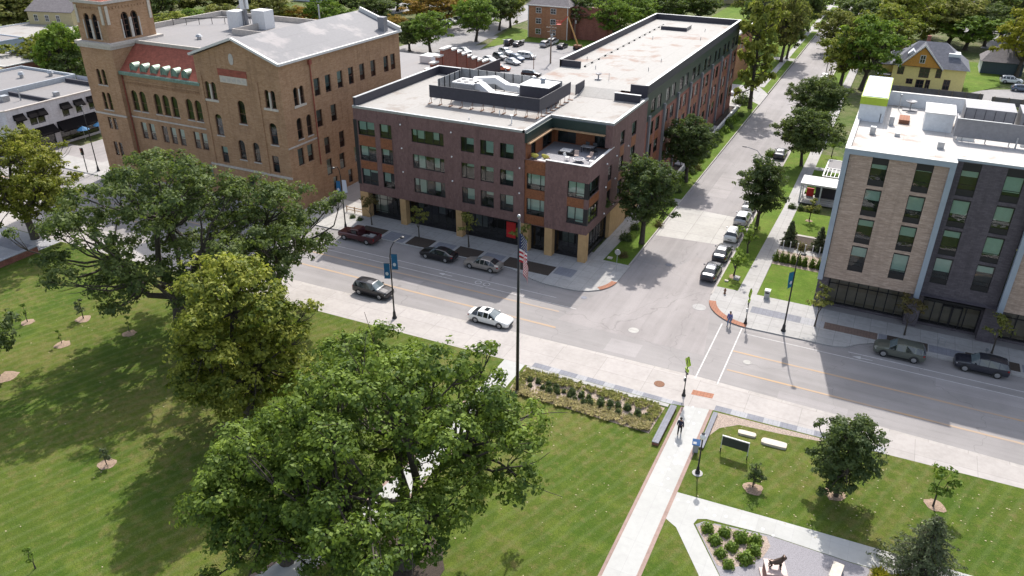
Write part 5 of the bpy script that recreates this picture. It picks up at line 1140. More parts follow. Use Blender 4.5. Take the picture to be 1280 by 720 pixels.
# fence behind the white roof, garage
fe = empty('wooden_fence', (0, 0, 0), 0, 'long grey-brown wooden fence in front of the yellow house', 'fence')
m = MB(); m.box(-1.5, 190.5, 0, 17.5, 190.6, 1.7); m.box(19.0, 189.0, 0, 33, 189.1, 1.7); m.build('boards', 'grey_shingle', fe)
for k in range(14): m = MB(); m.box(-1.4+2.6*k, 190.3 if k < 8 else 188.85, 0, -1.25+2.6*k, 190.45 if k < 8 else 189.0, 1.85); m.build('post', 'utility_wood', fe)
Ga = empty('garage', (0, 0, 0), 0, 'small dark teal garage with a brown hipped roof right of the yellow house', 'garage')
m = MB(); m.box(18.2, 222, 0, 27, 230, 3.0); m.build('wall', 'teal_siding', Ga); m = MB(); m.box(18.05, 221.9, 0, 18.2, 230, 3.0); m.build('side_wall', 'white_siding', Ga)
m = MB(); m.add([(17.7, 221.4, 2.9), (27.6, 221.4, 2.9), (27.6, 230.6, 2.9), (17.7, 230.6, 2.9), (20.5, 226, 5.9), (25, 226, 5.9)], [(0, 1, 5, 4), (1, 2, 5), (2, 3, 4, 5), (3, 0, 4), (3, 2, 1, 0)]); m.build('roof', 'grey_shingle', Ga)
# houses half hidden among trees
def far_house(px, py, w, d, h, rh, wm, rm, label, axis='x', rz=0):
    g = G(px, py); r = empty('house', (g.x, g.y, 0), rz, label, 'house'); gable_house(r, -w/2, 0, w/2, d, h, rh, wm, rm, axis)
    F = Face((0, 0), (1, 0))
    for k in range(max(2, int(w//3))): 
        a = -w/2+1+k*(w-2)/max(1, int(w//3)-1+1e-6)
        if a < w/2-1.2:
            for z in ([1.2] if h < 4 else [1.2, 3.9]): simple_window(r, F, a, a+.9, z, z+1.2)
    return r
far_house(800, 8, 12, 8, 3.2, 2.6, 'white_siding', 'grey_shingle', 'white house with a grey roof hidden in trees beyond the long flat roof')
far_house(915, 5, 8, 9, 5.0, 2.6, 'cream_siding', 'slate', 'pale house with a slate roof left of the tall yellow-green street tree')
far_house(1200, 22, 10, 8, 4.0, 3.0, 'white_siding', 'grey_shingle', 'small white house with a grey roof among the trees above the garage')
far_house(1105, 72, 9, 8, 3.4, 2.6, 'red_brick', 'brown_shingle', 'low red brick house with a brown roof left of the yellow house')
far_house(1262, 12, 10, 9, 5.0, 3.0, 'white_siding', 'grey_shingle', 'white house with a grey roof at the top right behind the yellow tree')
far_house(312, 34, 13, 8, 3.2, 2.4, 'grey_shingle', 'grey_shingle', 'low grey-roofed house right of the antenna mast on the church roof')
far_house(385, 2, 14, 9, 3.0, 2.6, 'white_siding', 'grey_shingle', 'wide grey-roofed house at the top above the yellow bush')
far_house(300, -14, 14, 9, 3.0, 2.6, 'cream_siding', 'brown_shingle', 'brown-roofed house at the top beyond the church roof')
# brown brick block past the long wing
Bk = empty('brick_building', (0, 0, 0), 0, 'plain brown brick building just past the far end of the long wing', 'building')
m = MB(); m.box(-45, 184, 0, -33.4, 202, 10.5); m.build('wall', 'apt_brick', Bk); m = MB(); m.quad((-44.8, 184.2, 10.52), (-33.6, 184.2, 10.52), (-33.6, 201.8, 10.52), (-44.8, 201.8, 10.52)); m.build('roof', 'roof_midgrey', Bk)
m = MB(); m.box(-45.05, 183.95, 10.5, -33.35, 184.2, 10.9); m.box(-33.6, 184.2, 10.5, -33.35, 202, 10.9); m.build('parapet', 'white_trim', Bk)
for y in (187, 191, 195): simple_window(Bk, Face((-33.4, 0), (0, 1)), y, y+1, 6.5, 8)

plain('pale_siding', (0.40, 0.43, 0.46), .7, var=.12)
# ================= shops on the left
Sh = empty('corner_shop', (0, 0, 0), 0, 'white painted two storey brick shop with black awnings left of the church tower', 'building')
sy0, sy1, sx = 77.5, 98.0, -128.0
FSh = Face((sx, 0), (0, 1)); cut = [(-133.0, 70.2), (sx, 75.0)]
sops = [(y-.65, y+.65, 4.5, 6.6) for y in (77.0, 79.4, 80.8, 85.4, 88.0, 90.6, 94)]
m = MB(); wall_face(m, FSh, 75.0, sy1, 0, 7.7, sops+[(83.4, 90.8, .4, 3.0), (75.6, 82.4, .4, 3.0)])
FSf = Face((0, 70.2), (1, 0)); wall_face(m, FSf, -141, -133.0, 0, 7.7, [(-135.6, -134.5, 4.9, 6.5), (-139, -138, 4.9, 6.5)])
dd = Vector((sx+133.0, 75.0-70.2, 0)); L_ = dd.length; FSc = Face((-133.0, 70.2), (dd.x, dd.y)); wall_face(m, FSc, 0, L_, 0, 7.7, [(1.2, 2.3, 4.9, 6.5), (4.0, 5.1, 4.9, 6.5), (1.0, 5.6, .4, 3.0)])
m.quad((sx, sy1, 0), (-141, sy1, 0), (-141, sy1, 7.7), (sx, sy1, 7.7)); m.build('wall', ['white_brick', 'interior'], Sh)
for o in sops: window(Sh, FSh, o, (), (.5,), .3, inset=.1)
for o in ((1.2, 2.3, 4.9, 6.5), (4.0, 5.1, 4.9, 6.5)): window(Sh, FSc, o, (), (.5,), .3, inset=.1)
for F, o in ((FSh, (83.4, 90.8, .4, 3.0)), (FSh, (75.6, 82.4, .4, 3.0)), (FSc, (1.0, 5.6, .4, 3.0))): window(Sh, F, o, (.25, .5, .75), (.75,), [(0, .5, .3)], inset=.1, glass='store_glass', kind='shop_window')
def awning(F, a, b, z, h, d):
    m = MB(); m.add([F.p(a, z+h, -.02), F.p(b, z+h, -.02), F.p(b, z, -d), F.p(a, z, -d), F.p(a, z, -.02), F.p(b, z, -.02), F.p(b, z-.2, -d), F.p(a, z-.2, -d)], [(0, 3, 2, 1), (0, 4, 3), (1, 2, 5), (3, 7, 6, 2)]); m.build('awning', 'awning_cloth', Sh)
for o in sops: awning(FSh, o[0]-.25, o[1]+.25, 5.95, .9, .8)
for o in ((1.0, 2.5), (3.8, 5.3)): awning(FSc, o[0], o[1], 5.95, .9, .8)
awning(FSh, 83.2, 91.0, 2.5, 1.5, 1.3); awning(FSh, 75.4, 82.6, 2.8, 1.1, 1.2)
m = MB(); m.add([(q[0], q[1], 6.9) for q in ((-141, 70.4), (-133.1, 70.4), (-128.2, 75.1), (-128.2, sy1), (-141, sy1))], [(0, 1, 2, 3, 4)]); m.build('roof', 'roof_midgrey', Sh)
m = MB(); m.box(-140.8, 84.2, 6.9, -128.4, 84.6, 7.5); m.box(-140.8, 95.4, 6.9, -128.4, 95.8, 7.6); m.build('roof_upstand', 'dark_parapet', Sh)
m = MB(); fbox(m, FSh, 75, sy1, 7.7, 7.85, -.1, .35); fbox(m, FSc, 0, L_, 7.7, 7.85, -.1, .35); fbox(m, FSf, -141, -133, 7.7, 7.85, -.1, .35); m.build('cornice', 'stone_trim', Sh)
m = MB(); m.box(-138, 80.6, 6.9, -136.8, 81.8, 7.9); m.box(-133.4, 87.4, 6.9, -132.6, 88.2, 7.6); m.tube([(-135.5, 82.8, 6.9), (-135.5, 82.8, 8.8)], .12, 6); m.build('roof_unit', 'galvanised', Sh)
tagl = lambda n, l, c='building': empty(n, (0, 0, 0), 0, l, c)
r = tagl('grey_shop', 'long low grey-roofed shop with vent cowls behind the white corner shop'); flat_block(r, -157, 71, -141.2, 98, 7.4, 'pale_siding', 'roof_midgrey', .45)
m = MB()
for x, y_ in ((-150, 85), (-151.5, 87.4), (-149, 92.5), (-145.5, 96), (-147, 80)): m.lathe([(.35, 0), (.35, .5), (.6, .6), (.4, 1.1), (.05, 1.2)], (x, y_, 7.4), 10)
m.build('vent_cowl', 'galvanised', r)
r = tagl('red_brick_shop', 'dark red brick shop with a flat white roof behind the grey shop'); g = G(30, 108); flat_block(r, -185, 99.6, -165, 109, 6.4, 'red_brick', 'roof_offwhite', .2, 'white_trim'); m = MB(); m.box(-184, 86, 0, -165.2, 99.55, 6.3); m.build('cream_wing', 'cream_siding', r); simple_window(r, Face((-165, 0), (0, 1)), 102.5, 104.5, 3.4, 4.6)
r = tagl('low_shop', 'low shop with a tan flat roof and a blue awning at the far left'); flat_block(r, -222, 128, -186, 150, 4.4, 'white_siding', 'roof_offwhite', .3)
m = MB(); m.box(-205, 127.2, 2.2, -187, 127.95, 3.2); m.build('awning', 'banner_blue', r)
r = tagl('blue_grey_shop', 'pale blue-grey box shop at the left edge'); flat_block(r, -222, 112, -196, 125, 5.6, 'pale_metal', 'roof_midgrey', .2)
g = G(78, 52); r = empty('house', (g.x, g.y, 0), .25, 'tall cream house with a grey hipped roof left of the church tower', 'house'); gable_house(r, -9, 0, 5, 12, 8.0, 3.0, 'cream_siding', 'grey_shingle', 'x')
for x in (-7, -3.5, 0): simple_window(r, Face((0, 0), (1, 0)), x, x+1, 5.4, 6.9); simple_window(r, Face((0, 0), (1, 0)), x, x+1, 1.8, 3.4)
# plaza wall in the park's far corner
r = empty('planter_wall', (0, 0, 0), 0, 'low dark red brick planter wall at the left edge of the park', 'wall')
m = MB(); m.box(-100, 46.8, 0, -91.3, 47.3, .9); m.box(-91.7, 47.3, 0, -91.3, 52.5, .9); m.build('brick_wall', 'red_brick', r); m = MB(); m.box(-100.05, 46.72, .9, -91.22, 47.38, 1.0); m.box(-91.78, 47.38, .9, -91.22, 52.55, 1.0); m.build('cap', 'paver_light', r)
strip('plaza_paving', [(-118, 47.3), (-91.7, 47.3), (-91.7, 55.8), (-118, 55.3)], K-.02, K+.012, 'paver_light')
strip('plaza_paving', [(-118, 51.5), (-92.5, 51.5), (-92.5, 53.4), (-118, 53.4)], K, K+.018, 'paver_grey')
# ---------------------------------------------------------------- trees and plants
ORD = 'first second third fourth fifth sixth seventh eighth ninth tenth eleventh twelfth thirteenth fourteenth fifteenth sixteenth seventeenth'.split()
def mesh_quads(name, verts, tint, mat):      # verts (n,4,3): one leaf spray per quad
    n = verts.shape[0]; me = bpy.data.meshes.new(name)
    me.vertices.add(n*4); me.vertices.foreach_set('co', verts.reshape(-1).astype(np.float32))
    me.loops.add(n*4); me.loops.foreach_set('vertex_index', np.arange(n*4, dtype=np.int32))
    me.polygons.add(n); me.polygons.foreach_set('loop_start', np.arange(0, n*4, 4, dtype=np.int32))
    try: me.polygons.foreach_set('loop_total', np.full(n, 4, dtype=np.int32))
    except Exception: pass
    a = me.attributes.new('tint', 'FLOAT', 'FACE'); a.data.foreach_set('value', tint.astype(np.float32))
    me.materials.append(MATS[mat]); me.update(calc_edges=True); me.validate(); return me
def leaves(centres, size, rng, out=None, flat=0.5, aspect=0.62):
    n = len(centres)
    nv = rng.normal(size=(n, 3)); nv /= np.linalg.norm(nv, axis=1)[:, None]
    if out is not None: nv = nv*0.6+out*0.95
    nv[:, 2] += flat*0.25
    nv /= np.linalg.norm(nv, axis=1)[:, None]
    t = rng.normal(size=(n, 3)); t -= nv*np.sum(t*nv, axis=1)[:, None]; t /= np.linalg.norm(t, axis=1)[:, None]
    b = np.cross(nv, t); s = (size*rng.uniform(.5, 1.5, n)**1.15)[:, None]
    bend = nv*s*rng.uniform(-.25, .25, n)[:, None]
    return np.stack([centres-t*s, centres-b*s*aspect+bend, centres+t*s, centres+b*s*aspect+bend], axis=1)
def crown_mesh(name, mat, blobs, per, size, rng, tuft=0.42, ntuft=26, squash=0.66, hollow=.55, flat=.5):
    C, O, T = [], [], []
    for (bx, by, bz, br) in blobs:
        k = max(6, int(ntuft*(br/1.6)**2)); bt = rng.uniform(-.16, .16)
        d = rng.normal(size=(k, 3)); d /= np.linalg.norm(d, axis=1)[:, None]
        low = d[:, 2] < -0.25; d[low, 2] *= rng.uniform(-1, .6, low.sum())   # thinner below
        rr = br*rng.uniform(hollow, 1.0, k)[:, None]
        tc = d*rr*np.array([1, 1, squash])+np.array([bx, by, bz])
        for j in range(k):
            m = int(per*rng.uniform(.6, 1.4)); tt = tuft*rng.uniform(.7, 1.35)
            q = rng.normal(size=(m, 3)); q /= np.linalg.norm(q, axis=1)[:, None]; q[:, 2] = np.where(rng.random(m) < .6, np.abs(q[:, 2]), q[:, 2])
            p = q*np.array([tt, tt, tt*.7])*rng.uniform(.45, 1.1, m)[:, None]+tc[j]
            C.append(p); oo = q*.75+d[j]*.45+np.array([0, 0, .15]); O.append(oo); T.append(np.clip(rng.normal(.42+bt, .2, m)+rng.uniform(-.2, .2), 0, 1))
    C = np.concatenate(C); O = np.concatenate(O); T = np.concatenate(T)
    return mesh_quads(name, leaves(C, size, rng, O, flat), T, mat)
def limb(mb, a, b, r0, r1, rng, bend=.12, n=6, seg=5):
    a, b = Vector(a), Vector(b); L = (b-a).length; pts, rr = [], []
    off = Vector(rng.normal(size=3)*L*bend); sag = Vector((0, 0, -L*.06))
    for i in range(seg+1):
        t = i/seg; pts.append(a.lerp(b, t)+off*math.sin(math.pi*t)*.6+Vector(rng.normal(size=3))*L*.018*(0 < i < seg)+sag*math.sin(math.pi*t)); rr.append(r0+(r1-r0)*t**.8)
    mb.tube(pts, rr, n, cap=False); return pts
def tree_data(seed, H, R, base, nb, br, per, size, mat, shape='round', tr=.02, wood='bark', ntuft=26, tuft=.42, spread=None, hollow=.55):
    """returns (trunk mesh builder, crown mesh); crown = clumps of leaf sprays hung on a branching skeleton"""
    rng = np.random.default_rng(seed); mb = MB(); th = H*tr*1.6
    ctop = H; cz = (base+ctop)/2; hz = (ctop-base)/2
    blobs = []; tries = 0
    while len(blobs) < nb and tries < 6000:
        tries += 1
        d = rng.normal(size=3); d /= np.linalg.norm(d); f = rng.uniform(.25, 1)**.5
        if shape == 'oak': z = rng.uniform(-.75, 1); rad = math.sqrt(max(0, 1-abs(z)**2.6))*rng.uniform(.15, 1)**.55
        elif shape == 'cone': z = rng.uniform(-1, 1); rad = (1-z)/2*rng.uniform(.1, 1)**.6+.05
        elif shape == 'column': z = rng.uniform(-1, 1); rad = rng.uniform(.1, 1)**.6*(1-abs(z)**4*.6)
        else: z = d[2]*f; rad = math.hypot(d[0], d[1])*f
        a = rng.uniform(0, 2*math.pi); lob = 1+.16*math.sin(3*a+seed)+.10*math.sin(5*a+2*seed)
        x, y = R*rad*math.cos(a)*lob*.86, R*rad*math.sin(a)*lob*.86; zz = cz+hz*z*.88
        b_ = br*rng.uniform(.65, 1.3)
        if math.hypot(x, y) > R*1.04 or (zz > cz+hz*.6 and math.hypot(x, y) > R*.62): continue
        if all((x-q[0])**2+(y-q[1])**2+((zz-q[2])*1.3)**2 > (.72*(b_+q[3])*.78)**2 for q in blobs): blobs.append((x, y, zz, b_))
        elif tries > 3000: blobs.append((x, y, zz, b_))
    big = list(blobs)
    for _ in range(int(nb*.4)):            # stray sprigs break the outline
        q = big[int(rng.integers(len(big)))]; v = np.array([q[0], q[1], q[2]-cz*.8]); v /= np.linalg.norm(v)+1e-6; v = v+rng.normal(size=3)*.45; k_ = q[3]*rng.uniform(.85, 1.15)
        zz = q[2]+v[2]*k_*.7
        if zz > H*.9 or math.hypot(q[0], q[1]) > R*1.02: continue
        blobs.append((q[0]+v[0]*k_, q[1]+v[1]*k_, max(base*.7, zz), br*rng.uniform(.3, .5)))
    # trunk then limbs
    fork = max(base*.9, H*.22) if shape != 'cone' else H*.9
    lean = rng.normal(size=2)*R*.04
    top = (lean[0], lean[1], fork); mb.tube([(0, 0, -.15), (0, 0, .25), (lean[0]*.4, lean[1]*.4, fork*.5), top], [th*1.7, th*1.15, th*.95, th*.85], 9, cap=False)
    if shape in ('column', 'cone'): mb.tube([top, (lean[0], lean[1], H*.93)], [th*.85, th*.12], 7, cap=False)
    nl = 5 if nb > 16 else 3
    forks = []
    for i in range(nl):
        a = 2*math.pi*(i+rng.uniform(-.2, .2))/nl; q = (R*.42*math.cos(a), R*.42*math.sin(a), fork+(H-fork)*rng.uniform(.25, .55))
        if shape not in ('column', 'cone'): limb(mb, top, q, th*.50, th*.26, rng); forks.append(q)
    q = (lean[0], lean[1], fork+(H-fork)*.6)
    if shape not in ('column', 'cone'): limb(mb, top, q, th*.58, th*.28, rng); forks.append(q)
    for bx, by, bz, b_ in blobs:
        if shape in ('column', 'cone'): src = (lean[0], lean[1], max(fork*.8, bz-b_*.9)); r0 = th*.22
        else: src = min(forks, key=lambda f_: (f_[0]-bx)**2+(f_[1]-by)**2+(f_[2]-bz)**2); r0 = th*.22
        p = limb(mb, src, (bx, by, bz-.1*b_), r0, .035 if H > 6 else .015, rng, .16, 5, 4)
        if H > 9:
            for _ in range(3):
                e = np.array([bx, by, bz])+rng.normal(size=3)*b_*.5; limb(mb, p[3], tuple(e), .05, .015, rng, .1, 4, 3)
    return mb, crown_mesh('crown', mat, blobs, per, size, rng, tuft, ntuft, hollow=hollow)
def place_tree(data, x, y, rz, label, group=None, wood='bark', name='tree', s=1.0, z=0.0, cat='tree', sz=None):
    r = empty(name, (x, y, z), rz, label, cat, group); r.scale = (s, s, sz or s)
    mb, cm = data
    if isinstance(mb, MB): t = mb.build('trunk', wood, r, True)
    else: t = bpy.data.objects.new('trunk', mb); COL.objects.link(t); t.parent = r
    c = bpy.data.objects.new('crown', cm); COL.objects.link(c); c.parent = r
    return r
print('trees start')
# the big oak in the foreground
d = tree_data(3, 16.8, 9.4, 3.4, 104, 1.6, 34, .13, 'leaf_oak', 'oak', .026, ntuft=19, tuft=.5)
place_tree(d, -23.2, 31.2, 3.3, 'huge spreading green oak at the bottom centre of the park, over the brick-edged path', name='oak_tree')
d = tree_data(8, 12.0, 5.4, 1.8, 48, 1.5, 36, .13, 'leaf_oak', 'oak', .022, ntuft=22, tuft=.55)
place_tree(d, -30.6, 27.6, 0, 'dark green oak left of and below the huge oak, bottom of the park', name='oak_tree')
d = tree_data(21, 16.4, 5.3, .2, 92, 1.45, 32, .14, 'leaf_maple', 'oak', .018, ntuft=22, tuft=.52)
place_tree(d, -43.4, 37.8, 1.0, 'tall yellow-green maple between the two park oaks, left of the centre', name='maple_tree')
d = tree_data(14, 18.6, 10.6, 3.4, 74, 1.75, 28, .145, 'leaf_greyoak', 'oak', .024, ntuft=17, tuft=.55, hollow=.5)
place_tree(d, -60.6, 46.6, 0, 'broad grey-green oak with low branches over the lawn, in front of the church', name='oak_tree')
d = tree_data(29, 15.2, 7.2, 3.2, 38, 1.75, 28, .145, 'leaf_greyoak', 'oak', .024, ntuft=17, tuft=.55, hollow=.5)
place_tree(d, -54.6, 54.4, 2.0, 'grey-green oak right of the broadest oak, reaching over the road', name='oak_tree')
d = tree_data(33, 14.8, 7.4, 2.6, 70, 1.7, 26, .15, 'leaf_lemon', 'round', .02, ntuft=16, tuft=.5)
place_tree(d, -95.5, 55.0, 0, 'yellow-green tree at the left edge of the photo by the planter wall', name='maple_tree')
d = tree_data(35, 8.0, 2.6, 1.5, 15, 1.1, 14, .16, 'leaf_dark', 'round', .02, ntuft=24)
place_tree(d, -69.8, 32.9, 0, 'small dark tree in a mulch ring at the left edge of the lawn')
# street trees
st = [(802, 305, 12.4, 3.3, 'leaf_dark', 'tall dark street tree by the stop sign on the verge of the side street', 41), (857, 228, 10.8, 3.3, 'leaf_dark', 'round dark street tree second from the corner, beside the long wing', 42),
      (945, 287, 9.8, 2.5, 'leaf_dark', 'slim dark tree beside the parked white cars, nearest the cobra street light', 43), (1001, 208, 9.6, 5.0, 'leaf_greyoak', 'dense round tree beside the footway just left of the white porch', 44),
      (1016, 160, 9.6, 5.2, 'leaf_greyoak', 'dense round tree directly behind the tree left of the white porch', 45)]
for px, py, H, R, mt, lb, sd_ in st:
    d = tree_data(sd_, H, R, H*.22, int(22+R*8), 1.35, 24, .14, mt, 'round', .017, ntuft=24, tuft=.46); g = G(px, py)
    place_tree(d, g.x, g.y, sd_, lb, 'street trees along the side street', name='street_tree')
d = tree_data(47, 3.9, 1.0, 1.2, 7, .55, 10, .13, 'leaf_bright', 'round', .016, ntuft=30, tuft=.25)
for px, py, lb, s in ((917, 346, 'young light green tree on the verge beside the two dark parked cars', 1.0), (934, 318, 'young tree on the verge beside the white parked cars', 1.15)):
    g = G(px, py); place_tree(d, g.x, g.y, px, lb, 'young verge trees', s=s, name='young_tree')
# evergreen tree and round young trees on the right lawn
d = tree_data(51, 7.9, 2.05, .45, 56, .85, 28, .10, 'leaf_dark', 'round', .014, ntuft=36, tuft=.32)
place_tree(d, 2.7, 51.3, 0, 'dark round tree in a mulch ring in the middle of the right lawn', name='park_tree')
d = tree_data(52, 2.6, .68, .55, 9, .38, 13, .085, 'leaf_dark', 'cone', .013, ntuft=44, tuft=.17)
place_tree(d, -3.2, 49.4, 0, 'small upright sapling with bright tip in a mulch ring near the dark panel bench', name='sapling')
d = tree_data(53, 3.7, 1.0, 1.5, 8, .5, 11, .12, 'leaf_bright', 'round', .012, ntuft=34, tuft=.24)
place_tree(d, 9.4, 53.4, 0, 'thin bright green sapling in a mulch ring at the right of the lawn', name='sapling')
# small street saplings before the blocks
d = tree_data(54, 4.2, 1.15, 1.5, 8, .5, 9, .12, 'leaf_olive', 'round', .011, ntuft=26, tuft=.25)
d2 = tree_data(55, 4.3, 1.25, 1.7, 8, .55, 9, .12, 'leaf_russet', 'round', .011, ntuft=26, tuft=.25)
for i, (px, py, lb, dd) in enumerate(((465, 282, 'thin sapling in the first planter before the left shop door', d2), (524, 298, 'thin sapling in the second planter before the brown block', d), (586, 310, 'leafy sapling in the planter behind the parked grey sedan', d),
                       (653, 321, 'sapling in the last planter behind the flag', d), (1018, 409, 'pale leafy sapling at the left end of the right block', d), (1130, 420, 'russet-green sapling behind the parked grey-green car', d2), (1239, 443, 'dark green sapling behind the parked black wagon', d))):
    g = G(px, py); place_tree(dd, g.x, g.y, i*1.3, lb, 'pavement saplings', s=(1, 1.05, 1.2, 1.05, 1.15, 1.1, 1.1)[i], name='sapling')
# little new trees on the left lawn
d = tree_data(56, 1.9, .35, .6, 4, .22, 7, .07, 'leaf_bright', 'round', .012, ntuft=60, tuft=.1)
d2 = tree_data(57, 2.0, .5, .3, 5, .3, 8, .08, 'leaf_spruce', 'cone', .012, ntuft=60, tuft=.12)
for i, (px, py, lb, dd, s) in enumerate(((35, 404, 'tiny tree in a mulch ring at the upper left of the lawn', d, 1.2), (78, 431, 'tiny tree in a mulch ring left of centre on the left lawn', d, .9), (105, 400, 'small bushy tree in a mulch ring under the oak branches', d2, 1.2), (162, 416, 'thin tiny tree in the mulch ring farthest right on the left lawn', d, 1.0), (134, 583, 'tiny reddish tree in a mulch ring inside the oak shadow', d2, .9), (45, 712, 'small pale young tree at the bottom left edge', d, 1.1))):
    g = G(px, py); place_tree(dd, g.x, g.y, i*1.7, lb, s=s, z=.12, name='young_tree')
mr = [(35, 404, .9), (78, 432, .95), (105, 400, 1.0), (162, 418, .85), (134, 582, .85), (10, 472, 1.25), (940, 612, .95), (1043, 620, 1.0), (1168, 633, .95), (1011, 277, .6), (917, 347, .7)]
mb = MB()
for px, py, r in mr:
    g = G(px, py); k = 16; rr = [r*.8*random.uniform(.82, 1.15) for _ in range(k)]
    mb.add([(g.x+rr[i]*math.cos(2*math.pi*i/k), g.y+rr[i]*math.sin(2*math.pi*i/k), K+.022) for i in range(k)]+[(g.x, g.y, K+.09)], [(i, (i+1) % k, k) for i in range(k)])
struct('mulch_rings', mb, 'mulch_pale')
mb = MB(); k = 22; mb.add([(-23.2+3.0*random.uniform(.85, 1.1)*math.cos(2*math.pi*i/k), 31.2+2.6*random.uniform(.85, 1.1)*math.sin(2*math.pi*i/k), K+.024) for i in range(k)]+[(-23.2, 31.2, K+.1)], [(i, (i+1) % k, k) for i in range(k)])
struct('mulch_rings', mb, 'mulch')
for px, py, s, lb in ((1011, 277, 1.0, 'young tree on the small lawn in front of the white porch'), (1039, 197, 1.1, 'bright young tree behind the porch pergola')):
    d = tree_data(58, 3.4, 1.0, 1.1, 7, .5, 9, .13, 'leaf_olive' if px < 1020 else 'leaf_bright', 'round', .013, ntuft=28, tuft=.24); g = G(px, py); place_tree(d, g.x, g.y, 0, lb, s=s, z=.1, name='young_tree')
# spruce at the bottom right
def spruce(seed, H, R, size=.13, dens=1.0, mat='leaf_spruce'):
    rng = np.random.default_rng(seed); mb = MB(); mb.tube([(0, 0, -.1), (0, 0, H*.5), (0, 0, H*.98)], [H*.022, H*.014, .012], 7, cap=False); C, T, O = [], [], []
    z = H*.06
    while z < H*.99:
        rad = R*(1-z/H)**.82+.06; nbh = int(5+rad*3.2); a0 = rng.uniform(0, 6.28)
        for i in range(nbh):
            a = a0+2*math.pi*i/nbh+rng.uniform(-.2, .2); L = rad*rng.uniform(.65, 1.15); dz = -L*.22+L*L*.05
            tip = (L*math.cos(a), L*math.sin(a), z+dz); mb.tube([(0, 0, z), (L*.5*math.cos(a), L*.5*math.sin(a), z+dz*.35), tip], [.03*rad/R+.008, .016, .006], 4, cap=False)
            m = int(L*46*dens)+6; t = rng.uniform(.12, 1.05, m)**.8; w_ = .22*L*(1.15-t)+.06
            p = np.stack([t*L*math.cos(a)+rng.normal(size=m)*w_*abs(math.sin(a))*.8+rng.normal(size=m)*.03, t*L*math.sin(a)+rng.normal(size=m)*w_*abs(math.cos(a))*.8+rng.normal(size=m)*.03, z+dz*t-rng.uniform(0, .14, m)], 1)
            C.append(p); O.append(np.repeat(np.array([[math.cos(a)*.6, math.sin(a)*.6, .5]]), m, 0)); T.append(np.clip(.25+.5*t+rng.normal(size=m)*.15, 0, 1))
        z += .17+rad*.085
    C = np.concatenate(C); O = np.concatenate(O); T = np.concatenate(T)
    return mb, mesh_quads('crown', leaves(C, size, rng, O, .3, .4), T, mat)
place_tree(spruce(5, 5.7, 3.3, .11, .5), 8.6, 45.7, 0, 'drooping dark spruce at the bottom right beside the concrete path', name='spruce_tree')
sp_ = spruce(6, 3.4, 1.25, .12, .8)
for px, py, lb in ((986, 306, 'left conical evergreen shrub in the bed behind the low posts'), (1023, 314, 'right conical evergreen shrub in the bed beside the pale metal band')):
    g = G(px, py); place_tree(sp_, g.x, g.y, px, lb, name='conifer_shrub', z=.1, cat='shrub')
# clipped hedge plants, bed shrubs, grasses
def bush(seed, R, H, mat, size=.07, n=420, name='foliage'):
    rng = np.random.default_rng(seed); d_ = rng.normal(size=(n, 3)); d_ /= np.linalg.norm(d_, axis=1)[:, None]; d_[:, 2] = np.abs(d_[:, 2])*rng.choice([1, 1, 1, .2], n)
    lob = 1+.18*np.sin(4*np.arctan2(d_[:, 1], d_[:, 0])+seed)
    p = d_*np.array([R, R, H])*(rng.uniform(.45, 1.08, n)*lob)[:, None]
    return mesh_quads(name, leaves(p, size, rng, d_, .3), np.clip(rng.normal(.45, .22, n), 0, 1), mat)
def bush_stem(H):
    m = MB(); m.tube([(0, 0, -.05), (.02, 0, H*.6)], [.03, .012], 5)
    for k in range(4): a = 1.6*k; m.tube([(0, 0, .05), (.35*H*math.cos(a), .35*H*math.sin(a), H*.6)], [.018, .006], 4)
    me = m.build('stem', 'bark'); dta = me.data; bpy.data.objects.remove(me); return dta
def plant(mesh, stem, x, y, z, label, group, cat='shrub', name='shrub', s=1, rz=None, sz=None):
    r = empty(name, (x, y, z), random.uniform(0, 6.3) if rz is None else rz, label, cat, group); r.scale = (s, s, sz or s)
    for nm, me in (('foliage', mesh), ('stem', stem)):
        o = bpy.data.objects.new(nm, me); COL.objects.link(o); o.parent = r
    return r
stm = bush_stem(1.0)
bm = bush(1, .52, .62, 'leaf_bright', .075, 900)
for i, (px, py, s) in enumerate(((884, 662, .95), (905, 667, .95), (893, 677, .95), (926, 674, 1.15), (944, 677, 1.0), (914, 685, .9), (942, 690, 1.0), (900, 693, .85), (931, 700, 1.15), (910, 707, .85))):
    g = G(px, py+2); plant(bm, stm, g.x, g.y, K, ORD[i]+' mound shrub of ten, row by row from the upper left of the stony bed', 'mound shrubs in the forked-path bed', s=s*.98)
bm2 = bush(2, .36, .75, 'leaf_oak', .07, 700)
for i, x in enumerate((-8.5, -7.75, -7.2, -6.45, -5.75, -5.1, -4.25, -3.5)): plant(bm2, stm, x, 91.7, K, ORD[i]+' clipped hedge plant from the left in the row beside the right block', 'row of clipped hedge plants', s=1.0, sz=1.75)
bm3 = bush(3, .34, .55, 'leaf_dark', .075, 520)
k = 0
for row, (y0, off) in enumerate(((54.65, 0), (53.95, .45))):
    for i in range(14):
        x = -24.6+off+.86*i
        if x < -12.9: plant(bm3, stm, x+random.uniform(-.22, .22), y0-.02*i+random.uniform(-.2, .2), K, ORD[i]+' dark shrub from the left in the '+('back', 'front')[row]+' row of the long park bed', 'double row of dark shrubs in the long bed', s=random.uniform(.65, 1.3)); k += 1
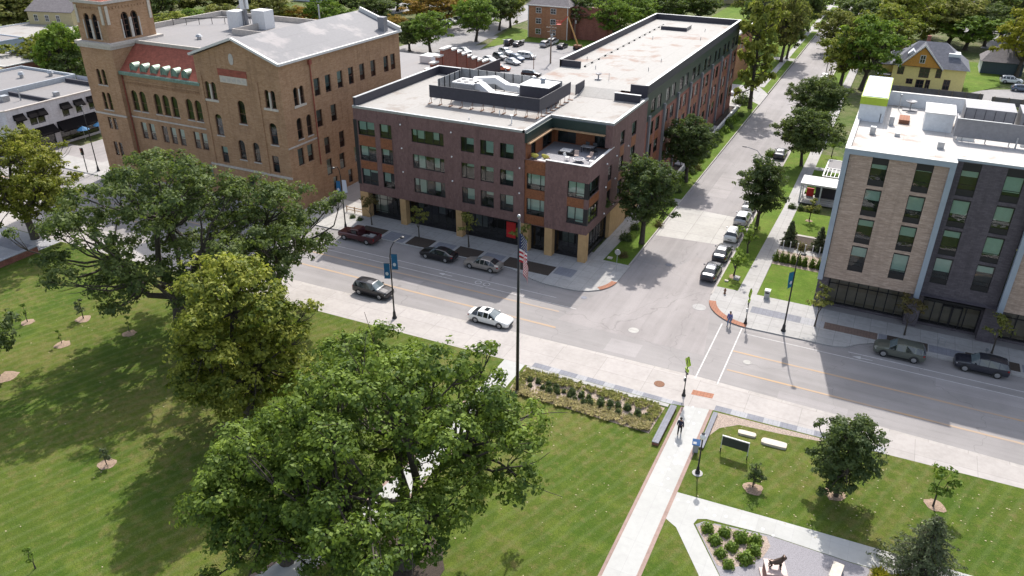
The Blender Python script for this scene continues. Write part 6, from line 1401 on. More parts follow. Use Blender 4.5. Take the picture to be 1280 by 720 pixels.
# ornamental grasses around the two rows: nobody could count the tufts
def tufts(name, pts, hgt, mats, seed, per=30, wid=.02):
    rng = np.random.default_rng(seed); V, T, S_ = [], [], []
    for (x, y, s) in pts:
        n = per; a = rng.uniform(0, 6.28, n); l = hgt*s*rng.uniform(.6, 1.15, n); sp = rng.uniform(.15, .75, n)
        b = np.stack([x+.1*np.cos(a), y+.1*np.sin(a), np.full(n, K)], 1)
        tip = b+np.stack([np.cos(a)*l*sp, np.sin(a)*l*sp, l*(1-.45*sp)], 1); mid = (b+tip)/2+np.array([0, 0, .12])*s
        sd_ = np.stack([-np.sin(a), np.cos(a), np.zeros(n)], 1)*wid*2
        V.append(np.stack([b, mid-sd_, tip, mid+sd_], 1)); T.append(np.clip(rng.normal(.5+rng.uniform(-.35, .35), .2, n), 0, 1))
    me = mesh_quads(name, np.concatenate(V), np.concatenate(T), mats); o = bpy.data.objects.new(name, me); COL.objects.link(o); return o
rg = random.Random(3)
pts = [(rg.uniform(-25.8, -12.5), rg.uniform(55.2, 56.3), rg.uniform(.8, 1.2)) for _ in range(130)]+[(rg.uniform(-25.8, -24.9), rg.uniform(52.6, 56.2), rg.uniform(.7, 1.1)) for _ in range(30)]+[(rg.uniform(-13.6, -12.4), rg.uniform(52.4, 55.8), rg.uniform(.8, 1.2)) for _ in range(40)]
tag(tufts('ornamental_grass', pts, .4, 'leaf_meadow', 4), 'olive ornamental grass along the back of the long park bed', 'grass', kind='stuff')
pts = [(rg.uniform(-25.5, -12.6), rg.uniform(52.2, 53.4), rg.uniform(.7, 1.15)) for _ in range(230)]+[(rg.uniform(-24.6, -13.4), rg.uniform(53.4, 54.9), .55) for _ in range(60)]
tag(tufts('straw_grass', pts, .42, 'leaf_straw', 5), 'straw-coloured dry grass along the front of the long park bed', 'grass', kind='stuff')
pts = [(rg.uniform(5.7, 8.4), rg.uniform(40, 44.8), rg.uniform(.7, 1.2)) for _ in range(160)]
tag(tufts('bed_grass', pts, .6, 'leaf_yellow', 6), 'yellow-green low planting beside the gravel court at the bottom right', 'grass', kind='stuff')
# small verge shrubs
bm4 = bush(4, .8, 1.0, 'leaf_russet', .09, 500); bm5 = bush(5, .9, 1.1, 'leaf_dark', .1, 800); bm6 = bush(6, .8, .9, 'leaf_bright', .1, 800); bm7 = bush(7, .5, .6, 'leaf_dark', .08, 400)
for mesh_, px, py, s, lb in ((bm4, 823, 283, .9, 'reddish shrub beside the tall street tree on the verge'), (bm5, 782, 300, 1.0, 'dark shrub on the verge by the footway behind the stop sign'), (bm5, 793, 287, .8, 'dark shrub behind the verge shrub nearest the stop sign'),
                             (bm4, 872, 213, 1.0, 'reddish shrub on the verge beyond the round dark street tree'), (bm4, 779, 322, .8, 'reddish small shrub at the foot of the stop sign'),
                             (bm7, 990, 261, 1.2, 'dark shrub at the left front of the white porch'), (bm7, 1000, 263, 1.2, 'dark shrub second from left before the white porch'), (bm7, 1011, 264, 1.0, 'dark shrub before the white porch right of centre'), (bm7, 1021, 266, 1.1, 'dark shrub at the right front of the white porch'),
                             (bm4, 1002, 313, 1.0, 'brownish low shrub between the two conical evergreens'), (bm6, 963, 195, 1.2, 'green bush on the verge behind the cobra light'),
                             (bm5, 441, 273, .5, 'low shrub beside the wooden rail at the left end of the brown block'), (bm5, 450, 276, .5, 'second low shrub beside the wooden rail')):
    g = G(px, py); plant(mesh_, stm, g.x, g.y, .1, lb, None, s=s)
for i in range(17):
    y = 106+i*3.1; plant((bm6, bm5, bm6)[i % 3], stm, -26.3+.5*math.sin(i*2.1), y, .1, ORD[i]+' leafy garden shrub from the near end of the row along the long wing', 'garden shrubs along the long wing', s=(1.2, .9, 1.4)[i % 3])
r = empty('garden_wall', (0, 0, 0), 0, 'low pale garden wall in front of the long brick wing', 'wall')
m = MB(); m.box(-27.6, 104, 0, -27.4, 160.5, .9); m.build('wall', 'sidewalk_concrete', r); m = MB(); m.box(-27.68, 104, .9, -27.32, 160.5, 1.0); m.build('cap', 'white_trim', r)
for i, y in enumerate((107, 114.5, 122, 129.4, 136.8, 144.3)):
    r = empty('front_stoop', (-28.4, y, 0), 0, ORD[i]+' grey entry step from the near end of the long wing', 'step', 'entry steps along the long wing')
    m = MB(); m.box(-1.05, -1.4, .1, .7, 1.4, .42); m.build('platform', 'paver_light', r); m = MB(); m.tube([(-1, -1.35, .42), (-1, -1.35, 1.4), (.65, -1.35, 1.4), (.65, -1.35, .42)], .03, 5); m.build('rail', 'black_metal', r)
# background trees: a few shapes per leaf colour, shared between the copies
print('bg trees')
VAR = {}
def variant(mat, sh, i):
    key = (mat, sh, i)
    if key not in VAR:
        if sh == 'column': d = tree_data(100+i*7+len(mat), 10, 2.7, 1.4, 36, .95, 16, .19, mat, 'column', .016, ntuft=18, tuft=.42)
        else: d = tree_data(100+i*7+len(mat), 10, 4.4, 1.8, 42, 1.35, 16, .20, mat, 'round', .019, ntuft=16, tuft=.5)
        o = d[0].build('trunk', 'bark'); dm = o.data; bpy.data.objects.remove(o); VAR[key] = (dm, d[1])
    return VAR[key]
BG = [
 (6, 42, -16, 60, 'dark', 'dark green tree in the top left corner'), (32, 44, -14, 58, 'olive', 'olive tree at the top left beside the cream house'),
 (64, 101, 40, 60, 'lemon', 'yellow-green tree at the far left above the red brick shop'), (86, 104, 34, 56, 'lemon', 'yellow-green tree right of the leftmost yellow tree'), (92, 118, 22, 50, 'bright', 'tree just left of the church tower below the cream house'), (96, 122, 62, 40, 'dark', 'dark tree behind the grey shop roof beside the tower'),
 (194, 34, -34, 56, 'dark', 'dark tree immediately right of the belfry'), (222, 52, 14, 44, 'maple', 'yellow-green bush-like tree right of the belfry car park'), (246, 46, 8, 42, 'bright', 'green tree behind the church roof rail'), (278, 46, 4, 40, 'olive', 'olive tree left of the antenna mast'),
 (238, 22, -26, 60, 'olive', 'olive brown tree at the top above the church roof'), (214, 16, -30, 50, 'dark', 'second dark tree at the top right of the belfry'), (286, 18, -30, 56, 'olive', 'olive tree at the top behind the antenna mast'), (338, 40, -14, 50, 'olive', 'grey-olive tree right of the antenna mast'), (322, 18, -26, 50, 'dark', 'dark tree at the top left of the yellow bush'),
 (357, 42, 14, 36, 'yellow', 'bright yellow bushy tree behind the church roof'), (378, 40, 6, 34, 'orange', 'orange tree beside the bright yellow one'), (407, 46, -8, 40, 'bright', 'bright green tree above the grey gable roof'), (428, 40, 8, 26, 'bright', 'smaller bright green tree right of the bright green one'),
 (440, 20, -26, 56, 'dark', 'dark tree at the top between the bright trees and parked cars'), (470, 30, -10, 46, 'dark', 'dark tree left of the distant parked cars row'), (497, 14, -26, 44, 'dark', 'dark tree above the distant parked cars'), (512, 64, 24, 40, 'dark', 'dark green tree at the far corner of the church'), (538, 66, 14, 44, 'bright', 'full green tree left of the grey hall roof'), (496, 48, 18, 26, 'orange', 'small orange tree behind the church chimney'),
 (548, 36, -14, 60, 'orange', 'orange and olive tree at the top centre left'), (522, 24, -20, 48, 'olive', 'olive tree left of the orange one at the top centre'), (576, 22, -22, 44, 'olive', 'olive tree at the top beyond the parked cars'),
 (595, 52, -6, 44, 'bright', 'green street tree nearest the car park corner'), (624, 38, -14, 36, 'dark', 'second street tree left of the brick apartment house'), (638, 34, -18, 36, 'maple', 'yellow-green street tree touching the brick apartment house'), (608, 28, -22, 44, 'dark', 'dark tree behind the street trees left of the brick apartment house'),
 (722, 46, -12, 44, 'dark', 'dark tree right of the brick apartment house'), (744, 44, -14, 46, 'dark', 'dark tree behind the tall utility pole'), (768, 54, -4, 42, 'bright', 'green tree behind the long flat roof near the utility pole'), (795, 40, -6, 46, 'oak', 'green tree beyond the middle of the long flat roof'), (822, 34, -12, 46, 'dark', 'dark tree beyond the far part of the long flat roof'), (848, 28, -12, 42, 'oak', 'green tree beyond the far corner of the long roof'), (874, 30, -14, 44, 'dark', 'dark tree left of the pale slate-roofed house'),
 (738, 10, -40, 52, 'dark', 'dark tree at the top edge right of the apartment house'), (770, 12, -34, 52, 'dark', 'large dark tree at the top edge in the middle'), (805, 6, -34, 52, 'olive', 'olive tree at the top edge above the long roof'), (842, 4, -36, 52, 'dark', 'dark tree at the top edge right of the olive one'), (900, 2, -36, 46, 'olive', 'olive tree at the top edge left of the tall street tree'), (690, 0, -36, 46, 'dark', 'dark tree behind the roof of the brick apartment house'), (660, -8, -40, 46, 'olive', 'olive tree above the brick apartment house roof'),
 (1050, 108, 30, 50, 'maple', 'yellow-green tree overhanging the side street behind the parked cars'), (1076, 112, 18, 60, 'oak', 'broad green tree right of the side street'), (1100, 84, 2, 60, 'oak', 'green tree left of the yellow house'), (1040, 66, 10, 44, 'olive', 'olive tree on the right of the far side street'), (1066, 54, -10, 50, 'dark', 'dark tree on the right of the far side street near the top'), (1126, 58, -16, 60, 'maple', 'yellow-green tree behind the yellow house'), (1154, 48, -18, 56, 'oak', 'green tree behind the slate roof'), (1184, 56, -10, 56, 'olive', 'olive tree right of the yellow house roof'),
 (1206, 62, 16, 54, 'bright', 'bright green tree between the yellow house and the garage'), (1230, 58, 4, 42, 'dark', 'dark tree behind the garage roof'), (1250, 50, -22, 52, 'dark', 'dark tree in the upper right behind the parked car'), (1270, 96, 6, 48, 'yellow', 'yellowing tree at the right edge over the white car'), (1278, 40, -20, 40, 'olive', 'olive tree in the top right corner'), (1090, 22, -26, 56, 'oak', 'green tree at the top edge right of the side street'), (1130, 12, -26, 56, 'olive', 'olive tree at the top edge above the yellow house'), (1176, 10, -28, 56, 'dark', 'dark tree at the top edge right of centre'), (1216, 8, -30, 50, 'olive', 'olive tree at the top edge above the garage'), (1050, 16, -24, 40, 'dark', 'dark tree where the side street leaves the picture'),
 (976, 78, -14, 46, 'olive', 'olive street tree behind the tall yellow-green one'), (983, 74, 2, 34, 'dark', 'dark street tree beside the olive one left of the side street'), (1003, 42, -26, 32, 'dark', 'dark tree left of the far side street'), (1010, 40, -10, 26, 'dark', 'small dark tree left of the far side street'), (1020, 14, -30, 34, 'dark', 'dark tree at the top left of the far side street'), (950, 60, -20, 40, 'dark', 'dark tree hidden behind the tall yellow-green street tree'), (940, 30, -30, 44, 'olive', 'olive tree at the top behind the tall street tree'),
]
for i, (bx, by, ty, wpx, kd, lb) in enumerate(BG):
    g = G(bx, by); h = max(3.0, HT(bx, by, bx, ty)); dist = math.sqrt(g.x**2+g.y**2+CAMH**2); wr = wpx*dist/FPX/2*1.12
    kd = {'dark': 'forest', 'oak': ('maple', 'bright')[i % 2]}.get(kd, kd)
    dm, cm = variant('leaf_'+kd, 'round', i % 2)
    place_tree((dm, cm), g.x, g.y, i*1.37, lb, s=wr/4.4, sz=h/10.0)
g = G(937, 136); dm, cm = variant('leaf_citrus', 'column', 0)
place_tree((dm, cm), g.x, g.y, .4, 'very tall narrow yellow-green street tree beside the driveway of the side street', s=1.55, sz=2.35, name='street_tree')
g = G(900, 150); plant(bm5, stm, -27.6, 166, .1, 'grey-green shrub by the driveway under the tall street tree', None, s=2.2)
# woodland far behind, beyond the last yards
rngw = np.random.default_rng(77); C, T, O = [], [], []
for i in range(150):
    a = rngw.uniform(-.30, 1.08); dist = rngw.uniform(330, 520); x, y = -dist*math.sin(a), dist*math.cos(a)
    if -30 < x < -8: continue
    for _ in range(14):
        c = np.array([x, y, 0])+rngw.normal(size=3)*np.array([3.6, 3.6, 0]); c[2] = rngw.uniform(2.5, 10.5)
        p = c+rngw.normal(size=(26, 3))*np.array([1.5, 1.5, 1.1]); C.append(p); O.append(np.repeat(np.array([[0, -.5, .6]]), 26, 0)); T.append(np.clip(rngw.normal(rngw.uniform(.2, .7), .15, 26), 0, 1))
C = np.concatenate(C); O = np.concatenate(O); T = np.concatenate(T)
o = bpy.data.objects.new('woodland', mesh_quads('woodland', leaves(C, .75, rngw, O, .4), T, 'leaf_olive')); COL.objects.link(o)
tag(o, 'far tree cover of olive woodland along the top edge of the picture', 'woodland', kind='stuff')
print('trees done')
# ---------------------------------------------------------------- vehicles
PROTO = {}
CT = { # stations: x, z0(bottom), zbelt, ztop, half width, top half width, glass? ; measured front(+x) to rear
 'sedan': dict(L=4.85, wb=(1.42, -1.40), wr=.33, hw=.91, st=[(2.42, .42, .58, .60, .55, .50, 0), (2.36, .28, .62, .68, .74, .66, 0), (2.15, .22, .68, .78, .86, .76, 0), (1.45, .22, .78, .90, .90, .80, 0), (1.00, .22, .84, .97, .91, .80, 0), (.88, .22, .86, 1.00, .91, .76, 'ws'), (.12, .22, .90, 1.40, .91, .60, 0), (.02, .22, .90, 1.42, .91, .59, 'sd'), (-.48, .22, .91, 1.45, .91, .60, 0), (-.56, .22, .91, 1.45, .91, .60, 'sd'), (-1.15, .22, .92, 1.38, .91, .58, 0), (-1.22, .22, .92, 1.36, .91, .58, 'rw'), (-1.88, .22, .93, 1.06, .90, .70, 0), (-2.05, .24, .92, 1.03, .87, .72, 0), (-2.34, .28, .86, 1.00, .80, .66, 0), (-2.42, .42, .70, .80, .66, .58, 0)]),
 'suv': dict(L=4.7, wb=(1.38, -1.36), wr=.37, hw=.94, st=[(2.34, .46, .70, .74, .60, .54, 0), (2.28, .32, .78, .86, .80, .72, 0), (2.05, .28, .86, .98, .90, .80, 0), (1.40, .28, .94, 1.07, .93, .84, 0), (1.05, .28, .97, 1.10, .94, .82, 0), (.98, .28, .98, 1.12, .94, .78, 'ws'), (.38, .28, 1.00, 1.60, .94, .66, 0), (.28, .28, 1.00, 1.64, .94, .66, 'sd'), (-.42, .28, 1.02, 1.69, .94, .67, 0), (-.50, .28, 1.02, 1.69, .94, .67, 'sd'), (-1.28, .28, 1.04, 1.66, .94, .66, 0), (-1.38, .28, 1.05, 1.65, .94, .66, 'sd'), (-1.92, .28, 1.06, 1.58, .92, .64, 0), (-1.98, .28, 1.06, 1.55, .92, .64, 'rw'), (-2.24, .32, 1.04, 1.12, .88, .76, 0), (-2.34, .46, .80, .92, .76, .68, 0)]),
 'hatch': dict(L=4.3, wb=(1.28, -1.26), wr=.33, hw=.89, st=[(2.14, .42, .62, .66, .56, .50, 0), (2.08, .28, .68, .76, .76, .68, 0), (1.85, .22, .76, .88, .86, .76, 0), (1.15, .22, .86, 1.0, .89, .78, 0), (1.05, .22, .88, 1.02, .89, .75, 'ws'), (.35, .22, .92, 1.44, .89, .61, 0), (.26, .22, .92, 1.47, .89, .60, 'sd'), (-.40, .22, .94, 1.52, .89, .61, 0), (-.48, .22, .94, 1.52, .89, .61, 'sd'), (-1.20, .22, .96, 1.47, .88, .59, 0), (-1.50, .22, .98, 1.42, .87, .58, 0), (-1.60, .22, .98, 1.38, .87, .58, 'rw'), (-2.00, .26, .98, 1.06, .84, .70, 0), (-2.14, .42, .74, .84, .72, .62, 0)]),
 'van': dict(L=5.0, wb=(1.52, -1.45), wr=.34, hw=.97, st=[(2.48, .42, .66, .70, .60, .54, 0), (2.40, .28, .74, .82, .82, .74, 0), (2.1, .24, .84, .98, .93, .84, 0), (1.72, .24, .92, 1.08, .96, .84, 0), (1.62, .24, .94, 1.10, .96, .80, 'ws'), (.82, .24, 1.0, 1.64, .97, .72, 0), (.74, .24, 1.0, 1.67, .97, .72, 'sd'), (-.10, .24, 1.02, 1.74, .97, .73, 0), (-.18, .24, 1.02, 1.74, .97, .73, 'sd'), (-1.15, .24, 1.03, 1.74, .97, .73, 0), (-1.25, .24, 1.03, 1.73, .97, .73, 'sd'), (-2.15, .24, 1.04, 1.68, .95, .70, 0), (-2.22, .26, 1.04, 1.64, .95, .70, 'rw'), (-2.44, .32, 1.04, 1.12, .90, .78, 0), (-2.50, .46, .8, .92, .80, .72, 0)]),
}
def make_car(kind, color):
    sp = CT[kind]; st = sp['st']; root = empty('parked_car', (0, 0, -200))
    parts = {'body': MB(), 'windshield': MB(), 'side_window': MB(), 'rear_window': MB()}
    rings = []
    for x, z0, zb, zt, w_, wt, g in st:
        rings.append([(x, -w_*.88, z0), (x, -w_, z0+.12), (x, -w_*1.005, (z0+zb)/2+.05), (x, -w_*.955, zb), (x, -wt-.03, zt-.05), (x, -wt*.82, zt), (x, 0, zt+.025), (x, wt*.82, zt), (x, wt+.03, zt-.05), (x, w_*.955, zb), (x, w_*1.005, (z0+zb)/2+.05), (x, w_, z0+.12), (x, w_*.88, z0)])
    b = parts['body']; n = 13
    for i in range(len(rings)-1):
        g = st[i][6]
        for j in range(n-1):
            q = (rings[i][j], rings[i][j+1], rings[i+1][j+1], rings[i+1][j])
            side = j in (3, 8); top = j in (4, 5, 6, 7)
            if g == 'ws' and top: tgt = 'windshield'
            elif g == 'rw' and top: tgt = 'rear_window'
            elif g and side: tgt = 'side_window'
            else: tgt = 'body'
            parts[tgt].add(q, [(0, 1, 2, 3)])
        b.add((rings[i][0], rings[i][12], rings[i+1][12], rings[i+1][0]), [(0, 1, 2, 3)])
    b.add(rings[0], [tuple(range(n))]); b.add(rings[-1], [tuple(reversed(range(n)))])
    bo = b.build('body', color, root, True); bo.material_slots[0].link = 'OBJECT'; bo.material_slots[0].material = MATS[color]
    try:
        bo.data.set_sharp_from_angle(angle=math.radians(38))
    except Exception: pass
    parts['windshield'].build('windshield', 'windshield_glass', root); parts['rear_window'].build('rear_window', 'car_glass', root); parts['side_window'].build('side_window', 'car_glass', root)
    for xw in sp['wb']:
        for s_ in (-1, 1):
            m = MB(); hw = sp['hw']; r = sp['wr']; k = 18
            vs = []; 
            for yy, rr in ((s_*(hw-.2), r), (s_*(hw+.0), r), (s_*(hw+.02), r*.9), (s_*(hw+.015), r*.66)):
                vs += [(rr*math.cos(2*math.pi*a/k), yy, rr*math.sin(2*math.pi*a/k)) for a in range(k)]
            m.add(vs, [(q*k+a, q*k+(a+1) % k, (q+1)*k+(a+1) % k, (q+1)*k+a) for q in range(3) for a in range(k)])
            wo = m.build('wheel', 'tyre', root, False, (xw, 0, r+.0)); m = MB()
            vs = [(0, s_*(hw+.03), 0)]+[(r*.64*math.cos(2*math.pi*a/10), s_*(hw+.008 if a % 2 else hw+.02), r*.64*math.sin(2*math.pi*a/10)) for a in range(10)]
            m.add(vs, [(0, 1+a, 1+(a+1) % 10) for a in range(10)]); m.build('rim', 'rim', wo)
            m = MB(); vs = []   # dark wheel arch lip
            for rr in (r+.015, r+.075): vs += [(xw+rr*math.cos(math.pi*a/10), s_*(hw+.006), r+rr*math.sin(math.pi*a/10)) for a in range(11)]
            m.add(vs, [(a, a+1, 12+a, 11+a) for a in range(10)]); m.build('wheel_arch', 'plastic_black', root)
    F_, R_ = st[1], st[-2]
    for s_ in (-1, 1):
        m = MB(); x = F_[0]; m.add([(x+.03, s_*F_[4]*.55, F_[2]-.10), (x+.03, s_*F_[4]*.55, F_[2]+.02), (x-.16, s_*(F_[4]+.06), F_[2]+.03), (x-.16, s_*(F_[4]+.07), F_[2]-.10), (x+.0, s_*F_[4]*.9, F_[2]+.03), (x+.01, s_*F_[4]*.92, F_[2]-.10)], [(0, 1, 4, 5), (5, 4, 2, 3)]); m.build('headlight', 'lamp_clear', root)
        m = MB(); x = R_[0]; m.add([(x-.03, s_*R_[4]*.62, R_[2]-.14), (x-.03, s_*R_[4]*.62, R_[2]+.0), (x+.16, s_*(R_[4]+.055), R_[2]+.01), (x+.16, s_*(R_[4]+.055), R_[2]-.14), (x-.01, s_*R_[4]*.98, R_[2]+.01), (x-.01, s_*R_[4]*.99, R_[2]-.14)], [(0, 1, 4, 5), (5, 4, 2, 3)]); m.build('taillight', 'lamp_red', root)
        m = MB(); xs = [q for q in st if q[6] == 'ws'][0]; m.box(xs[0]-.42, s_*(sp['hw']+.02) if s_ > 0 else -sp['hw']-.2, xs[2]+.04, xs[0]-.28, s_*(sp['hw']+.2) if s_ > 0 else -sp['hw']-.02, xs[2]+.19); mo = m.build('mirror', color, root); mo.material_slots[0].link = 'OBJECT'; mo.material_slots[0].material = MATS[color]
    m = MB(); m.box(st[1][0]-.02, -.5, st[1][1]+.04, st[0][0]+.012, .5, st[1][1]+.22); m.build('grille', 'plastic_black', root)
    m = MB(); m.box(-sp['wb'][0]+.1, -sp['hw']-.004, .2, sp['wb'][0]-.35, -sp['hw']+.1, .30); m.box(-sp['wb'][0]+.1, sp['hw']-.1, .2, sp['wb'][0]-.35, sp['hw']+.004, .30); m.box(st[-1][0]-.01, -.26, .5, st[-1][0]+.05, .26, .6); m.build('lower_trim', 'plastic_black', root)
    return root
def sunroof(car, x0, x1, z, w_=.34):
    m = MB(); m.box(x0, -w_, z, x1, w_, z+.012); m.build('sunroof', 'car_glass', car)
for n_, c_ in (('car_white', (.72, .72, .70)), ('car_black', (.012, .012, .016)), ('car_darkgrey', (.045, .047, .055)), ('car_charcoal', (.03, .032, .045)), ('car_tan', (.30, .27, .245)), ('car_green', (.115, .125, .105)), ('car_silver', (.42, .43, .45)), ('car_orange', (.55, .13, .05)), ('car_blue', (.07, .10, .16)), ('car_maroon', (.075, .02, .024)), ('car_red', (.32, .03, .03))):
    paint(n_, c_, .28, .35 if n_ not in ('car_white', 'car_orange') else 0)
def car(kind, color, x, y, rz, label, group, keep=True):
    if kind not in PROTO: PROTO[kind] = make_car(kind, color); r = PROTO[kind]
    else: r = dup(PROTO[kind], swap=None)
    for ch in r.children:
        if ch.name.split('.')[0] in ('body', 'mirror'): ch.material_slots[0].material = MATS[color]
    r.location = (x, y, 0.012); r.rotation_euler = (0, 0, rz); r['label'] = label; r['category'] = 'car'
    if group: r['group'] = group
    elif 'group' in r: del r['group']
    return r
PI = math.pi
c = car('sedan', 'car_white', -33.1, 62.8, 0, 'white sedan with a dark sunroof driving on the near side of the main road', None); c.name = 'moving_car'; WHITE = c
c = car('suv', 'car_black', -47.8, 62.35, 0, 'black compact wagon driving towards the banner pole on the near lane', None); c.name = 'moving_car'
gk = 'cars parked along the far kerb of the main road'
car('sedan', 'car_black', -46.05, 73.75, PI, 'black sedan parked before the brown block, behind the grey sedan', gk)
car('sedan', 'car_tan', -39.85, 73.8, PI, 'grey-beige sedan parked nearest the flag on the far kerb', gk)
car('suv', 'car_green', 6.1, 75.2, PI, 'grey-green wagon parked in front of the white-framed block', gk)
car('suv', 'car_charcoal', 13.3, 75.9, PI, 'black wagon parked at the right edge before the white-framed block', gk)
gs = 'cars parked along the side street'
car('sedan', 'car_charcoal', -14.75, 84.4, PI/2, 'dark sedan parked nearest the junction on the side street', gs)
car('sedan', 'car_darkgrey', -14.75, 90.2, PI/2, 'dark grey sedan parked second from the junction', gs)
car('hatch', 'car_white', -14.75, 96.4, PI/2, 'white sedan parked third from the junction on the side street', gs)
car('hatch', 'car_silver', -14.75, 102.4, PI/2, 'silver-white hatchback parked fourth from the junction with a dark rear window', gs)
car('sedan', 'car_white', -14.75, 107.8, PI/2, 'white sedan parked beside the slim dark tree under the cobra light', gs)
car('sedan', 'car_charcoal', -14.75, 134.0, PI/2, 'dark car parked beside the dense round trees on the side street', gs)
car('hatch', 'car_white', -14.9, 190.5, PI/2, 'white hatchback parked far up the side street', gs)
car('sedan', 'car_white', -14.9, 197.5, PI/2, 'white sedan parked farthest up the side street near the green trees', gs)
car('suv', 'car_silver', -15.0, 262, PI/2, 'distant silver car on the side street between the trees', gs)
car('suv', 'car_darkgrey', -84.5, 66.2, 0, 'dark wagon half hidden under the broad oak on the main road', None)
car('hatch', 'car_silver', -75.6, 65.4, 0, 'silver hatchback half hidden under the broad oak on the main road', None)
gp = 'cars in the car park behind the brown block'
for kind, col_, px, py, rz, lb in (('sedan', 'car_orange', 626, 88, .25, 'orange-red car in the car park behind the stepped gable'), ('sedan', 'car_white', 612, 77, -.5, 'white car right behind the stepped gable'), ('suv', 'car_darkgrey', 625, 74, -.5, 'dark hatchback between the white car and the silver row'),
     ('sedan', 'car_silver', 641, 80, -.4, 'silver-blue sedan in front of the white van'), ('suv', 'car_blue', 646, 76, -.4, 'blue-grey car between the silver sedan and white van'), ('van', 'car_white', 658, 73, .1, 'white minivan in the middle of the car park'), ('suv', 'car_silver', 632, 68, -.5, 'silver car farthest back in the middle cluster'),
     ('sedan', 'car_silver', 581, 66, -.5, 'silver car behind the top of the stepped gable'), ('suv', 'car_black', 637, 56, PI/2, 'black car left of the brick apartment house'), ('sedan', 'car_charcoal', 648, 57, PI/2, 'second black car left of the brick apartment house'),
     ('suv', 'car_silver', 682, 58, PI/2, 'silver car parked against the brick apartment house'), ('van', 'car_white', 691, 55, PI/2, 'white van behind the utility pole by the apartment house'), ('sedan', 'car_charcoal', 703, 60, PI/2, 'dark car right of the white van by the apartment house'), ('suv', 'car_black', 664, 96, .2, 'dark car at the near end of the car park beside the plant screen')):
    g = G(px, py); car(kind, col_, g.x, g.y, rz, lb, gp)
gq = 'distant cars on the back street'
for i, (px, py, col_) in enumerate(((558, 31, 'car_blue'), (566, 29, 'car_white'), (573, 27, 'car_charcoal'), (580, 26, 'car_silver'))):
    g = G(px, py); car('sedan', col_, g.x, g.y, -.3, ('blue', 'white', 'dark', 'silver')[i]+' car in the distant diagonal row beyond the green trees', gq)
for kind, col_, px, py, rz, lb in (('suv', 'car_black', 193, 41, -.3, 'black car right of the belfry'), ('sedan', 'car_tan', 197, 27, .4, 'beige car in the yard beyond the belfry'), ('suv', 'car_white', 1263, 104, .1, 'white car parked at the right edge on the grass by the garage'), ('hatch', 'car_blue', 1276, 114, .1, 'dark teal car at the right edge below the white one'), ('sedan', 'car_silver', 1257, 52, .2, 'silver car parked behind the garage'), ('van', 'car_white', 4, 68, .5, 'white van at the left edge beside the pale blue-grey shop'), ('suv', 'car_darkgrey', 1060, 60, PI/2, 'dark car beneath the trees on the far side street'), ('hatch', 'car_silver', 905, 118, 0, 'grey car in the driveway behind the long wing')):
    g = G(px, py); car(kind, col_, g.x, g.y, rz, lb, None)
sunroof(WHITE, -.62, -.15, 1.468)
# maroon pick-up truck
t = empty('pickup_truck', (-58.0, 73.75, .012), PI, 'dark maroon pick-up truck parked at the far kerb under the oak', 'truck', gk)
m = MB(); 
def loft(m, st):
    rr = [[(x, -w_*.9, z0), (x, -w_, z0+.12), (x, -w_, zt-.12), (x, -w_*.94, zt), (x, w_*.94, zt), (x, w_, zt-.12), (x, w_, z0+.12), (x, w_*.9, z0)] for x, z0, zt, w_ in st]
    for i in range(len(rr)-1):
        for j in range(8): m.add((rr[i][j], rr[i][(j+1) % 8], rr[i+1][(j+1) % 8], rr[i+1][j]), [(0, 1, 2, 3)])
    m.add(rr[0], [tuple(range(8))]); m.add(rr[-1], [tuple(reversed(range(8)))])
loft(m, [(2.8, .5, .9, .8), (2.7, .4, 1.02, .93), (1.3, .36, 1.12, .97), (-.42, .36, 1.12, .97)]); m.box(-2.7, -.97, .36, -.42, .97, .62); m.box(-2.7, -.97, .62, -.42, -.85, 1.12); m.box(-2.7, .85, .62, -.42, .97, 1.12); m.box(-2.8, -.95, .4, -2.66, .95, 1.1)
m.build('body', 'car_maroon', t)
m = MB(); loft(m, [(1.25, 1.1, 1.16, .86), (.65, 1.1, 1.74, .72), (-.3, 1.1, 1.78, .74), (-.44, 1.1, 1.6, .8)]); m.build('cab', 'car_maroon', t)
m = MB(); m.box(-.2, -.87, 1.2, .55, -.80, 1.6); m.box(-.2, .80, 1.2, .55, .87, 1.6); m.add([(1.22, -.7, 1.2), (1.22, .7, 1.2), (.7, .62, 1.72), (.7, -.62, 1.72)], [(0, 1, 2, 3)]); m.build('windows', 'car_glass', t)
m = MB(); m.box(-2.5, -.8, .63, -.6, .8, .66); m.box(-2.3, -.6, .66, -1.4, .2, .95); m.box(-1.2, -.2, .66, -.7, .6, .9); m.build('bed_load', 'galvanised', t)
for xw in (1.75, -1.75):
    for s_ in (-1, 1): m = MB(); m.tube([(xw, s_*.80, .39), (xw, s_*.99, .39)], .39, 18); wo = m.build('wheel', 'tyre', t); m = MB(); m.tube([(xw, s_*.99, .39), (xw, s_*1.0, .39)], .22, 12); m.build('rim', 'rim', wo)
for s_ in (-1, 1): m = MB(); m.box(2.68, s_*.62-.14, .72, 2.83, s_*.62+.14, .9); m.build('headlight', 'lamp_clear', t); m = MB(); m.box(-2.83, s_*.86-.08, .7, -2.78, s_*.86+.08, 1.0); m.build('taillight', 'lamp_red', t)
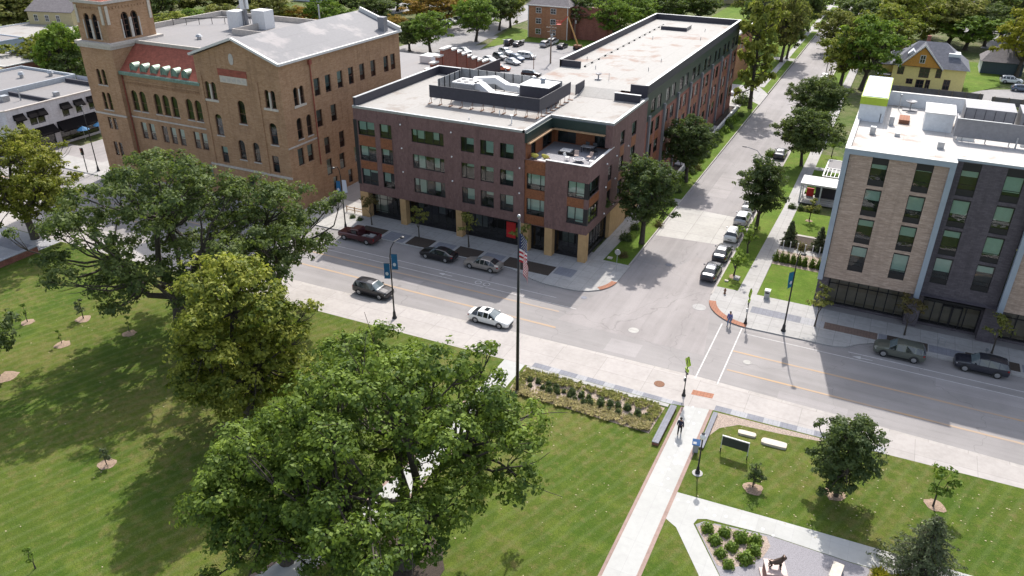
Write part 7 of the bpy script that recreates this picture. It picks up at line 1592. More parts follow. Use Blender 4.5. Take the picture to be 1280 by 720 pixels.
# orange-red boom lift behind the car park
g = G(722, 62); t = empty('boom_lift', (g.x, g.y, 0), 0, 'yellow and red boom lift in front of the brick apartment house', 'lift')
m = MB(); m.box(-1, -.8, .3, 1, .8, 1.2); m.build('base', 'rust', t)
for a, b in ((-.7, -.8), (.7, -.8), (-.7, .8), (.7, .8)): m = MB(); m.tube([(a, b-.1, .4), (a, b+.1, .4)], .4, 12); m.build('wheel', 'tyre', t)
plain('boom_yellow', (.42, .24, .08), .6)
m = MB(); m.tube([(0, 0, 1.2), (-3.2, 0, 8.4)], [.22, .16], 6); m.build('lower_boom', 'boom_yellow', t)
m = MB(); m.tube([(-3.2, 0, 8.4), (-5.2, 0, 6.6)], .12, 6); m.build('upper_boom', 'sign_red', t)
m = MB(); m.box(-6.4, -.6, 6.1, -5.2, .6, 6.2)
for zz in (6.6, 7.1):
    m.tube([(-6.4, -.6, zz), (-5.2, -.6, zz), (-5.2, .6, zz), (-6.4, .6, zz), (-6.4, -.6, zz)], .04, 5)
m.build('platform', 'sign_red', t)

# ---------------------------------------------------------------- poles, signs, street furniture
def lamp_banner(x, y, h, label, ban, arm=(1, 1), arms=True, group='tall lamp posts with banners', ba=0.0):
    t = empty('street_lamp', (x, y, .1), 0, label, 'street lamp', group)
    m = MB(); m.lathe([(.26, 0), (.26, .12), (.19, .22), (.15, .7), (.10, .85), (.09, 1.1)], (0, 0, 0), 12); m.build('base', 'black_metal', t)
    m = MB(); m.tube([(0, 0, 1.0), (0, 0, h*.82)], [.085, .062], 8)
    ax, ay = arm
    m.tube([(0, 0, h*.82), (ax*.15, ay*.15, h*.92), (ax*.6, ay*.6, h*.985), (ax*1.5, ay*1.5, h)], [.06, .05, .045, .04], 7); m.build('pole', 'black_metal', t)
    m = MB(); m.lathe([(.05, .16), (.2, .1), (.27, .02), (.25, -.04), (.1, -.06)], (ax*1.6, ay*1.6, h), 10); m.build('lamp_head', 'black_metal', t)
    if ban:
        for s_, mt, dz in ban:
            m = MB(); k = 6; ca, sa = math.cos(ba), math.sin(ba); vs = []
            for i in range(k+1):
                for j in (0, 1):
                    zz = h*.60+dz+1.75*i/k; off = .06*math.sin(3*i/k+s_); a_ = s_*(.12+.62*j)
                    vs.append((a_*ca-off*sa*j, a_*sa+off*ca*j, zz))
            m.add(vs, [(2*i, 2*i+1, 2*i+3, 2*i+2) for i in range(k)]); bo = m.build('banner', mt, t)
            md = bo.modifiers.new('cloth', 'SOLIDIFY'); md.thickness = .012
            if mt != 'banner_white':
                e = MB(); kz = h*.60+dz
                for zz, ww in ((.5, .36), (.72, .42), (.94, .30)):
                    a0_ = s_*(.12+.31); e.box(-ww/2, -.012, zz, ww/2, .012, zz+.07) if False else None
                for sg in (-1, 1):
                    q = MB(); pts_ = [(s_*.43+.17*math.cos(a*math.pi/8), sg*.09, kz+.6+.2*math.sin(a*math.pi/8)) for a in range(16)]
                    pts_ = [(p[0]*ca-p[1]*sa, p[0]*sa+p[1]*ca, p[2]) for p in pts_]; q.add(pts_, [tuple(range(16))]); q.build('banner_mark', 'banner_white', bo)
            b2 = MB()
            for zz in (h*.60+dz, h*.60+dz+1.75): b2.tube([(0, 0, zz), (s_*.78*ca, s_*.78*sa, zz)], .02, 5)
            b2.build('banner_bracket', 'black_metal', t)
    return t
lamp_banner(-42.6, 58.8, 8.9, 'black lamp post with blue banners beside the black wagon', [(1, 'banner_blue', .5), (-1, 'banner_blue', -.6)], (.35, 1.0), ba=.35)
lamp_banner(-61.6, 75.6, 9.0, 'black lamp post with a blue banner before the church alley', [(-1, 'banner_blue', -.4), (1, 'banner_white', -.2)], (.1, -.9), ba=.2)
lamp_banner(-4.9, 74.75, 9.6, 'black lamp post with a teal banner on the right corner pavement', [(-1, 'banner_teal', -.5)], (.35, -.9), ba=1.0)
lamp_banner(-110.4, 76.4, 9.6, 'black lamp post with a long arm at the far left junction', [], (-1.8, 1.2))
def park_lamp(x, y, label, ban=True):
    t = empty('park_lamp', (x, y, .12), 0, label, 'lamp', 'short park lamps with white globes')
    m = MB(); m.lathe([(.42, 0), (.42, .05), (.05, .06)], (0, 0, 0), 16); m.build('footing', 'sidewalk_concrete', t)
    m = MB(); m.lathe([(.2, .05), (.2, .2), (.14, .3), (.11, .6), (.07, .75), (.055, 3.35), (.09, 3.4), (.09, 3.46)], (0, 0, 0), 10); m.build('pole', 'black_metal', t)
    m = MB(); m.ball((0, 0, 3.68), .24, 14, sz=1.15); m.build('globe', 'globe_white', t, True)
    m = MB(); m.lathe([(.12, 0), (.16, .03), (.02, .1)], (0, 0, 3.93), 8); m.build('cap', 'black_metal', t)
park_lamp(-7.45, 49.1, 'black park lamp with a white globe beside the brick-edged path')
park_lamp(-31.2, 30.9, 'park lamp with a white globe half hidden under the huge oak')
# cobra street light on the side street
def cobra(px, py, h, dx, label):
    g = G(px, py); t = empty('street_light', (g.x, g.y, 0), 0, label, 'street lamp')
    m = MB(); m.tube([(0, 0, 0), (0, 0, h*.9)], [.1, .07], 8); m.build('pole', 'grey_metal', t)
    m = MB(); m.tube([(0, 0, h*.88), (dx*.35, 0, h*.97), (dx, 0, h)], [.06, .05, .04], 6); m.build('arm', 'grey_metal', t)
    m = MB(); m.add([(dx*1.0, -.12, h-.05), (dx*1.28, -.14, h-.04), (dx*1.28, .14, h-.04), (dx, .12, h-.05), (dx, -.08, h+.06), (dx*1.25, -.1, h+.05), (dx*1.25, .1, h+.05), (dx, .08, h+.06)], [(0, 3, 2, 1), (4, 5, 6, 7), (0, 1, 5, 4), (1, 2, 6, 5), (2, 3, 7, 6), (3, 0, 4, 7)]); m.build('lamp_head', 'black_metal', t)
cobra(941, 266, 9.3, -2.2, 'grey curved street light beside the parked white cars'); cobra(1030, 104, 7.5, -2.4, 'curved street light far up the side street by the distant white cars')
# flagpole with the hanging flag
FPX_, FPY_ = -25.0, 52.5
t = empty('flagpole', (FPX_, FPY_, .12), 0, 'very tall dark flagpole standing in the corner of the long park bed', 'flagpole')
m = MB(); m.lathe([(.26, 0), (.26, .1), (.2, .16)], (0, 0, 0), 14); m.build('collar', 'grey_metal', t)
m = MB(); m.tube([(0, 0, .1), (0, 0, 8), (0, 0, 17.2)], [.15, .125, .075], 12); m.build('pole', 'black_metal', t, True)
m = MB(); m.ball((0, 0, 17.45), .16, 10); m.build('finial', 'galvanised', t)
m = MB(); m.tube([(.17, 0, 1.5), (.12, 0, 17.0)], .012, 4); m.build('halyard', 'white_trim', t)
fl = MB(); NS, NT = 30, 26; HO, FLY = 2.6, 4.2
def fpt(s, t_):
    fold = math.sin(s*11+t_*1.2)*.20*min(1, s*3); out = .10+1.0*s**.5*(1-.30*s)
    z = 16.0-t_*HO*(1-.35*s)-s*(FLY-1.15)*(.35+.65*s)*1.0
    return (out*1.0+.14*math.sin(s*7), -.06-fold*1.2-.14*s, z)
for i in range(NS):
    for j in range(NT):
        s0, s1, t0, t1 = i/NS, (i+1)/NS, j/NT, (j+1)/NT
        mt = 2 if (s0 < .4 and j < 14) else (0 if (j//2) % 2 == 0 else 1)
        fl.add([fpt(s0, t0), fpt(s1, t0), fpt(s1, t1), fpt(s0, t1)], [(0, 1, 2, 3)], mt)
fo = fl.build('flag', ['flag_red', 'flag_white', 'flag_blue']); fo.location = (FPX_, FPY_, .12); tag(fo, 'striped red, white and blue flag hanging limp from the tall dark flagpole', 'flag')
fo.data.polygons.foreach_set('use_smooth', [True]*len(fo.data.polygons))
st_ = MB()
for r_ in range(9):
    for c_ in range(6 if r_ % 2 == 0 else 5):
        s0 = (.03+.062*c_+(.031 if r_ % 2 else 0)); t0 = .035+.055*r_; p = Vector(fpt(s0, t0)); e1 = (Vector(fpt(s0+.012, t0))-p).normalized(); e2 = (Vector(fpt(s0, t0+.012))-p).normalized(); nn = e1.cross(e2).normalized()
        for sg in (-1, 1):
            pts = []
            for a in range(10): rr = .058 if a % 2 == 0 else .024; pts.append(p+nn*sg*.02+(e1*math.cos(a*math.pi/5)+e2*math.sin(a*math.pi/5))*rr)
            st_.add(pts, [tuple(range(10))])
so = st_.build('stars', 'flag_white', fo)
# pedestrian crossing signs (lime diamonds) and stop signs
def walker(m, F, cx, cz, s, d):   # little walking figure cut from flat pieces
    def q(pts): m.add([F.p(cx+a*s, cz+b*s, d) for a, b in pts], [tuple(range(len(pts)))])
    q([(.07*math.cos(k*math.pi/4), .30+.07*math.sin(k*math.pi/4)) for k in range(8)])
    q([(-.05, .20), (.07, .20), (.06, -.02), (-.06, -.02)]); q([(-.06, -.02), (.02, -.02), (-.12, -.34), (-.2, -.32)]); q([(-.01, -.02), (.07, -.02), (.17, -.32), (.09, -.35)]); q([(-.05, .2), (-.05, .13), (-.2, .0), (-.23, .05)]); q([(.06, .2), (.07, .12), (.2, .03), (.22, .08)])
def cross_sign(x, y, ang, label):
    t = empty('crossing_sign', (x, y, .1), ang, label, 'traffic sign', 'lime pedestrian crossing signs')
    m = MB(); m.lathe([(.2, 0), (.2, .06), (.13, .25), (.1, .6), (.05, .75)], (0, 0, 0), 10); m.tube([(0, 0, .7), (0, 0, 4.25)], .05, 8); m.build('post', 'black_metal', t)
    F = Face((0, -.07), (1, 0)); Fb = Face((0, .07), (-1, 0))
    for FF, nm in ((F, 1), (Fb, 2)):
        m = MB(); c_, s_ = 3.65, .56
        m.add([FF.p(0, c_-s_, 0), FF.p(s_, c_, 0), FF.p(0, c_+s_, 0), FF.p(-s_, c_, 0), FF.p(0, c_-s_, .03), FF.p(s_, c_, .03), FF.p(0, c_+s_, .03), FF.p(-s_, c_, .03)], [(0, 1, 2, 3), (7, 6, 5, 4), (0, 4, 5, 1), (1, 5, 6, 2), (2, 6, 7, 3), (3, 7, 4, 0)]); pn = m.build('sign_panel', 'sign_lime', t)
        m = MB(); walker(m, FF, 0, c_, .9, -.006); m.build('walking_figure', 'black_metal', pn)
        m = MB(); fbox(m, FF, -.28, .28, 2.68, 2.98, 0, .03); pa = m.build('arrow_panel', 'sign_lime', t)
        m = MB(); m.add([FF.p(a, b, -.006) for a, b in ((.2, 2.93), (-.06, 2.83), (-.02, 2.90), (-.2, 2.76), (-.2, 2.72), (-.05, 2.72), (-.10, 2.76), (.18, 2.88))], [(0, 1, 2), (1, 4, 3), (1, 3, 7, 0)]); m.build('arrow', 'black_metal', pa)
    m = MB(); m.box(-.22, -.1, 1.5, -.06, .1, 1.9); m.build('control_box', 'galvanised', t)
    m = MB(); m.box(-.02, -.14, 4.3, .3, .14, 4.34) if False else m.box(-.3, -.05, 2.45, .3, .05, 2.6); m.build('warning_light', 'black_metal', t)
cross_sign(-11.2, 58.9, -.95, 'lime pedestrian crossing sign on the park side at the left of the brick-edged path'); cross_sign(-8.75, 74.5, 1.5, 'pedestrian crossing sign seen edge-on on the corner pavement by the walking pedestrian')
g = G(770, 340); t = empty('stop_sign', (g.x, g.y, .1), 0, 'octagonal sign seen from its grey back at the corner of the side street', 'traffic sign')
m = MB(); m.tube([(0, 0, 0), (0, 0, 2.85)], .035, 6); m.build('post', 'galvanised', t)
m = MB(); oc = [(.38*math.cos(math.radians(22.5+45*k)), 2.5+.38*math.sin(math.radians(22.5+45*k))) for k in range(8)]
m.add([(a, .05, z) for a, z in oc]+[(a, .07, z) for a, z in oc], [tuple(range(8)), tuple(reversed(range(8, 16)))]+[(i, 8+i, 8+(i+1) % 8, (i+1) % 8) for i in range(8)]); m.build('sign_back', 'galvanised', t)
m = MB(); m.add([(a, .074, z) for a, z in oc], [tuple(reversed(range(8)))]); m.build('sign_face', 'sign_red', t)
for px, py, lb, mt in ((779, 345, None, None),): pass
for px, py, h, lb in ((474, 240+22, 2.2, 'small grey sign on a thin post at the mouth of the alley'), (1230, 455-6, 1.2, 'grey utility post beside the black parked wagon'), (1040+20, 396, 1.0, None)):
    if not lb: continue
    g = G(px, py); t = empty('sign_post', (g.x, g.y, .1), 0, lb, 'sign'); m = MB(); m.tube([(0, 0, 0), (0, 0, h)], .03, 6); m.build('post', 'galvanised', t); m = MB(); m.box(-.15, -.05, h-.35, .15, -.03, h); m.build('panel', 'galvanised', t)
# traffic signal at far left
t = empty('traffic_signal', (-111.4, 75.2, .1), 0, 'black traffic signal head on the post at the far left junction', 'traffic signal')
m = MB(); m.tube([(0, 0, 0), (0, 0, 3.4)], .07, 7); m.build('post', 'black_metal', t)
m = MB(); m.box(-.18, -.2, 2.9, .18, .12, 4.0); m.build('signal_head', 'black_metal', t)
for k, mt in enumerate(('sign_red', 'boom_yellow', 'sign_blue')): m = MB(); m.tube([(0, -.2, 3.8-.34*k), (0, -.24, 3.8-.34*k)], .11, 10); m.build('lens', mt if k < 2 else 'copper_green', t)
# bins, boxes, blocks
g = G(958, 379); t = empty('litter_bin', (-7.75, 81.3, .12), 0, 'square pale litter bin at the edge of the corner lawn', 'bin')
m = MB(); m.box(-.28, -.28, 0, .28, .28, .95); m.build('bin_body', 'galvanised', t); m = MB(); m.box(-.31, -.31, .95, .31, .31, 1.05); m.build('lid', 'white_trim', t); m = MB(); m.box(-.2, -.285, .66, .2, -.281, .85); m.build('opening', 'black_metal', t)
tag((lambda mm: (mm.prism([(-12.1, 84.2), (-11.45, 84.1), (-11.4, 84.8), (-12.05, 84.9)], K, K+.28), mm.build('utility_cover', 'sidewalk_concrete'))[1])(MB()), 'square concrete utility box in the verge by the dark parked cars', 'utility box')
tag((lambda mm: (mm.prism([(-12.9, 83.2), (-12.5, 83.2), (-12.5, 83.5), (-12.9, 83.5)], K, K+.15), mm.build('utility_cover', 'limestone'))[1])(MB()), 'small pale utility lid in the verge corner nearest the junction', 'utility box')
tag((lambda mm: (mm.prism([(-27.3, 82.8), (-26.7, 82.8), (-26.7, 83.3), (-27.3, 83.3)], K, K+.12), mm.build('utility_cover', 'limestone'))[1])(MB()), 'square pale cover in the verge corner behind the stop sign', 'utility box')
def stone(x, y, L, W, H, rz, label, name='limestone_block'):
    m = MB(); n = 10; rg_ = random.Random(int(x*100)); pts = []
    for i in range(14):
        a = 2*PI*i/14; c_, s_ = math.cos(a), math.sin(a); pts.append((L/2*abs(c_)**.35*(1 if c_ > 0 else -1)*rg_.uniform(.94, 1.03), W/2*abs(s_)**.35*(1 if s_ > 0 else -1)*rg_.uniform(.92, 1.04)))
    m.prism(pts, 0, H*.9); m.prism([(p[0]*.94, p[1]*.94) for p in pts], H*.9, H); o = m.build(name, 'limestone', None, False, (x, y, K-.02)); o.rotation_euler = (0, 0, rz); tag(o, label, 'stone block'); return o
stone(-4.9, 55.75, 1.5, .6, .22, .05, 'smaller pale limestone block behind the dark panel bench'); stone(-2.6, 55.45, 2.1, .8, .24, .05, 'longer pale limestone block beside the pavement near the dark panel bench')
m = MB(); m.box(-.35, -.75, 0, .35, .75, .5); o = m.build('limestone_bench', 'limestone', None, False, (3.5, 43.2, K)); o.rotation_euler = (0, 0, -.12); tag(o, 'rectangular pale stone bench at the edge of the gravel court', 'bench')
# panel bench (dark back panel in a pale frame on two legs) seen from behind
plain('panel_grey', (.040, .046, .042), .6)
t = empty('panel_sign', (-5.35, 52.55, K), -.02, 'dark rectangular panel in a pale frame standing on legs on the right lawn', 'sign')
m = MB(); m.box(-1.05, -.03, .75, 1.05, .03, 1.62); m.build('panel', 'panel_grey', t)
m = MB(); m.box(-1.1, -.06, 1.62, 1.1, .06, 1.70); m.box(-1.1, -.05, .4, -1.05, .05, 1.62); m.box(1.05, -.05, .4, 1.1, .05, 1.62); m.build('frame', 'white_trim', t)
for s_ in (-1, 1): m = MB(); m.box(s_*1.075-.04, -.04, 0, s_*1.075+.04, .04, .4); m.build('leg', 'black_metal', t)
# interpretive sign by the path
t = empty('information_sign', (-8.28, 51.6, K), .2, 'small tilted blue information sign on a pale plinth by the path', 'sign')
m = MB(); m.box(-.22, -.12, 0, .22, .12, .85); m.build('plinth', 'paver_light', t); m = MB(); m.add([(-.32, -.28, .86), (.32, -.28, .86), (.32, .22, 1.12), (-.32, .22, 1.12), (-.32, -.28, .90), (.32, -.28, .90), (.32, .22, 1.16), (-.32, .22, 1.16)], [(0, 3, 2, 1), (4, 5, 6, 7), (0, 1, 5, 4), (1, 2, 6, 5), (2, 3, 7, 6), (3, 0, 4, 7)]); m.build('panel', 'sign_blue', t)
m = MB(); m.add([(-.24, -.2, .946), (.02, -.2, .946), (.02, -.02, 1.04), (-.24, -.02, 1.04)], [(0, 1, 2, 3)]); m.build('picture', 'white_trim', t)
# low brick wall segments flanking the path
t = empty('low_wall', (0, 0, 0), 0, 'low capped brick seat wall left of the park path beside the planting bed', 'wall')
m = MB(); m.box(-11.75, 50.9, 0, -11.25, 56.6, .38); m.build('brick_wall', 'red_brick', t); m = MB(); m.box(-11.78, 50.9, .38, -11.22, 56.6, .46); m.build('cap', 'paver_grey', t)
t = empty('low_wall', (0, 0, 0), 0, 'low capped brick seat wall right of the park path near the blue sign', 'wall')
m = MB(); m.box(-8.1, 52.2, 0, -7.8, 57.4, .25); m.build('brick_wall', 'red_brick', t); m = MB(); m.box(-8.15, 52.15, .25, -7.75, 57.45, .31); m.build('cap', 'paver_grey', t)
# bollards
for i, x in enumerate((-8.25, -7.4, -6.5, -5.6, -4.7, -3.85)):
    t = empty('bollard', (x, 95.6, K), 0, ORD[i]+' slim white bollard from the left between hedge and evergreens', 'bollard', 'row of slim white bollards')
    m = MB(); m.tube([(0, 0, 0), (0, 0, 1.0)], .055, 8); m.build('post', 'white_siding', t); m = MB(); m.lathe([(.09, 0), (.09, .14), (.03, .17)], (0, 0, 1.0), 8); m.build('cap', 'white_trim', t)
# bike rack hoop, wooden rail, rolled barrier
g = G(1191, 428); t = empty('bike_rack', (9.9, 79.1, K), 0, 'thin metal bicycle hoop on the pavement before the right entrance', 'bike rack')
m = MB(); m.tube([(-.3, 0, 0), (-.3, 0, .75), (-.2, 0, .85), (.2, 0, .85), (.3, 0, .75), (.3, 0, 0)], .03, 6); m.build('hoop', 'galvanised', t)
t = empty('wooden_rail', (-63.6, 80.6, K), 0, 'short wooden rail at the left end of the brown block', 'rail')
m = MB(); m.box(-1.6, -.04, .7, 1.2, .04, .8); m.box(-1.6, -.04, .35, 1.2, .04, .43); m.build('rails', 'wood', t)
for x in (-1.55, -.2, 1.15): m = MB(); m.box(x-.05, -.06, 0, x+.05, .06, .9); m.build('post', 'wood', t)
t = empty('hydrant', (-12.2, 80.2, K), 0, 'small reddish hydrant on the right corner pavement', 'hydrant')
m = MB(); m.lathe([(.14, 0), (.14, .05), (.1, .1), (.1, .5), (.13, .52), (.1, .62), (.03, .7)], (0, 0, 0), 10); m.tube([(-.17, 0, .4), (.17, 0, .4)], .05, 6); m.build('hydrant_body', 'rust', t)
# manhole covers
def manhole(px, py, r, mat, label, ring=None):
    g = G(px, py); m = MB(); m.lathe([(r, 0), (r, .022), (r*.2, .024)], (0, 0, 0), 20); o = m.build('manhole_cover', mat, None, False, (g.x, g.y, .1 if g.y < 61.5 else .0)); tag(o, label, 'manhole cover')
manhole(824, 481, .5, 'rust', 'rusty orange round manhole cover in the park-side concrete')
manhole(874, 384, .75, 'sidewalk_concrete', 'large pale concrete manhole collar by the right corner'); manhole(792, 413, .55, 'apron_concrete', 'faint round manhole in the middle of the junction'); manhole(934, 453, .4, 'apron_concrete', 'small faint manhole between the yellow lines right of the crossing')
manhole(700+30, 372, .35, 'paver_grey', 'small dark manhole in the shade near the left corner'); manhole(836, 331, .4, 'paver_grey', 'round dark cover in the side street asphalt')
g_ = [(-24.3, 76.6), (-23.6, 76.6), (-23.6, 77.9), (-24.3, 77.9)]
# paper-white inlays scattered along the paths
mb = MB(); rg2 = random.Random(9)
for px, py in ((866, 510), (874, 517), (861, 522), (860, 528), (867, 531), (860, 537), (844, 556), (852, 564), (844, 571), (836, 573), (844, 581), (836, 588), (828, 592), (835, 600), (827, 607), (835, 615), (847, 626), (860, 629), (871, 637), (882, 638), (893, 646), (907, 647), (917, 654), (930, 655), (939, 662), (953, 663), (966, 671)):
    g = G(px, py); r = rg2.uniform(.085, .125); mb.add([(g.x+r*math.cos(k*PI/4)*rg2.uniform(.8, 1.1), g.y+r*math.sin(k*PI/4), K+.018) for k in range(8)], [tuple(range(8))])
plain('inlay_white', (.66, .66, .65), .6, var=.02); struct('path_inlay', mb, 'inlay_white')
# scattered pale leaves / litter on the grass
mb = MB()
for i in range(420):
    x, y = (rg2.uniform(-75, -29), rg2.uniform(14, 54)) if i % 2 else (rg2.uniform(-7, 16), rg2.uniform(46, 57))
    if i % 5 == 0: x, y = rg2.uniform(-26, -11.5), rg2.uniform(30, 52)
    s = rg2.uniform(.03, .085); a = rg2.uniform(0, 6.28); mb.add([(x+s*math.cos(a+k*PI/2), y+s*.7*math.sin(a+k*PI/2), K+.03) for k in range(4)], [(0, 1, 2, 3)])
plain('fallen_leaf', (.38, .33, .20), .8, var=.3, scale=40); tag(mb.build('fallen_leaves', 'fallen_leaf'), 'pale fallen leaves scattered over the park lawn', 'leaves', kind='stuff')
# utility poles and wires
def upole(px, py, h, label, arms=2):
    g = G(px, py); t = empty('utility_pole', (g.x, g.y, 0), 0, label, 'utility pole')
    m = MB(); m.tube([(0, 0, 0), (0, 0, h)], [.22, .15], 8); m.build('pole', 'utility_wood', t)
    for k in range(arms): m = MB(); m.box(-1.4+.3*k, -.1, h-.7-1.0*k, 1.4-.3*k, .1, h-.5-1.0*k); m.build('crossarm', 'utility_wood', t)
    m = MB()
    for x in (-1.2, -.4, .4, 1.2): m.lathe([(.06, 0), (.09, .1), (.03, .22)], (x, 0, h-.5), 6)
    m.build('insulators', 'galvanised', t)
    m = MB(); m.lathe([(.28, 0), (.3, .1), (.3, .8), (.2, .95)], (.35, -.3, h-3), 10); m.build('transformer', 'galvanised', t); return Vector((g.x, g.y, h))
p1 = upole(688, 79, 9.2, 'wooden utility pole in front of the brick apartment house'); p2 = upole(718, 50, 7.6, 'wooden utility pole right of the brick apartment house behind the boom lift', 2); p3 = upole(745, 50, 9.6, 'tall wooden utility pole beyond the long flat roof', 1)
m = MB()
for a, b in ((p2, p3),):
    for dx in (-1.1, -.3, .5, 1.1):
        pts = [a.lerp(b, k/8)+Vector((dx, 0, -.5-.9*math.sin(PI*k/8))) for k in range(9)]; m.tube(pts, .035, 4)
tag(m.build('overhead_wires', 'black_metal'), 'black overhead wires strung between the two utility poles right of the apartment house', 'wires')
g = G(667, 88); t = empty('light_pole', (g.x, g.y, 0), 0, 'thin dark car park light pole behind the plant screen', 'lamp post'); m = MB(); m.tube([(0, 0, 0), (0, 0, 3.6)], .09, 6); m.build('pole', 'rust', t); m = MB(); m.box(-.3, -.15, 3.6, .3, .15, 3.75); m.build('lamp_head', 'black_metal', t)
g = G(630, 84); t = empty('light_pole', (g.x, g.y, 0), 0, 'pale pole between the orange-red car and the silver cars', 'lamp post'); m = MB(); m.tube([(0, 0, 0), (0, 0, 6.5)], .08, 6); m.build('pole', 'galvanised', t); m = MB(); m.box(-.3, -.15, 6.5, .3, .15, 6.62); m.build('lamp_head', 'galvanised', t)
# dark lattice mast and a parasol at the far left shops
g = G(112, 178); t = empty('parasol', (-126.3, 86.5, K), 0, 'blue parasol in front of the white corner shop', 'parasol')
m = MB(); m.lathe([(1.1, 0), (1.05, .05), (.5, .35), (.03, .6)], (0, 0, 1.9), 8); m.build('canopy', 'banner_blue', t); m = MB(); m.tube([(0, 0, 0), (0, 0, 2.6)], .03, 6); m.build('pole', 'galvanised', t)
t = empty('parasol', (-126.2, 89.6, K), .4, 'second blue parasol right of the first at the white corner shop', 'parasol')
m = MB(); m.lathe([(1.0, 0), (.95, .05), (.5, .3), (.03, .55)], (0, 0, 1.9), 8); m.build('canopy', 'banner_blue', t); m = MB(); m.tube([(0, 0, 0), (0, 0, 2.6)], .03, 6); m.build('pole', 'galvanised', t)
# ---------------------------------------------------------------- dog statue on its plinth
t = empty('plinth', (-.25, 41.0, K), .35, 'reddish stone plinth with a pale top on the gravel court', 'plinth')
m = MB(); m.box(-.62, -.62, 0, .62, .62, 1.0); m.build('shaft', 'pedestal_red', t); m = MB(); m.box(-.68, -.68, 1.0, .68, .68, 1.12); m.build('top_slab', 'pedestal_top', t); m = MB(); m.box(-.8, -.8, 0, .8, .8, .14); m.build('step', 'pedestal_top', t)
def skinned(name, joints, edges, mat, root=0, loc=(0, 0, 0), rz=0, sub=2, parent=None, scale=1):
    me = bpy.data.meshes.new(name); me.from_pydata([j[:3] for j in joints], edges, []); me.materials.append(MATS[mat]); o = bpy.data.objects.new(name, me); COL.objects.link(o)
    sk = o.modifiers.new('skin', 'SKIN'); sk.use_smooth_shade = True
    if not me.skin_vertices: pass
    for v, j in zip(me.skin_vertices[0].data, joints): v.radius = (j[3], j[4] if len(j) > 4 else j[3])
    me.skin_vertices[0].data[root].use_root = True
    if sub: ss = o.modifiers.new('sub', 'SUBSURF'); ss.levels = sub; ss.render_levels = sub
    o.location = loc; o.rotation_euler = (0, 0, rz); o.scale = (scale,)*3
    if parent: o.parent = parent
    return o
dj = [(-.34, 0, .42, .15), (-.05, 0, .50, .15), (.20, 0, .60, .20), (.33, 0, .78, .13), (.42, 0, .93, .165), (.60, 0, .88, .10),
      (.22, .16, .50, .085), (.27, .19, .26, .06), (.28, .18, .05, .05), (.35, .18, .03, .05), (.22, -.16, .50, .085), (.27, -.19, .26, .06), (.28, -.18, .05, .05), (.35, -.18, .03, .05),
      (-.36, .13, .38, .10), (-.28, .15, .24, .06), (-.44, .15, .15, .04), (-.42, .15, .03, .045), (-.34, .15, .02, .045), (-.36, -.13, .38, .10), (-.28, -.15, .24, .06), (-.44, -.15, .15, .04), (-.42, -.15, .03, .045), (-.34, -.15, .02, .045),
      (.38, .14, 1.10, .04), (.38, -.14, 1.10, .04), (-.5, 0, .56, .035), (-.58, 0, .62, .02)]
de = [(0, 1), (1, 2), (2, 3), (3, 4), (4, 5), (2, 6), (6, 7), (7, 8), (8, 9), (2, 10), (10, 11), (11, 12), (12, 13), (0, 14), (14, 15), (15, 16), (16, 17), (17, 18), (0, 19), (19, 20), (20, 21), (21, 22), (22, 23), (4, 24), (4, 25), (0, 26), (26, 27)]
tag(skinned('dog_statue', dj, de, 'bronze', 1, (-.25, 41.0, K+1.12), .3, 1), 'bronze statue of a stocky dog standing on the reddish stone plinth', 'statue')
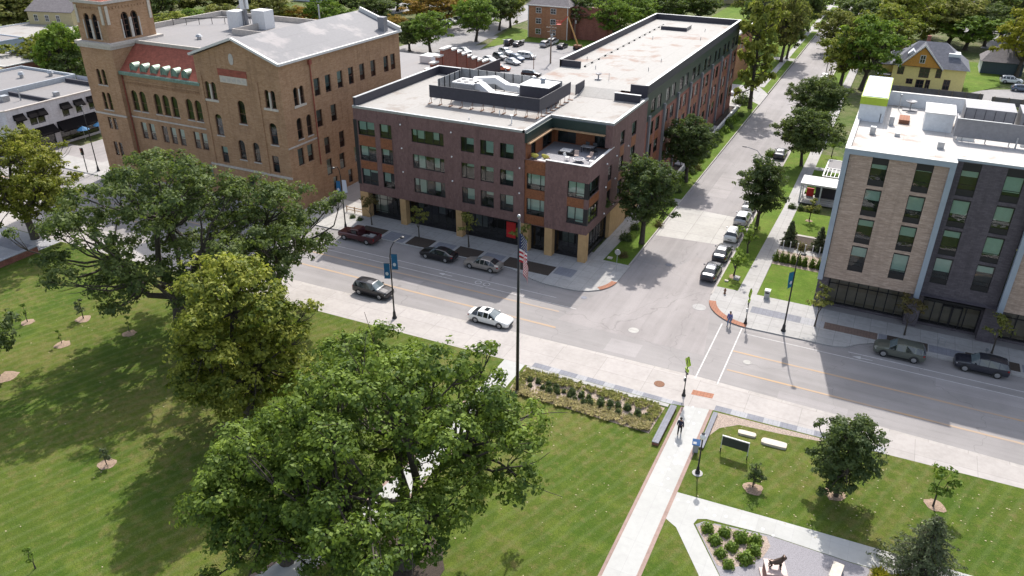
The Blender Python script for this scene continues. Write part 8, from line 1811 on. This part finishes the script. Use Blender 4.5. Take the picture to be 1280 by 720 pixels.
# ---------------------------------------------------------------- people
def person(x, y, rz, label, top, legs, stride=.22, bag=False, z=.0):
    s = stride
    J = [(0, 0, .96, .14, .115), (0, 0, 1.14, .13, .10), (0, 0, 1.32, .165, .115), (0, 0, 1.46, .075), (0, 0.01, 1.54, .06), (0, .02, 1.65, .095, .105), (0, .02, 1.74, .07),
         (.10, 0, .90, .095), (.11, s*.55, .50, .065), (.11, s*.9-.06, .10, .045), (.11, s*.9+.09, .04, .04), (-.10, 0, .90, .095), (-.11, -s*.25, .50, .065), (-.11, -s*1.1, .12, .045), (-.11, -s*1.1+.14, .05, .04),
         (.20, 0, 1.40, .065), (.25, -s*.35, 1.14, .047), (.27, -s*.25+.04, .90, .036), (.275, -s*.2+.06, .83, .035), (-.20, 0, 1.40, .065), (-.25, s*.35, 1.14, .047), (-.27, s*.5+.04, .90, .036), (-.275, s*.55+.06, .83, .035)]
    E_ = [(0, 1), (1, 2), (2, 3), (3, 4), (4, 5), (5, 6), (0, 7), (7, 8), (8, 9), (9, 10), (0, 11), (11, 12), (12, 13), (13, 14), (2, 15), (15, 16), (16, 17), (17, 18), (2, 19), (19, 20), (20, 21), (21, 22)]
    for side, wx, wy, wz in ((1, .275, -s*.2+.06, .83), (-1, -.275, s*.55+.06, .83)):    # five short fingers from each palm
        b = 18 if side > 0 else 22
        for k, (dx, dy, ln) in enumerate(((0, .028, .075), (0, .010, .085), (0, -.010, .08), (0, -.028, .062))):
            J.append((wx+side*dx, wy+dy, wz-.05, .0095)); J.append((wx+side*(-.012), wy+dy+.006, wz-.05-ln, .007)); E_ += [(b, len(J)-2), (len(J)-2, len(J)-1)]
        J.append((wx-side*.02, wy+.042, wz-.015, .010)); J.append((wx-side*.028, wy+.06, wz-.055, .008)); E_ += [(b, len(J)-2), (len(J)-2, len(J)-1)]
    J.append((0, .128, 1.645, .012)); E_.append((5, len(J)-1))                              # nose
    for sx in (-1, 1): J.append((sx*.102, .01, 1.645, .016)); E_.append((5, len(J)-1))      # ears
    body = skinned('person', J, E_, 'skin', 0, (x, y, z), rz); tag(body, label, 'person')
    def piece(name, idx, mat, grow, cut=None):
        mp = {j: i for i, j in enumerate(idx)}; jj = [list(J[j])+([J[j][3]] if len(J[j]) == 4 else []) for j in idx]
        for q in jj: q[3] += grow; q[4] += grow
        if cut: cut(jj, mp)
        ee = [(mp[a], mp[b]) for a, b in E_ if a in mp and b in mp]; return skinned(name, jj, ee, mat, 0, (0, 0, 0), 0, 2, body)
    piece('jacket', [1, 0, 2, 3, 15, 16, 17, 19, 20, 21], top, .018, lambda jj, mp: jj[mp[3]].__setitem__(2, 1.43))
    piece('trousers', [0, 7, 8, 9, 11, 12, 13], legs, .015)
    piece('shoes', [9, 10], 'cloth_black', .014); piece('shoes', [13, 14], 'cloth_black', .014)
    h = MB(); h.ball((0, -.005, 1.705), .118, 12, sz=.92); h.build('hair', 'hair_dark', body, True)
    e_ = MB()
    for sx in (-1, 1): e_.ball((sx*.037, .115, 1.665), .011, 6)
    e_.build('eyes', 'hair_dark', body); e_ = MB(); e_.tube([(-.025, .115, 1.60), (0, .122, 1.597), (.025, .115, 1.60)], .005, 5); e_.build('mouth', 'sign_red', body)
    if bag:
        b = MB(); b.box(-.15, -.30, 1.02, .15, -.135, 1.42); bg_ = b.build('backpack', 'cloth_black', body); md = bg_.modifiers.new('b', 'BEVEL'); md.width = .04; md.segments = 2
    return body
person(-11.3, 53.2, .1, 'person in dark clothes walking up the park path towards the crossing', 'cloth_navy', 'cloth_black', .2, z=K+.01).location.x = -10.05
person(-10.25, 73.35, PI-.1, 'pedestrian in a blue top and jeans with a dark bag stepping off the right corner', 'cloth_blue', 'cloth_jeans', .22, True, z=.01)
